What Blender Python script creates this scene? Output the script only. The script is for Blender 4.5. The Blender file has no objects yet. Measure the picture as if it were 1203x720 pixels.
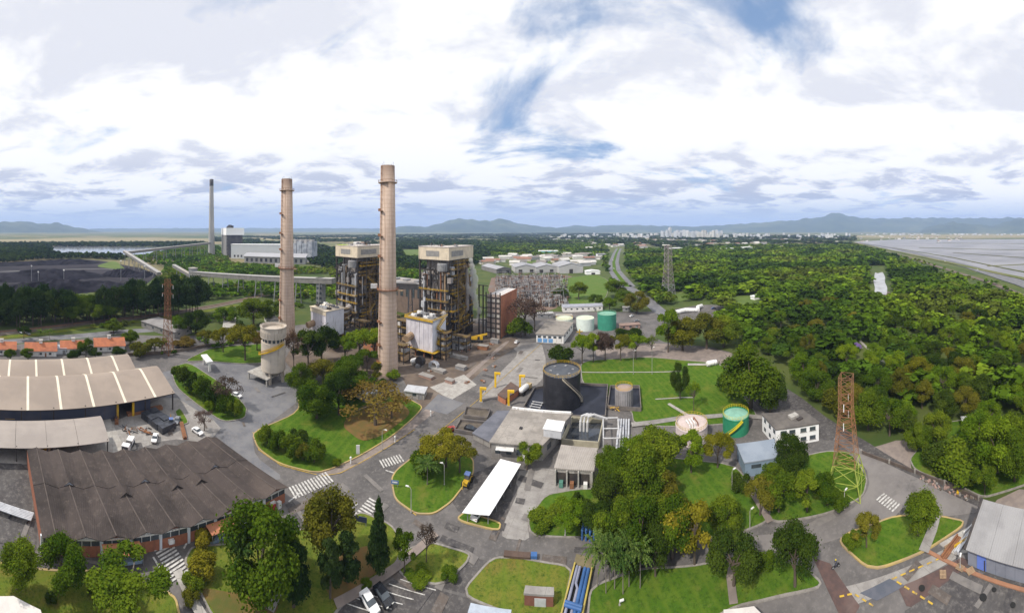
import bpy, bmesh, math, random
import numpy as np
from mathutils import Vector, Matrix
random.seed(7)
rng = np.random.default_rng(11)
PI = math.pi
SC = bpy.context.scene
COL = SC.collection
# ---------------------------------------------------------------- camera
F, CH, CX, HY = 390.0, 69.0, 601.5, 270.0      # pixels per radian of the panorama, drone height in metres, middle column, horizon row
cam = bpy.data.cameras.new('camera'); co = bpy.data.objects.new('camera', cam); COL.objects.link(co)
co.location = (0, 0, CH); co.rotation_euler = (PI/2, 0, 0)
cam.type = 'PANO'; cam.panorama_type = 'CENTRAL_CYLINDRICAL'
cam.central_cylindrical_range_u_min = -CX/F; cam.central_cylindrical_range_u_max = CX/F
cam.central_cylindrical_range_v_min = -(720-HY)/F; cam.central_cylindrical_range_v_max = HY/F
cam.central_cylindrical_radius = 1.0
cam.clip_start = 0.5; cam.clip_end = 60000
SC.camera = co
# ---------------------------------------------------------------- sky
CLOUD_Z = 17.3
SUN_DIR = Vector((-0.62, -0.42, 0.86)).normalized()          # towards the sun
world = bpy.data.worlds.new('World'); SC.world = world; world.use_nodes = True
nt = world.node_tree; nt.nodes.clear(); N = nt.nodes.new; L = nt.links.new
def wmath(op, a, b=None, clamp=False):
    n = N('ShaderNodeMath'); n.operation = op; n.use_clamp = clamp
    for i, v in enumerate((a, b)):
        if v is None: continue
        if isinstance(v, (int, float)): n.inputs[i].default_value = v
        else: L(v, n.inputs[i])
    return n.outputs[0]
def wramp(v, lo, hi, a=0.0, b=1.0):
    n = N('ShaderNodeMapRange'); n.interpolation_type = 'SMOOTHSTEP'
    L(v, n.inputs[0]); n.inputs[1].default_value = lo; n.inputs[2].default_value = hi
    n.inputs[3].default_value = a; n.inputs[4].default_value = b
    return n.outputs[0]
def wnoise(vec, scale, detail, rough, dist=0.0):
    n = N('ShaderNodeTexNoise'); n.noise_dimensions = '3D'; L(vec, n.inputs['Vector'])
    n.inputs['Scale'].default_value = scale; n.inputs['Detail'].default_value = detail
    n.inputs['Roughness'].default_value = rough; n.inputs['Distortion'].default_value = dist
    return n.outputs['Fac']
def wmix(f, a, b):
    n = N('ShaderNodeMix'); n.data_type = 'RGBA'
    if isinstance(f, float): n.inputs[0].default_value = f
    else: L(f, n.inputs[0])
    for i, v in ((6, a), (7, b)):
        if isinstance(v, tuple): n.inputs[i].default_value = (*v, 1)
        else: L(v, n.inputs[i])
    return n.outputs[2]
sky = N('ShaderNodeTexSky'); sky.sky_type = 'NISHITA'; sky.sun_disc = False
sky.sun_elevation = math.asin(SUN_DIR.z); sky.sun_rotation = math.atan2(SUN_DIR.x, SUN_DIR.y)
sky.air_density = 1.0; sky.dust_density = 0.6; sky.ozone_density = 2.0
tc = N('ShaderNodeTexCoord'); sep = N('ShaderNodeSeparateXYZ'); L(tc.outputs['Generated'], sep.inputs[0])
dx, dy, dz = sep.outputs
zc = wmath('ADD', wmath('MAXIMUM', dz, 0.0), 0.10)
comb = N('ShaderNodeCombineXYZ'); L(wmath('DIVIDE', dx, zc), comb.inputs[0]); L(wmath('DIVIDE', dy, zc), comb.inputs[1]); comb.inputs[2].default_value = CLOUD_Z
pl = comb.outputs[0]                                           # flat cloud deck seen in perspective
n_gap = wnoise(pl, 0.6, 7, 0.56, 0.5)                          # where the deck opens
n_body = wnoise(pl, 1.25, 8, 0.6, 0.25)                         # cloud bodies with grey undersides
n_fine = wnoise(pl, 2.3, 7, 0.6, 0.3)
up = wramp(dz, 0.02, 0.30)
cover = wmath('ADD', wramp(n_gap, 0.32, 0.44), wmath('MULTIPLY', wramp(n_fine, 0.45, 0.7), 0.35), True)
low = wramp(dz, 0.015, 0.12)
cover = wmath('MULTIPLY', cover, wmath('ADD', wmath('MULTIPLY', low, 0.85), 0.15), True)
shade = wmath('MULTIPLY', wramp(n_body, 0.47, 0.62), wmath('SUBTRACT', 1.1, wmath('MULTIPLY', up, 0.60)), True)
cloud = wmix(shade, (13.2, 13.1, 13.0), (6.0, 6.4, 8.0))
bluesky = wmix(0.45, sky.outputs[0], (4.6, 7.2, 11.8))
haze_c = wmix(wramp(dz, 0.0, 0.16), (7.6, 8.8, 11.6), bluesky)
final = wmix(cover, haze_c, cloud)
bg = N('ShaderNodeBackground'); bg.inputs['Strength'].default_value = 0.1; L(final, bg.inputs['Color'])
wo = N('ShaderNodeOutputWorld'); L(bg.outputs[0], wo.inputs['Surface'])
# ---------------------------------------------------------------- sun, exposure, render settings
sd = bpy.data.lights.new('sun', 'SUN'); so = bpy.data.objects.new('sun', sd); COL.objects.link(so)
sd.energy = 5.0; sd.angle = math.radians(2.5); sd.color = (1.0, 0.93, 0.82)
so.rotation_euler = (-SUN_DIR).to_track_quat('-Z', 'Y').to_euler()
so.location = (0, 0, 400)
vs = SC.view_settings; SC.display_settings.display_device = 'sRGB'
vs.view_transform = 'Standard'; vs.look = 'None'; vs.exposure = -0.18; vs.gamma = 1.0; vs.use_curve_mapping = False
SC.render.engine = 'CYCLES'
cy = SC.cycles; cy.max_bounces = 5; cy.diffuse_bounces = 2; cy.glossy_bounces = 2; cy.transmission_bounces = 3
cy.transparent_max_bounces = 6; cy.volume_bounces = 1; cy.use_denoising = True
# ================================================================ helpers
def G(px, py, h=0.0):
    """point at height h that the photograph shows at column px, row py"""
    d = F*(CH-h)/max(py-HY, 0.5); a = (px-CX)/F
    return Vector((d*math.sin(a), d*math.cos(a), h))
def POL(px, d, h=0.0):
    a = (px-CX)/F
    return Vector((d*math.sin(a), d*math.cos(a), h))
def dist(py, h=0.0): return F*(CH-h)/(py-HY)
class MB:
    def __init__(s): s.v = []; s.f = []; s.m = []
    def add(s, vs, fs, mi=0):
        o = len(s.v); s.v += [tuple(p) for p in vs]; s.f += [tuple(i+o for i in f) for f in fs]; s.m += [mi]*len(fs); return s
    def box(s, c, size, rz=0.0, mi=0):
        hx, hy, hz = size[0]/2, size[1]/2, size[2]/2; ca, sa = math.cos(rz), math.sin(rz); vs = []
        for z in (-hz, hz):
            for x, y in ((-hx, -hy), (hx, -hy), (hx, hy), (-hx, hy)):
                vs.append((c[0]+x*ca-y*sa, c[1]+x*sa+y*ca, c[2]+z))
        return s.add(vs, [(3, 2, 1, 0), (4, 5, 6, 7), (0, 1, 5, 4), (1, 2, 6, 5), (2, 3, 7, 6), (3, 0, 4, 7)], mi)
    def bx(s, x0, x1, y0, y1, z0, z1, mi=0):
        return s.box(((x0+x1)/2, (y0+y1)/2, (z0+z1)/2), (abs(x1-x0), abs(y1-y0), abs(z1-z0)), 0, mi)
    def beam(s, p, q, w, h=None, mi=0):
        p = Vector(p); q = Vector(q); d = q-p
        if d.length < 1e-6: return s
        d.normalize(); up = Vector((0, 0, 1)) if abs(d.z) < 0.95 else Vector((1, 0, 0))
        a = d.cross(up).normalized()*w/2; b = a.normalized().cross(d).normalized()*(h or w)/2
        vs = [p-a-b, p+a-b, p+a+b, p-a+b, q-a-b, q+a-b, q+a+b, q-a+b]
        return s.add(vs, [(3, 2, 1, 0), (4, 5, 6, 7), (0, 1, 5, 4), (1, 2, 6, 5), (2, 3, 7, 6), (3, 0, 4, 7)], mi)
    def tube(s, pts, r, n=8, mi=0, caps=True):
        pts = [Vector(p) for p in pts]; k = len(pts); rs = r if isinstance(r, (list, tuple)) else [r]*k; vs = []
        for i, p in enumerate(pts):
            d = (pts[min(i+1, k-1)]-pts[max(i-1, 0)]).normalized()
            up = Vector((0, 0, 1)) if abs(d.z) < 0.9 else Vector((1, 0, 0))
            a = d.cross(up).normalized(); b = a.cross(d)
            for j in range(n):
                t = 2*PI*j/n; vs.append(p+(a*math.cos(t)+b*math.sin(t))*rs[i])
        fs = [(i*n+j, (i+1)*n+j, (i+1)*n+(j+1) % n, i*n+(j+1) % n) for i in range(k-1) for j in range(n)]
        if caps: fs += [tuple(range(n)), tuple((k-1)*n+j for j in reversed(range(n)))]
        return s.add(vs, fs, mi)
    def lathe(s, prof, n=32, c=(0, 0, 0), mi=0, cap=True):
        vs = [(c[0]+r*math.cos(2*PI*j/n), c[1]+r*math.sin(2*PI*j/n), c[2]+z) for r, z in prof for j in range(n)]
        k = len(prof)
        fs = [(i*n+j, i*n+(j+1) % n, (i+1)*n+(j+1) % n, (i+1)*n+j) for i in range(k-1) for j in range(n)]
        if cap: fs += [tuple(reversed(range(n))), tuple((k-1)*n+j for j in range(n))]
        return s.add(vs, fs, mi)
    def prism(s, poly, z0, z1, mi=0):
        n = len(poly); A = sum(poly[i][0]*poly[(i+1) % n][1]-poly[(i+1) % n][0]*poly[i][1] for i in range(n))
        if A < 0: poly = poly[::-1]
        vs = [(p[0], p[1], z0) for p in poly]+[(p[0], p[1], z1) for p in poly]
        return s.add(vs, [tuple(reversed(range(n))), tuple(range(n, 2*n))]+[(i, (i+1) % n, n+(i+1) % n, n+i) for i in range(n)], mi)
    def quad(s, a, b, c, d, mi=0): return s.add([a, b, c, d], [(0, 1, 2, 3)], mi)
    def slab(s, a, b, c, d, t, mi=0):
        """sheet with thickness t below"""
        q = [Vector(x) for x in (a, b, c, d)]; lo = [p-Vector((0, 0, t)) for p in q]
        return s.add(q+lo, [(0, 1, 2, 3), (7, 6, 5, 4), (0, 4, 5, 1), (1, 5, 6, 2), (2, 6, 7, 3), (3, 7, 4, 0)], mi)
    def mesh(s, name):
        me = bpy.data.meshes.new(name); me.from_pydata(s.v, [], s.f)
        if any(s.m): me.polygons.foreach_set('material_index', s.m)
        bm = bmesh.new(); bm.from_mesh(me); bmesh.ops.recalc_face_normals(bm, faces=bm.faces); bm.to_mesh(me); bm.free()
        me.update(); return me
    def build(s, name, mat, parent=None, smooth=False, loc=None, rz=0.0):
        me = s.mesh(name)
        for m in (mat if isinstance(mat, (list, tuple)) else [mat]): me.materials.append(m)
        if smooth: me.polygons.foreach_set('use_smooth', [True]*len(me.polygons))
        return link(name, me, parent, loc, rz)
def link(name, me, parent=None, loc=None, rz=0.0):
    o = bpy.data.objects.new(name, me); COL.objects.link(o); o.parent = parent
    if loc is not None: o.location = loc
    o.rotation_euler.z = rz
    return o
def tag(o, label, cat, group=None):
    o['label'] = label; o['category'] = cat
    if group: o['group'] = group
    return o
def thing(name, label, cat, loc=(0, 0, 0), rz=0.0, group=None):
    o = bpy.data.objects.new(name, None); COL.objects.link(o); o.location = loc; o.rotation_euler.z = rz
    o.empty_display_size = 0.5
    return tag(o, label, cat, group)
def struct(o): o['kind'] = 'structure'; return o
def dup(root, loc, rz=0.0, label=None, group=None, scale=None):
    r = root.copy(); COL.objects.link(r); r.location = loc; r.rotation_euler.z = rz
    if label: r['label'] = label
    if group: r['group'] = group
    if scale is not None: r.scale = scale
    for ch in list(root.children):
        c = ch.copy(); COL.objects.link(c); c.parent = r
        for g in ch.children:
            e = g.copy(); COL.objects.link(e); e.parent = c
    return r
def frame3(A, B, C):
    """rectangle from corners A (origin), B (along x), C (from B or A along y): centre, rz, length, depth"""
    ex = (B-A); L_ = ex.length; ex = ex/L_; ey = Vector((-ex.y, ex.x, 0)); W_ = (C-A).dot(ey)
    return A+ex*L_/2+ey*W_/2, math.atan2(ex.y, ex.x), L_, abs(W_)
# ================================================================ materials
MATS = {}
def M(name, c1, c2=None, scale=0.5, rough=0.8, metal=0.0, bump=0.0, bscale=None, detail=5, coord='world', c3=None, stretch=None, spec=0.3, wave=None, alpha=None, ramp=(0.38, 0.62), extra=None):
    if name in MATS: return MATS[name]
    m = bpy.data.materials.new(name); m.use_nodes = True; t = m.node_tree; t.nodes.clear()
    n = t.nodes.new; l = t.links.new
    out = n('ShaderNodeOutputMaterial'); b = n('ShaderNodeBsdfPrincipled'); l(b.outputs[0], out.inputs[0])
    b.inputs['Roughness'].default_value = rough; b.inputs['Metallic'].default_value = metal
    b.inputs['Specular IOR Level'].default_value = spec
    if coord == 'world': vec = n('ShaderNodeNewGeometry').outputs['Position']
    else: vec = n('ShaderNodeTexCoord').outputs['Object']
    if stretch:
        mp = n('ShaderNodeMapping'); mp.inputs['Scale'].default_value = stretch; l(vec, mp.inputs[0]); svec = mp.outputs[0]
    else: svec = vec
    def noise(sc, v, d=detail, r=0.6):
        x = n('ShaderNodeTexNoise'); x.inputs['Scale'].default_value = sc; x.inputs['Detail'].default_value = d; x.inputs['Roughness'].default_value = r; l(v, x.inputs['Vector']); return x.outputs['Fac']
    def rmp(v, a, bb):
        x = n('ShaderNodeMapRange'); x.interpolation_type = 'SMOOTHSTEP'; l(v, x.inputs[0]); x.inputs[1].default_value = a; x.inputs[2].default_value = bb; return x.outputs[0]
    def mix(f, a, bb):
        x = n('ShaderNodeMix'); x.data_type = 'RGBA'; l(f, x.inputs[0])
        for i, v in ((6, a), (7, bb)):
            if isinstance(v, tuple): x.inputs[i].default_value = (*v, 1)
            else: l(v, x.inputs[i])
        return x.outputs[2]
    if c2 is None: c2 = tuple(c*0.8 for c in c1)
    col = mix(rmp(noise(scale, svec), *ramp), c1, c2)
    if c3 is not None: col = mix(rmp(noise(scale*0.23, svec, 4), 0.52, 0.68), col, c3)
    if extra: col = extra(t, col, vec, noise, rmp, mix)
    l(col, b.inputs['Base Color'])
    if wave:                                             # corrugation relief: (direction, period m, strength)
        w = n('ShaderNodeTexWave'); w.wave_type = 'BANDS'; w.bands_direction = wave[0]; w.inputs['Scale'].default_value = 0.314/wave[1]; l(n('ShaderNodeTexCoord').outputs['Object'], w.inputs['Vector'])
        bp = n('ShaderNodeBump'); bp.inputs['Strength'].default_value = wave[2]; bp.inputs['Distance'].default_value = 0.08; l(w.outputs['Fac'], bp.inputs['Height']); l(bp.outputs[0], b.inputs['Normal'])
    elif bump:
        bp = n('ShaderNodeBump'); bp.inputs['Strength'].default_value = bump; bp.inputs['Distance'].default_value = 0.2; l(noise(bscale or scale*4, svec, 6), bp.inputs['Height']); l(bp.outputs[0], b.inputs['Normal'])
    MATS[name] = m; return m
def cracks(t, col, vec, noise, rmp, mix):
    """patched repairs, tyre stains and dust of an old asphalt surface"""
    col = mix(rmp(noise(0.9, vec, 8, 0.75), 0.45, 0.8), col, (0.21, 0.195, 0.185))
    return mix(rmp(noise(0.05, vec, 7, 0.7), 0.55, 0.72), col, (0.075, 0.07, 0.07))
def turf(t, col, vec, noise, rmp, mix):
    """dry spots, weeds, worn soil and mowing bands of a real lawn"""
    col = mix(rmp(noise(1.6, vec, 8, 0.75), 0.42, 0.72), col, (0.035, 0.075, 0.010))
    col = mix(rmp(noise(0.16, vec, 7, 0.7), 0.52, 0.70), col, (0.135, 0.155, 0.028))
    col = mix(rmp(noise(0.45, vec, 8, 0.72), 0.62, 0.74), col, (0.145, 0.115, 0.05))
    w = t.nodes.new('ShaderNodeTexWave'); w.inputs['Scale'].default_value = 0.11; w.inputs['Distortion'].default_value = 3.0; w.inputs['Detail'].default_value = 3; t.links.new(vec, w.inputs['Vector'])
    return mix(rmp(w.outputs['Fac'], 0.55, 1.6), col, (0.11, 0.165, 0.02))
def joints(t, col, vec, noise, rmp, mix):
    """slab joints and weather stains of poured concrete"""
    mp = t.nodes.new('ShaderNodeMapping'); mp.inputs['Rotation'].default_value = (0, 0, math.radians(21)); t.links.new(vec, mp.inputs[0])
    b = t.nodes.new('ShaderNodeTexBrick'); b.offset = 0.0; b.inputs['Scale'].default_value = 1.0; b.inputs['Brick Width'].default_value = 4.0; b.inputs['Row Height'].default_value = 4.0; b.inputs['Mortar Size'].default_value = 0.04; t.links.new(mp.outputs[0], b.inputs['Vector'])
    col = mix(rmp(noise(0.9, vec, 8, 0.75), 0.45, 0.85), col, (0.16, 0.145, 0.135))
    return mix(b.outputs['Fac'], col, (0.19, 0.175, 0.165))
def streaks(t, col, vec, noise, rmp, mix):
    mp = t.nodes.new('ShaderNodeMapping'); mp.inputs['Scale'].default_value = (1, 1, 0.08); t.links.new(vec, mp.inputs[0])
    return mix(rmp(noise(1.3, mp.outputs[0]), 0.56, 0.78), col, (0.10, 0.075, 0.055))
asphalt = M('asphalt', (0.105, 0.099, 0.098), (0.145, 0.135, 0.132), 0.12, 0.9, bump=0.15, bscale=3, c3=(0.082, 0.078, 0.078), extra=cracks, spec=0.15)
asphalt_dark = M('asphalt_dark', (0.062, 0.058, 0.060), (0.088, 0.083, 0.082), 0.2, 0.9, c3=(0.05, 0.047, 0.048), extra=cracks, spec=0.15)
asphalt_blue = M('asphalt_blue', (0.135, 0.138, 0.155), (0.18, 0.18, 0.19), 0.15, 0.8, c3=(0.10, 0.10, 0.112), extra=cracks, spec=0.2)
concrete = M('concrete', (0.30, 0.285, 0.27), (0.24, 0.225, 0.215), 0.3, 0.85, c3=(0.2, 0.185, 0.175), bump=0.1, extra=joints)
concrete_pale = M('concrete_pale', (0.40, 0.385, 0.36), (0.32, 0.30, 0.28), 0.35, 0.85, extra=joints)
sidewalk_mat = M('paving_pink', (0.26, 0.215, 0.19), (0.21, 0.175, 0.16), 0.5, 0.9, c3=(0.17, 0.145, 0.13))
dirt = M('dirt', (0.15, 0.115, 0.09), (0.105, 0.082, 0.068), 0.18, 0.95, bump=0.5, bscale=0.8, c3=(0.19, 0.16, 0.135))
redpave = M('paving_red', (0.115, 0.072, 0.064), (0.085, 0.058, 0.055), 0.6, 0.9, c3=(0.14, 0.1, 0.09))
kerb_mat = M('kerb_stone', (0.27, 0.25, 0.23), (0.2, 0.185, 0.17), 1.0, 0.9)
yellow_paint = M('yellow_paint', (0.52, 0.34, 0.04), (0.20, 0.16, 0.10), 1.2, 0.8, detail=8, ramp=(0.42, 0.70))
white_paint = M('white_road_paint', (0.56, 0.55, 0.53), (0.20, 0.19, 0.185), 1.6, 0.8, detail=8, ramp=(0.42, 0.70))
grass = M('lawn_grass', (0.060, 0.125, 0.012), (0.085, 0.15, 0.016), 0.35, 0.95, bump=0.6, bscale=5, c3=(0.105, 0.15, 0.02), extra=turf, spec=0.05)
grass_dry = M('lawn_dry', (0.12, 0.155, 0.022), (0.16, 0.165, 0.03), 0.3, 0.95, bump=0.6, bscale=5, c3=(0.17, 0.12, 0.035), extra=turf, spec=0.05)
litter = M('leaf_litter', (0.18, 0.105, 0.035), (0.13, 0.10, 0.03), 0.4, 0.95, bump=0.6, bscale=4, c3=(0.085, 0.1, 0.02))
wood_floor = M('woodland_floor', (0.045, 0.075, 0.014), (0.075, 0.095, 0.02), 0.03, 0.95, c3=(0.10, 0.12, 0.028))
white_wall = M('white_render', (0.74, 0.73, 0.71), (0.66, 0.64, 0.62), 0.4, 0.8, extra=streaks)
cream_wall = M('cream_cladding', (0.66, 0.57, 0.44), (0.58, 0.50, 0.39), 0.3, 0.7, extra=streaks)
brick = M('red_brick', (0.36, 0.145, 0.085), (0.29, 0.115, 0.07), 0.7, 0.9, extra=streaks)
glass = M('window_glass', (0.045, 0.055, 0.065), (0.07, 0.085, 0.1), 0.3, 0.15, spec=0.6)
steel_dark = M('dark_steel', (0.035, 0.033, 0.036), (0.06, 0.05, 0.045), 0.5, 0.7)
steel_grey = M('grey_steel', (0.27, 0.27, 0.28), (0.2, 0.2, 0.21), 0.6, 0.6, extra=streaks)
steel_rust = M('rusty_steel', (0.26, 0.12, 0.06), (0.19, 0.09, 0.05), 0.8, 0.85)
rail_yellow = M('yellow_rail', (0.58, 0.36, 0.02), (0.45, 0.28, 0.03), 0.4, 0.6)
tan_pipe = M('tan_insulation', (0.36, 0.25, 0.155), (0.27, 0.19, 0.12), 0.4, 0.7, extra=streaks)
white_metal = M('white_metal', (0.76, 0.76, 0.76), (0.66, 0.65, 0.64), 0.5, 0.5, extra=streaks)
silver = M('silver_cladding', (0.55, 0.56, 0.59), (0.46, 0.47, 0.5), 0.5, 0.45, metal=0.2, extra=streaks)
black_rubber = M('black_rubber', (0.02, 0.02, 0.02), None, 1, 0.8)
# ---------------------------------------------------------------- ground sheets
ZN = [0.0]
def sheet(name, pix, mat, z, kerb=0.0, km=None, kw=0.35, world=False, smooth=2):
    """pixel outline -> flat sheet (z) or, with kerb, a raised bed with a kerb stone rim as its part"""
    pts = [Vector(p) for p in pix] if world else [G(*p) for p in pix]
    if smooth:
        for _ in range(smooth):
            q = []
            for i in range(len(pts)):
                a, b = pts[i], pts[(i+1) % len(pts)]; q += [a.lerp(b, 0.16), a.lerp(b, 0.84)]
            pts = q
    P2 = [(p.x, p.y) for p in pts]
    ZN[0] += 0.003; z = z+ZN[0]
    top = z+kerb
    o = struct(MB().prism(P2, -0.3, top).build(name, mat))
    if kerb:
        n = len(P2); A = sum(P2[i][0]*P2[(i+1) % n][1]-P2[(i+1) % n][0]*P2[i][1] for i in range(n))
        if A < 0: P2 = P2[::-1]
        ou = []; inn = []
        for i in range(n):
            a = Vector(P2[i-1]); b = Vector(P2[i]); c = Vector(P2[(i+1) % n])
            d = ((b-a).normalized()+(c-b).normalized()); d = d.normalized() if d.length > 1e-6 else (c-b).normalized()
            nn = Vector((d.y, -d.x)); ou.append(b+nn*kw*0.6); inn.append(b-nn*kw*0.4)
        vs = [(p.x, p.y, -0.2) for p in ou]+[(p.x, p.y, top+0.05) for p in ou]+[(p.x, p.y, top+0.05) for p in inn]+[(p.x, p.y, top-0.1) for p in inn]
        fs = []
        for i in range(n):
            j = (i+1) % n
            for k in range(3): fs.append((k*n+i, k*n+j, (k+1)*n+j, (k+1)*n+i))
        MB().add(vs, fs).build('kerb', km or kerb_mat, o)
    return o
def strip(name, pix, w, mat, z, world=False, h=0.0):
    pts = [Vector(p) for p in pix] if world else [G(*p) for p in pix]
    Lf = []; R = []
    for i, p in enumerate(pts):
        d = (pts[min(i+1, len(pts)-1)]-pts[max(i-1, 0)]); d.z = 0; d.normalize(); nn = Vector((-d.y, d.x, 0))*w/2
        Lf.append(p+nn); R.append(p-nn)
    vs = [(p.x, p.y, z) for p in Lf]+[(p.x, p.y, z) for p in R]; n = len(pts)
    fs = [(n+i, n+i+1, i+1, i) for i in range(n-1)]
    if h:
        vs += [(p.x, p.y, z-h) for p in Lf]+[(p.x, p.y, z-h) for p in R]
        fs += [(i, i+1, 2*n+i+1, 2*n+i) for i in range(n-1)]+[(3*n+i, 3*n+i+1, n+i+1, n+i) for i in range(n-1)]
    return MB().add(vs, fs).build(name, mat)
# ================================================================ ground, roads, lawns
RZ0 = -math.radians(21)
def field_mix(t, col, vec, noise, rmp, mix):
    col = mix(rmp(noise(0.0016, vec, 4), 0.50, 0.60), col, (0.20, 0.165, 0.085))
    return mix(rmp(noise(0.0009, vec, 3), 0.56, 0.62), col, (0.06, 0.085, 0.03))
far_land = M('far_land', (0.07, 0.095, 0.025), (0.11, 0.12, 0.04), 0.012, 0.95, extra=field_mix)
gr = struct(MB().lathe([(20000, -3), (20000, 0)], 96).build('ground', far_land))
# near woodland floor
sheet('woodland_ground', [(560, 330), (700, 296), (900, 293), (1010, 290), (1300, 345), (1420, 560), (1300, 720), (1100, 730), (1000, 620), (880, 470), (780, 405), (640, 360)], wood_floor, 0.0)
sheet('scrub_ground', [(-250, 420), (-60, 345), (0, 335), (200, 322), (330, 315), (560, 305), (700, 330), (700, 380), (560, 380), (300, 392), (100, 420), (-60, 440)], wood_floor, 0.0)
# the plant's paved yard
sheet('yard_pavement', [(-260, 560), (-90, 440), (0, 405), (140, 392), (215, 395), (330, 384), (420, 372), (600, 372), (640, 366), (700, 366), (770, 366), (830, 357), (870, 362), (850, 372), (775, 380), (768, 400), (850, 409), (900, 440), (960, 490), (1010, 530), (1075, 552), (1150, 585), (1230, 600), (1400, 640), (1400, 900), (900, 1200), (601, 1300), (100, 1000), (-260, 800)], asphalt, 0.0, smooth=1)
# differing pavements laid on the yard
def patch(name, pix, mat, z, smooth=1): return sheet(name, pix, mat, 0.0, smooth=smooth)
patch('silo_court', [(180, 440), (240, 424), (300, 428), (345, 450), (352, 470), (312, 500), (296, 510), (300, 536), (335, 562), (300, 566), (262, 528), (235, 505), (200, 475)], asphalt_blue, 0.022)
patch('main_road', [(640, 373), (658, 378), (566, 460), (545, 485), (500, 520), (470, 550), (450, 585), (420, 610), (380, 605), (340, 580), (380, 562), (430, 545), (490, 505), (530, 465), (575, 425), (610, 392)], asphalt, 0.026)
patch('road_apron', [(596, 404), (636, 402), (642, 425), (636, 450), (600, 462), (560, 470), (585, 440), (610, 415)], concrete, 0.030)
patch('dirt_yard', [(470, 440), (505, 415), (560, 398), (606, 396), (612, 404), (575, 428), (545, 455), (520, 475), (498, 482), (485, 465)], dirt, 0.024)
patch('boiler_yard', [(330, 430), (350, 395), (380, 380), (450, 372), (560, 378), (590, 395), (560, 402), (500, 425), (470, 445), (430, 450), (400, 440)], dirt, 0.020)
patch('sidewalk', [(372, 557), (398, 558), (440, 536), (502, 492), (560, 435), (600, 400), (592, 402), (548, 440), (497, 483), (455, 516), (424, 535), (391, 549)], sidewalk_mat, 0.05)
patch('service_lane', [(548, 652), (575, 660), (545, 697), (516, 690)], asphalt_dark, 0.03, 0)
patch('car_park', [(398, 716), (468, 677), (520, 694), (560, 705), (640, 735), (600, 900), (380, 800)], asphalt_dark, 0.022, 0)
patch('forecourt', [(600, 555), (640, 548), (706, 566), (706, 582), (640, 582), (620, 615), (622, 635), (590, 632), (590, 618), (610, 575)], concrete, 0.024)
patch('carport_floor', [(548, 560), (590, 540), (612, 545), (598, 600), (588, 614), (540, 603), (530, 588)], asphalt_dark, 0.028)
patch('works_yard', [(125, 500), (200, 462), (262, 500), (245, 520), (200, 515), (130, 535), (40, 545), (-20, 545), (-20, 500)], concrete, 0.021)
patch('works_lane', [(112, 478), (122, 476), (150, 535), (128, 540)], concrete_pale, 0.032, 0)
patch('path_slab', [(-40, 540), (38, 545), (45, 640), (30, 665), (-40, 660)], asphalt_dark, 0.022)
patch('gravel_verge', [(1010, 530), (1060, 515), (1080, 530), (1068, 548), (1085, 560), (1075, 566)], sidewalk_mat, 0.03)
patch('gravel_verge', [(1165, 590), (1203, 572), (1300, 590), (1300, 640), (1203, 612), (1180, 606)], sidewalk_mat, 0.03)
patch('concrete_ramp', [(990, 690), (1110, 645), (1125, 655), (1040, 697), (1000, 712)], concrete, 0.030, 0)
patch('red_roadway', [(955, 655), (975, 662), (1010, 712), (1000, 730), (985, 720)], redpave, 0.034, 0)
patch('red_apron', [(1055, 690), (1130, 655), (1155, 665), (1085, 715), (1065, 712)], redpave, 0.034, 0)
patch('blue_patch', [(1010, 697), (1045, 680), (1063, 688), (1030, 706)], M('asphalt_patch', (0.085, 0.095, 0.12), (0.11, 0.115, 0.14), 0.4, 0.85), 0.042, 0)
patch('dark_lot', [(1063, 718), (1140, 662), (1203, 682), (1290, 700), (1290, 800), (1060, 800)], asphalt_dark, 0.038, 0)
patch('speed_table', [(505, 455), (545, 440), (560, 452), (530, 470)], concrete_pale, 0.036, 0)
patch('speed_table', [(498, 480), (515, 463), (545, 474), (525, 487)], asphalt_blue, 0.036, 0)
patch('gate_strip', [(940, 470), (1020, 520), (1170, 597), (1165, 604), (1010, 531), (925, 475)], asphalt_dark, 0.034, 0)
patch('side_road', [(940, 470), (1010, 528), (1090, 567), (1160, 600), (1120, 606), (1050, 607), (985, 633), (940, 646), (880, 646), (880, 630), (940, 622), (1000, 601), (1022, 572), (1018, 550), (985, 520), (930, 475)], M('asphalt_worn', (0.165, 0.152, 0.148), (0.20, 0.185, 0.178), 0.15, 0.9, c3=(0.135, 0.125, 0.122), extra=cracks), 0.020)
patch('back_road', [(860, 430), (870, 425), (935, 462), (990, 505), (975, 520), (930, 500), (890, 480)], asphalt_dark, 0.022)
patch('cross_road', [(700, 408), (770, 402), (860, 413), (858, 428), (790, 423), (700, 420)], sidewalk_mat, 0.024)
patch('substation_yard', [(578, 324), (672, 322), (668, 345), (650, 366), (606, 362), (572, 345)], M('substation_gravel', (0.19, 0.13, 0.10), (0.14, 0.10, 0.08), 0.1, 0.95, c3=(0.17, 0.14, 0.125)), 0.03)
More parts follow.
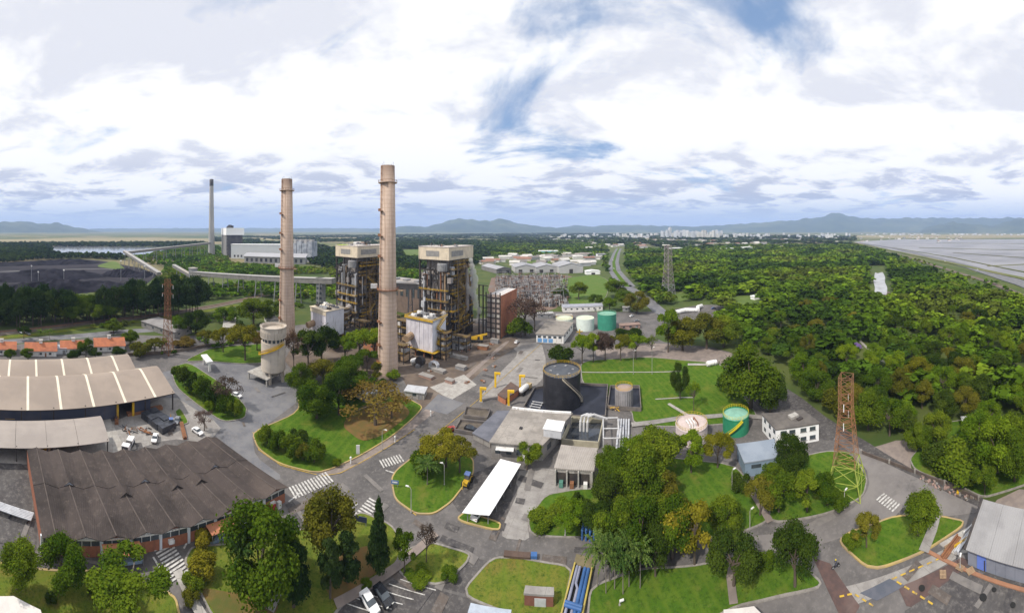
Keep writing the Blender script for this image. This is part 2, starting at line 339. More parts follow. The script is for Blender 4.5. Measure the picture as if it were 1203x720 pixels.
# painted joints of the big paved aprons
# lawns with kerbs
yk = M('yellow_kerb', (0.42, 0.31, 0.12), (0.33, 0.25, 0.14), 0.25, 0.85)
def lawn(pix, mat=grass, kerb=0.12, km=None, name='lawn', kw=0.4): return sheet(name, pix, mat, 0.0, kerb, km, kw)
lawn([(296, 508), (303, 527), (328, 545), (372, 556), (392, 550), (424, 535), (460, 513), (487, 490), (497, 478), (478, 468), (430, 462), (390, 455), (350, 458), (352, 484)], km=yk)
lawn([(200, 432), (222, 426), (262, 452), (290, 478), (288, 492), (262, 496), (235, 478), (207, 455)])
lawn([(460, 563), (464, 587), (488, 604), (510, 604), (530, 590), (543, 573), (556, 557), (556, 540), (535, 522), (508, 525), (482, 540), (466, 553)], km=yk)
lawn([(473, 648), (505, 637), (552, 651), (548, 662), (518, 689), (468, 676)], grass_dry)
lawn([(578, 656), (610, 656), (673, 666), (662, 714), (655, 740), (600, 722), (541, 698)], grass_dry)
lawn([(536, 611), (547, 602), (588, 615), (586, 624)], km=yk)
lawn([(620, 612), (641, 582), (675, 576), (712, 574), (716, 555), (770, 535), (860, 545), (888, 575), (905, 592), (903, 613), (850, 632), (765, 626), (700, 631), (624, 629)])
lawn([(690, 735), (694, 690), (752, 668), (829, 664), (884, 646), (946, 668), (968, 689), (918, 700), (866, 712), (820, 735)])
lawn([(985, 637), (1023, 671), (1086, 648), (1137, 614), (1104, 607), (1053, 606), (998, 626)], km=yk)
lawn([(885, 566), (905, 545), (970, 530), (1000, 533), (1019, 562), (1014, 584), (975, 603), (905, 615), (895, 590)])
lawn([(1068, 538), (1075, 553), (1127, 571), (1155, 585), (1180, 578), (1240, 556), (1240, 500), (1120, 490)])
lawn([(682, 424), (760, 419), (850, 427), (868, 460), (890, 488), (880, 495), (745, 500), (742, 482), (700, 458), (684, 450)])
lawn([(-260, 690), (-30, 655), (90, 672), (140, 670), (205, 700), (212, 730), (100, 900), (-260, 800)], grass_dry, km=yk)
lawn([(226, 643), (217, 660), (226, 678), (255, 735), (370, 800), (394, 713), (464, 666), (474, 640), (459, 617), (425, 602), (408, 612), (340, 625), (270, 640)], grass_dry)
lawn([(640, 330), (700, 322), (716, 330), (712, 352), (680, 362), (650, 358)], M('bright_meadow', (0.075, 0.145, 0.012), (0.095, 0.15, 0.02), 0.08, 0.95, extra=turf), kerb=0.02)
lawn([(205, 484), (212, 480), (222, 497), (214, 500)])
lawn([(215, 425), (250, 408), (330, 402), (330, 424), (290, 428), (240, 424)])
sheet('litter_bed', [(380, 690), (400, 650), (440, 640), (460, 660), (420, 690), (395, 712)], litter, 0.14)
sheet('litter_bed', [(232, 690), (300, 700), (330, 712), (310, 740), (258, 730)], litter, 0.14)
sheet('litter_bed', [(400, 500), (425, 476), (470, 472), (484, 486), (450, 512), (425, 520)], litter, 0.14)
# footpaths across lawns
strip('footpath', [(317, 720), (330, 690), (350, 670)], 1.6, concrete, 0.42)
strip('footpath', [(1085, 650), (1095, 625), (1100, 607)], 2.2, concrete, 0.42)
strip('footpath', [(862, 712), (858, 680), (862, 660)], 1.6, sidewalk_mat, 0.42)
strip('footpath', [(905, 615), (890, 590), (872, 562)], 1.7, sidewalk_mat, 0.42)
strip('footpath', [(394, 712), (470, 665), (512, 628)], 1.8, sidewalk_mat, 0.42)
strip('footpath', [(208, 672), (222, 700), (240, 730)], 1.8, concrete_pale, 0.42)
strip('footpath', [(742, 500), (800, 492), (860, 488), (905, 492)], 2.6, concrete, 0.42)
strip('footpath', [(684, 438), (740, 438), (800, 437)], 0.8, concrete_pale, 0.42)
strip('footpath', [(770, 470), (800, 468), (815, 468)], 0.7, concrete_pale, 0.42)
strip('footpath', [(1010, 400), (1030, 420), (1065, 440), (1110, 470)], 1.6, concrete_pale, 0.05)
# zebra crossings and lines
def zebra(c0, c1, n, length, label_pos=None):
    a = G(*c0); b = G(*c1); d = (b-a).normalized(); nn = Vector((-d.y, d.x, 0)); step = (b-a).length/n
    o = struct(bpy.data.objects.new('zebra_crossing', None)); COL.objects.link(o); o.location = (a.x, a.y, 0)
    m = MB().box((0, 0, 0.15), (step*0.5, length, 0.004)); me = m.mesh('stripe'); me.materials.append(white_paint)
    for i in range(n):
        p = d*(i+0.5)*step; link('stripe', me, o, (p.x, p.y, 0), math.atan2(d.y, d.x))
zebra((342, 580), (388, 560), 13, 4.2)
zebra((447, 546), (473, 538), 8, 3.4)
zebra((420, 612), (441, 588), 8, 3.4)
zebra((188, 637), (214, 678), 11, 4.2)
zebra((1033, 583), (1054, 598), 7, 3.0)
def dash(name, pts, w=0.22, mat=white_paint, z=0.15):
    return struct(strip(name, pts, w, mat, z))
for pts in ([(339, 590), (352, 580)], [(222, 634), (216, 645)], [(180, 655), (187, 667)], [(453, 553), (463, 556)], [(413, 598), (420, 592)]): dash('stop_line', pts, 0.4)
for k in range(6):
    a = G(415+k*17, 711-k*7.2); dash('bay_line', [(470-k*13, 681+k*5.6), (512-k*13, 694+k*5.6)], 0.18)
for pts in ([(500, 520), (540, 488), (590, 445), (640, 400)], [(460, 566), (466, 588), (489, 606)], [(297, 508), (304, 529), (330, 547), (372, 558)], [(487, 505), (455, 526), (400, 556), (375, 560)]): dash('edge_line', pts, 0.2, yellow_paint)
def dashes(a, b, n, w=0.45):
    for k in range(n):
        t0 = (k+0.15)/n; t1 = (k+0.75)/n
        dash('yellow_dash', [(a[0]+(b[0]-a[0])*t0, a[1]+(b[1]-a[1])*t0), (a[0]+(b[0]-a[0])*t1, a[1]+(b[1]-a[1])*t1)], w, yellow_paint, 0.155)
dashes((1046, 682), (1108, 655), 6, 0.3); dashes((1032, 664), (1086, 642), 6, 0.35); dashes((1052, 683), (1098, 712), 5, 0.35)
dashes((985, 702), (1003, 698), 2, 0.35); dashes((1003, 698), (1028, 714), 3, 0.3)
# railway and road by the houses
strip('rail_bank', [(-120, 425), (0, 391), (100, 379), (200, 368), (260, 358), (320, 344)], 11, dirt, 0.06)
for off in (-1.2, 1.2):
    pts = [G(*p) for p in [(-120, 425), (0, 390), (100, 378.5), (200, 367.5), (260, 357.5), (320, 344)]]
    struct(strip('rail', [Vector((p.x, p.y+off, 0)) for p in pts], 0.25, steel_rust, 0.35, world=True, h=0.3))
strip('house_street', [(-120, 440), (0, 402), (60, 397), (140, 390), (215, 384)], 9, asphalt_blue, 0.05)
strip('grass_verge', [(-120, 432), (0, 396.5), (100, 385), (200, 373), (280, 358)], 5, grass_dry, 0.07)
for o in bpy.data.objects:
    if o.name.split('.')[0] in ('rail_bank', 'house_street', 'grass_verge', 'footpath'): struct(o)
# far avenue, dual carriageway with median
av = [(737, 337), (728, 326), (722, 318), (721, 308), (724, 298), (727, 292)]
struct(strip('avenue', av, 21, asphalt_blue, 0.12)); struct(strip('median', av, 6, grass, 0.25)); struct(strip('approach_road', [(735, 335), (760, 352), (775, 366), (790, 372)], 12, asphalt_blue, 0.12))
# lakes and wetland
water = M('lake_water', (0.20, 0.22, 0.24), (0.26, 0.27, 0.29), 0.004, 0.12, spec=0.8)
mud = M('wet_mud', (0.155, 0.15, 0.16), (0.23, 0.222, 0.235), 0.008, 0.4, spec=0.4, c3=(0.095, 0.092, 0.098))
sheet('lake', [(40, 290), (90, 289), (200, 290.5), (240, 293), (215, 297), (160, 299), (110, 300.5), (70, 300), (45, 296)], water, 0.35)
sheet('wetland', [(1003, 284), (1060, 281), (1320, 280), (1500, 330), (1360, 370), (1203, 330), (1100, 306), (1040, 292)], mud, 0.25, smooth=0)
pondm = M('pale_pond', (0.40, 0.41, 0.44), (0.28, 0.285, 0.30), 0.10, 0.7, ramp=(0.40, 0.70))
sheet('pond', [(1028, 320), (1031, 321.5), (1037, 319.5), (1040, 326), (1039.5, 332), (1042.5, 338), (1042, 346), (1036, 347.5), (1027, 346), (1028, 338), (1026, 331)], pondm, 0.3, smooth=1)
sheet('pond_bank', [(1030, 347), (1044, 342), (1050, 348), (1046, 354), (1032, 354)], dirt, 0.1)
dike = M('dike_grass', (0.10, 0.12, 0.03), (0.14, 0.14, 0.05), 0.02, 0.95)
for k, pts in enumerate(([(1010, 287), (1060, 297), (1120, 310), (1203, 328), (1330, 362)], [(1048, 291), (1120, 303), (1203, 320), (1330, 348)], [(1160, 313), (1203, 311), (1300, 309)], [(1080, 291), (1203, 294), (1300, 296)], [(1120, 297), (1203, 303)], [(1100, 285.5), (1203, 286.5), (1300, 287)])):
    struct(strip('dike', pts, (12, 4, 4, 5, 3, 9)[k], dike, 1.4, h=1.6))
struct(strip('highway', [(1008, 285), (1050, 292), (1090, 301), (1140, 314), (1203, 334), (1330, 375)], 24, asphalt_blue, 0.9, h=1.0))
struct(strip('service_road', [(1020, 291), (1060, 300), (1110, 316), (1160, 331), (1203, 348)], 9, dirt, 0.7, h=0.8))
# bare meadow fields seen between the far woods
fm = M('pale_field', (0.22, 0.19, 0.10), (0.26, 0.22, 0.12), 0.006, 0.95); fg = M('green_field', (0.075, 0.12, 0.018), (0.10, 0.145, 0.028), 0.03, 0.95, c3=(0.12, 0.125, 0.035))
for pix, m in (([(470, 294), (500, 292), (545, 295), (530, 302), (480, 303)], fg), ([(600, 306), (640, 300), (660, 303), (640, 312)], fg), ([(580, 283), (640, 282), (640, 285), (590, 286)], fm),
               ([(-60, 282), (120, 279), (260, 280), (300, 284), (200, 287), (0, 287)], fm), ([(290, 276), (430, 276), (440, 281), (300, 283)], fm), ([(450, 286), (500, 284), (500, 289), (455, 290)], fm),
               ([(850, 350), (890, 345), (905, 365), (870, 372)], fg), ([(775, 346), (800, 341), (818, 349), (798, 355)], fg), ([(1000, 276), (1203, 275), (1300, 275), (1300, 278), (1000, 280)], fm), ([(110, 313), (135, 306), (150, 318)], fg)):
    sheet('field', pix, m, 0.1)

# rectangular repairs and stains cut into the asphalt
RP = random.Random(50)
pm = [M('repair_dark', (0.055, 0.052, 0.055), (0.075, 0.07, 0.07), 0.6, 0.95, extra=cracks), M('repair_pale', (0.19, 0.175, 0.165), (0.15, 0.14, 0.135), 0.6, 0.9, extra=cracks), M('repair_brown', (0.12, 0.098, 0.085), (0.095, 0.08, 0.072), 0.5, 0.95, extra=cracks)]
for (x0, x1, y0, y1, n) in ((340, 470, 560, 610, 9), (20, 300, 645, 690, 9), (470, 700, 610, 655, 8), (560, 760, 640, 660, 4), (940, 1120, 575, 640, 9), (1070, 1200, 668, 712, 6), (540, 640, 400, 480, 8), (210, 340, 430, 500, 8), (130, 250, 485, 530, 8), (600, 640, 555, 620, 4), (430, 540, 660, 712, 5), (0, 45, 550, 640, 5)):
    for k in range(n):
        p = G(RP.uniform(x0, x1), RP.uniform(y0, y1)); w, l = RP.uniform(0.6, 2.2), RP.uniform(2, 8); ZN[0] += 0.0004
        struct(MB().box((0, 0, 0.128+(k % 9)*0.0015+RP.random()*0.001), (l, w, 0.002)).build('asphalt_repair', RP.choice(pm), loc=(p.x, p.y, 0), rz=RZ0+RP.choice((0, PI/2))+RP.uniform(-.15, .15)))
# ================================================================ chimneys, boiler houses and the rest of the power station
RZ = -math.radians(21)                                   # the plant's grid is turned 21 degrees clockwise
GA = math.radians(21)
UX = Vector((math.cos(RZ), math.sin(RZ), 0)); UY = Vector((-math.sin(RZ), math.cos(RZ), 0))
def ring_band(s):
    pass
def chim_mat(t, col, vec, noise, rmp, mix):
    w = t.nodes.new('ShaderNodeTexWave'); w.bands_direction = 'Z'; w.inputs['Scale'].default_value = 0.16; w.inputs['Distortion'].default_value = 0.2; t.links.new(vec, w.inputs['Vector'])
    col = mix(rmp(w.outputs['Fac'], 0.9, 1.0), col, (0.43, 0.32, 0.25))
    mp = t.nodes.new('ShaderNodeMapping'); mp.inputs['Scale'].default_value = (1, 1, 0.03); t.links.new(vec, mp.inputs[0])
    col = mix(rmp(noise(0.7, mp.outputs[0]), 0.45, 0.75), col, (0.34, 0.245, 0.19))
    sx = t.nodes.new('ShaderNodeSeparateXYZ'); t.links.new(vec, sx.inputs[0])
    return mix(rmp(sx.outputs[2], 88.0, 104.0), col, (0.20, 0.14, 0.11))
chim = M('chimney_concrete', (0.54, 0.415, 0.335), (0.48, 0.365, 0.295), 0.25, 0.9, extra=chim_mat)
def chimney(px, base, top, w0, w1, label, rings, beacon=None):
    p = G(px, base); d = p.length; d = math.hypot(p.x, p.y); h = (base-top)*d/F; r0 = w0*d/F/2; r1 = w1*d/F/2
    t = thing('chimney', label, 'chimney', p, 0)
    MB().lathe([(r0, 0), (r0*0.97, h*0.12), (r0+(r1-r0)*0.5, h*0.42), (r1, h), (r1*0.8, h), (r1*0.8, h-3)], 40, cap=False).build('shaft', chim, t, True)
    rr = lambda z: r0+(r1-r0)*(z/h)**0.8
    for zf in rings:
        z = h*zf; r = rr(z)
        g = MB().lathe([(r+0.02, z), (r+1.1, z+0.15), (r+1.1, z+0.4), (r+0.02, z+0.4)], 40, cap=False).build('gallery', chim if zf > 0.9 else steel_rust, t)
        mb = MB()
        for k in range(18):
            a = 2*PI*k/18; mb.beam(((r+1.05)*math.cos(a), (r+1.05)*math.sin(a), z+0.4), ((r+1.05)*math.cos(a), (r+1.05)*math.sin(a), z+1.5), 0.08)
        mb.lathe([(r+1.02, z+1.45), (r+1.1, z+1.45), (r+1.1, z+1.55), (r+1.02, z+1.55)], 40, cap=False)
        mb.build('railing', steel_rust, g)
    a = math.atan2(-p.y, -p.x)-0.9
    lad = MB()
    for k in (-0.25, 0.25):
        lad.beam(((r0+0.3)*math.cos(a)-k*math.sin(a), (r0+0.3)*math.sin(a)+k*math.cos(a), 3), ((r1+0.3)*math.cos(a)-k*math.sin(a), (r1+0.3)*math.sin(a)+k*math.cos(a), h), 0.12)
    for k in range(int(h/3)):
        z = 3+k*3; r = rr(z)+0.35; lad.lathe([(0.45, 0), (0.5, 0), (0.5, 0.12), (0.45, 0.12)], 8, (r*math.cos(a), r*math.sin(a), z), cap=False)
    lad.build('ladder', steel_rust, t)
    for zf in (0.06, 0.14, 0.25, 0.56, 0.66, 0.78):                     # small rest landings on the ladder side
        z = h*zf; r = rr(z)+0.5; l_ = MB().box((r*math.cos(a), r*math.sin(a), z), (1.6, 2.2, 0.25), a).build('landing', rail_yellow if zf < 0.1 else steel_rust, t)
        MB().box(((r+0.75)*math.cos(a), (r+0.75)*math.sin(a), z+0.7), (0.1, 2.2, 1.0), a).build('guard', steel_rust, l_)
    for k in range(4):
        aa = a+0.3+k*PI/2; MB().beam((r1*math.cos(aa)*0.95, r1*math.sin(aa)*0.95, h), (r1*math.cos(aa)*0.95, r1*math.sin(aa)*0.95, h+1.6), 0.12).build('lightning_rod', steel_grey, t)
    return t, p, h, rr
c2, P2c, H2, rr2 = chimney(455.5, 437, 195, 24, 16.5, 'nearer tan concrete chimney in the middle with gallery rings', (0.40, 0.915))
c1, P1c, H1, rr1 = chimney(337, 399, 210.5, 19.5, 12.8, 'second tan concrete chimney rising behind the striped silo', (0.445, 0.925))
for (t, h, rr, zf) in ((c2, H2, rr2, 0.40), (c1, H1, rr1, 0.445)):
    z = h*zf; MB().box((-rr(z)-2.6, -1, z+1.5), (3.2, 0.8, 2.2), 0.5).build('floodlight_board', white_metal, t); MB().beam((-rr(z), 0, z+0.6), (-rr(z)-2.6, -0.8, z+0.9), 0.3).build('bracket', steel_dark, t)
    MB().bx(rr(z)*0.5, rr(z)+3.6, -1.0, 0.6, z-0.2, z+0.25).build('balcony', tan_pipe, t)
# ---------------------------------------------------------------- boiler houses
louver = M('louvre_grey', (0.42, 0.40, 0.37), (0.34, 0.32, 0.3), 0.5, 0.7)
clad = M('boiler_cladding', (0.33, 0.30, 0.29), (0.25, 0.225, 0.215), 0.25, 0.7, extra=streaks)
pent_roof = M('penthouse_roof', (0.55, 0.51, 0.48), (0.42, 0.37, 0.34), 0.4, 0.9)
grate = M('platform_grating', (0.10, 0.075, 0.05), (0.14, 0.10, 0.06), 0.6, 0.8)
rail_dull = M('dull_yellow_rail', (0.36, 0.235, 0.045), (0.24, 0.16, 0.05), 0.5, 0.8)
def boiler(name_label, corner_px, corner_y, w, d, top_y, cut=False, seed=1):
    """corner = near bottom corner shared by the front (left) and the side (right) face; local x along the front to the left is -x, y to the back"""
    R = random.Random(seed)
    p = G(corner_px, corner_y); dd = math.hypot(p.x, p.y); h = (corner_y-top_y)*dd/F*1.0
    t = thing('boiler_house', name_label, 'boiler house', p, RZ)
    ph = h*0.135; hb = h-ph                               # penthouse height
    xs = [-w, -w*0.62, -w*0.33, 0]; ys = [0, d*0.28, d*0.55, d*0.78, d]; lev = [hb*k/8 for k in range(9)]
    for x in xs:
        for y in ys:
            if x in (xs[1], xs[2]) and y in ys[1:4]: continue
            MB().bx(x-0.45, x+0.45, y-0.45, y+0.45, 0, hb).build('column', steel_dark, t)
    for k, z in enumerate(lev[1:], 1):
        mb = MB()
        for y in (0, d): mb.beam((-w, y, z), (0, y, z), 0.5, 0.7)
        for x in (-w, 0): mb.beam((x, 0, z-0.02), (x, d, z-0.02), 0.5, 0.7)
        mb.build('floor_beam', steel_dark, t)
    # boiler casing hung inside
    core = MB().bx(-w*0.84, -w*0.14, d*0.10, d*0.72, hb*0.22, hb*0.985).build('boiler_casing', clad, t)
    for k in range(7):
        z = hb*(0.28+k*0.1); MB().bx(-w*0.85, -w*0.13, d*0.095, d*0.725, z, z+0.5).build('buckstay', steel_grey, core)
    for k in range(3):
        x = -w*(0.72-0.22*k); MB().add([(x-2.2, d*0.2, hb*0.22), (x+2.2, d*0.2, hb*0.22), (x+2.2, d*0.6, hb*0.22), (x-2.2, d*0.6, hb*0.22), (x-0.6, d*0.35, hb*0.10), (x+0.6, d*0.35, hb*0.10), (x+0.6, d*0.45, hb*0.10), (x-0.6, d*0.45, hb*0.10)], [(0, 1, 2, 3), (7, 6, 5, 4), (0, 4, 5, 1), (1, 5, 6, 2), (2, 6, 7, 3), (3, 7, 4, 0)]).build('hopper', clad, t)
    # front panels between columns, grey sheeting in the left and middle bays
    for i in range(3):
        for k in range(8):
            if k < 2 or R.random() < 0.2 or (k == 7): continue
            if i == 2 and R.random() < 0.55: continue
            x0, x1 = xs[i]+0.6, xs[i+1]-0.6; z0 = lev[k]+0.6; z1 = z0+(lev[1]-1.2)*R.choice((0.5, 0.75, 1))
            MB().bx(x0, x1, 0.35, 0.6, z0, z1).build('wall_panel', clad if R.random() < 0.7 else steel_grey, t)
    for (i, k) in ((0, 5), (1, 5), (0, 3), (1, 3)):
        xm = (xs[i]+xs[i+1])/2
        MB().beam((xs[i], -0.1, lev[k]), (xm, -0.1, lev[k+2]), 0.35).beam((xs[i+1], -0.12, lev[k]), (xm, -0.12, lev[k+2]), 0.35).build('brace', steel_dark, t)
    # platforms with yellow rails on the front and on the right side
    def platform(x0, x1, y0, y1, z, side):
        g = MB().bx(x0, x1, y0, y1, z-0.12, z+0.12).build('platform', grate, t)
        mb = MB(); pts = [(x0, y0), (x1, y0), (x1, y1)] if side == 'r' else [(x0, y1), (x0, y0), (x1, y0), (x1, y1)]
        for a, b in zip(pts, pts[1:]):
            for zz in (0.6, 1.15): mb.beam((a[0], a[1], z+zz), (b[0], b[1], z+zz), 0.17)
            n = max(1, int(math.hypot(b[0]-a[0], b[1]-a[1])/2.0))
            for j in range(n+1):
                q = (a[0]+(b[0]-a[0])*j/n, a[1]+(b[1]-a[1])*j/n); mb.beam((q[0], q[1], z), (q[0], q[1], z+1.2), 0.13)
        mb.build('railing', R.choice((rail_dull, rail_dull, rail_yellow)), g); MB().beam((x0, y0, z-0.1), (x1, y0, z-0.1), 0.25, 0.4).build('edge_beam', steel_dark, g)
    for k in range(1, 8):
        z = lev[k]+0.4
        platform(0.4, R.uniform(2.2, 3.6), R.uniform(0, 3), d*R.choice((0.7, 0.85, 1.0)), z, 'r')
        platform(0.4, R.uniform(1.6, 2.6), d*R.uniform(0, 0.3), d*R.uniform(0.5, 1.0), z+lev[1]*0.33, 'r')
        platform(0.4, R.uniform(1.2, 2.2), d*R.uniform(0, 0.5), d*R.uniform(0.6, 1.0), z+lev[1]*0.66, 'r')
        MB().bx(-w*0.12, 0.3, d*R.uniform(0.0, 0.3), d*R.uniform(0.5, 0.95), z+0.3, z+lev[1]*R.uniform(0.3, 0.7)).build('equipment', R.choice((clad, tan_pipe, steel_dark, steel_grey)), t)
        if k in (1, 2, 3, 4, 5): platform(-w*R.uniform(0.5, 1.0), 0.2, -R.uniform(1.6, 3.2), -0.3, z+R.uniform(-1, 1), 'f')
    # zigzag stair on the right side
    for k in range(1, 8):
        y0, y1 = (d*0.15, d*0.4) if k % 2 else (d*0.4, d*0.15)
        m2 = MB()
        for o_ in (3.5, 4.6): m2.beam((o_, y0, lev[k-1]+0.4), (o_, y1, lev[k]+0.4), 0.16, 0.45)
        for o_ in (3.5, 4.6): m2.beam((o_, y0, lev[k-1]+1.5), (o_, y1, lev[k]+1.5), 0.14)
        m2.build('stair_flight', grate if k % 3 else rail_dull, t)
        st = MB()
        for q in range(9):
            f_ = q/8; st.box((4.05, y0+(y1-y0)*f_, lev[k-1]+0.4+(lev[k]-lev[k-1])*f_), (1.1, 0.4, 0.1))
        st.build('stair_tread', grate, t)['kind'] = 'stuff'
    for yy in (d*0.12, d*0.43):
        MB().bx(4.6, 4.9, yy-0.15, yy+0.15, 0, hb).build('stair_post', steel_dark, t)
    # ducts, pipes and coal bunkers
    MB().tube([(-w*0.1, d*0.62, hb*0.9), (1.5, d*0.62, hb*0.88), (2.2, d*0.62, hb*0.6), (2.2, d*0.62, hb*0.35), (0.5, d*0.5, hb*0.25)], 1.6, 12).build('flue_duct', clad, t)
    MB().lathe([(3.2, 0), (3.4, 0.5), (3.4, 4.2), (3.2, 4.8)], 20, (-w*0.18, -0.5, hb-6.5)).build('steam_drum_housing', steel_grey, t)
    for k in range(20):
        x = R.uniform(-w, -1); z = R.uniform(3, hb*0.8); z2 = R.uniform(3, hb*0.95); y = -R.uniform(0.3, 1.4); r = R.uniform(0.2, 0.55)
        MB().tube([(x, 1, z), (x, y, z), (x, y, z2), (x+R.uniform(-3, 3), y, z2), (x, 1.5, z2)], r, 8).build('pipe', R.choice((tan_pipe, silver, steel_grey, steel_rust, steel_dark)), t)
    for k in range(20):
        y = R.uniform(1, d-1); z = R.uniform(3, hb*0.6); z2 = R.uniform(z, hb*0.95); x = R.uniform(0.6, 2.6); r = R.uniform(0.2, 0.6)
        MB().tube([(-1, y, z), (x, y, z), (x, y, z2), (x, y+R.uniform(-4, 4), z2), (-1, y, z2)], r, 8).build('pipe', R.choice((tan_pipe, steel_dark, steel_grey)), t)
    for k in range(4):
        x = -w*(0.85-0.22*k); MB().lathe([(0.5, lev[1]), (2.0, lev[2]), (2.0, lev[3]-1)], 14, (x, 2.2, 0)).build('coal_mill', R.choice((tan_pipe, steel_grey)), t)
    for k in range(8):
        MB().bx(-w*R.uniform(0.1, 0.95)-1.4, -w*R.uniform(0.0, 0.2), d*0.75, d*0.98, lev[k]+0.2, lev[k]+R.uniform(1.5, lev[1]-1)).build('equipment', R.choice((clad, steel_grey, steel_dark, tan_pipe)), t)
    for k in range(14):                                    # dark ducts, silver boxes and cable trays crowding both faces
        x = -w*R.random(); z = hb*R.uniform(0.05, 0.85); MB().bx(x-R.uniform(0.6, 2.2), x+R.uniform(0.6, 2.2), -R.uniform(0.4, 1.6), 0.2, z, z+R.uniform(1.0, 4.5)).build('equipment', R.choice((steel_dark, steel_dark, silver, clad, steel_grey, grate)), t)
        y = d*R.random(); z = hb*R.uniform(0.05, 0.9); MB().bx(-0.4, R.uniform(0.5, 2.4), y-R.uniform(0.6, 2), y+R.uniform(0.6, 2), z, z+R.uniform(1.0, 5)).build('equipment', R.choice((steel_dark, steel_dark, steel_dark, silver, clad, grate)), t)
    for k in range(10):
        z = hb*R.uniform(0.1, 0.95); MB().beam((-w*R.random(), -0.7, z), (-w*R.random(), -0.7, z+R.uniform(-6, 6)), 0.3).build('brace', steel_dark, t)
        MB().beam((0.8, d*R.random(), z), (0.8, d*R.random(), z+R.uniform(-7, 7)), 0.35).build('brace', R.choice((steel_dark, rail_dull)), t)
    # penthouse
    e = 0.6
    pw = MB().bx(-w-e, e, -e, d*0.62, hb, h-0.02).build('penthouse', cream_wall, t)
    MB().bx(-w*0.55, e+0.01, d*0.62, d+e, hb, h-0.06).build('penthouse', cream_wall, t)
    MB().bx(-w-e-0.2, e+0.2, -e-0.2, d*0.62+0.2, h-0.02, h+0.35).build('penthouse_roof', pent_roof, t)
    MB().bx(-w*0.55-0.2, e+0.22, d*0.62+0.21, d+e+0.2, h-0.06, h+0.32).build('penthouse_roof', pent_roof, t)
    MB().bx(-w-e-0.12, e+0.12, -e-0.12, d*0.62, hb-0.4, hb+0.2).build('base_girder', steel_dark, t)
    def louvre(x0, x1, y0, y1, horiz):
        g = MB().bx(x0, x1, y0, y1, hb+ph*0.28, hb+ph*0.72).build('louvre', louver, pw)
        for q in range(5):
            z = hb+ph*(0.32+q*0.09)
            if horiz: MB().bx(x0-0.05, x1+0.05, y0-0.12, y1-0.01, z, z+ph*0.035).build('louvre_blade', steel_grey, pw)
            else: MB().bx(x0+0.01, x1+0.12, y0-0.05, y1+0.05, z, z+ph*0.035).build('louvre_blade', steel_grey, pw)
    louvre(-w*0.75, -w*0.3, -e-0.1, -e+0.05, True); louvre(e-0.05, e+0.1, d*0.08, d*0.55, False)
    # roof vents
    for k in range(11):
        x = R.uniform(-w*0.95, -1); y = R.uniform(1, d*0.55); hh = R.uniform(1.2, 3.2)
        if k < 8: MB().tube([(x, y, h), (x, y, h+hh)], R.uniform(0.18, 0.4), 8).build('vent_pipe', R.choice((steel_rust, steel_dark, steel_grey)), t)
        else: MB().bx(x-1, x+1, y-0.8, y+0.8, h+0.3, h+1.4).build('roof_unit', steel_grey, t)
    mb = MB()
    for a, b in (((-w-e, -e), (e, -e)), ((e, -e), (e, d*0.6))):
        mb.beam((*a, h+1.3), (*b, h+1.3), 0.1)
        for j in range(9): mb.beam((a[0]+(b[0]-a[0])*j/8, a[1]+(b[1]-a[1])*j/8, h+0.2), (a[0]+(b[0]-a[0])*j/8, a[1]+(b[1]-a[1])*j/8, h+1.35), 0.09)
    mb.build('roof_railing', steel_grey, t)
    return t, p, h
b2, pB2, hB2 = boiler('nearer steel-framed boiler house with cream penthouse, right of the near chimney', 527, 405, 21.5, 30, 291, seed=3)
b1, pB1, hB1 = boiler('farther steel-framed boiler house with cream penthouse, left of the near chimney', 420, 392, 22, 31, 289.5, seed=8)
MB().bx(-21.5, -15, -0.5, 6, hB1+0.35, hB1+0.6).build('roof_patch', M('lime_patch', (0.45, 0.6, 0.03), (0.35, 0.5, 0.03), 0.5, 0.8), b1)
# steam plume beside the nearer boiler house
def steam():
    t = MB(); R = random.Random(5)
    m = bpy.data.materials.new('steam'); m.use_nodes = True; nt2 = m.node_tree; nt2.nodes.clear()
    o = nt2.nodes.new('ShaderNodeOutputMaterial'); v = nt2.nodes.new('ShaderNodeVolumePrincipled'); v.inputs['Color'].default_value = (1, 1, 1, 1); v.inputs['Density'].default_value = 0.35; v.inputs['Anisotropy'].default_value = 0.2
    nt2.links.new(v.outputs[0], o.inputs['Volume'])
    bm = bmesh.new(); base = G(561, 398)
    path = [(0, 0, 14, 1.2), (0.6, 0, 18, 1.6), (-0.8, 0, 22, 2.0), (-2.0, 0, 26, 2.3), (-3.2, 0, 30, 2.6), (-1.8, 0, 34, 2.3), (-1.4, 0, 38, 2.2), (-2.6, 0, 42, 2.3), (-3.6, 0, 46, 1.9), (-4.4, 0, 50, 1.5), (-6, 0, 30, 2.0), (-7.0, 0, 33, 1.6)]
    for (x, y, z, r) in path:
        bmesh.ops.create_icosphere(bm, subdivisions=2, radius=r, matrix=Matrix.Translation((base.x+x+R.uniform(-.4, .4), base.y+y+R.uniform(-.6, .6), z)) @ Matrix.Diagonal((1, 1, R.uniform(1.25, 1.6), 1)))
    me = bpy.data.meshes.new('steam_plume'); bm.to_mesh(me); bm.free(); me.materials.append(m)
    ob = link('steam_plume', me)
    rm = ob.modifiers.new('r', 'REMESH'); rm.mode = 'VOXEL'; rm.voxel_size = 0.45
    tx = bpy.data.textures.new('steam_lumps', 'CLOUDS'); tx.noise_scale = 1.8
    dm = ob.modifiers.new('d', 'DISPLACE'); dm.texture = tx; dm.strength = 1.6; dm.texture_coords = 'GLOBAL'
    tag(ob, 'white steam plume drifting up beside the nearer boiler house', 'steam'); return ob
steam()
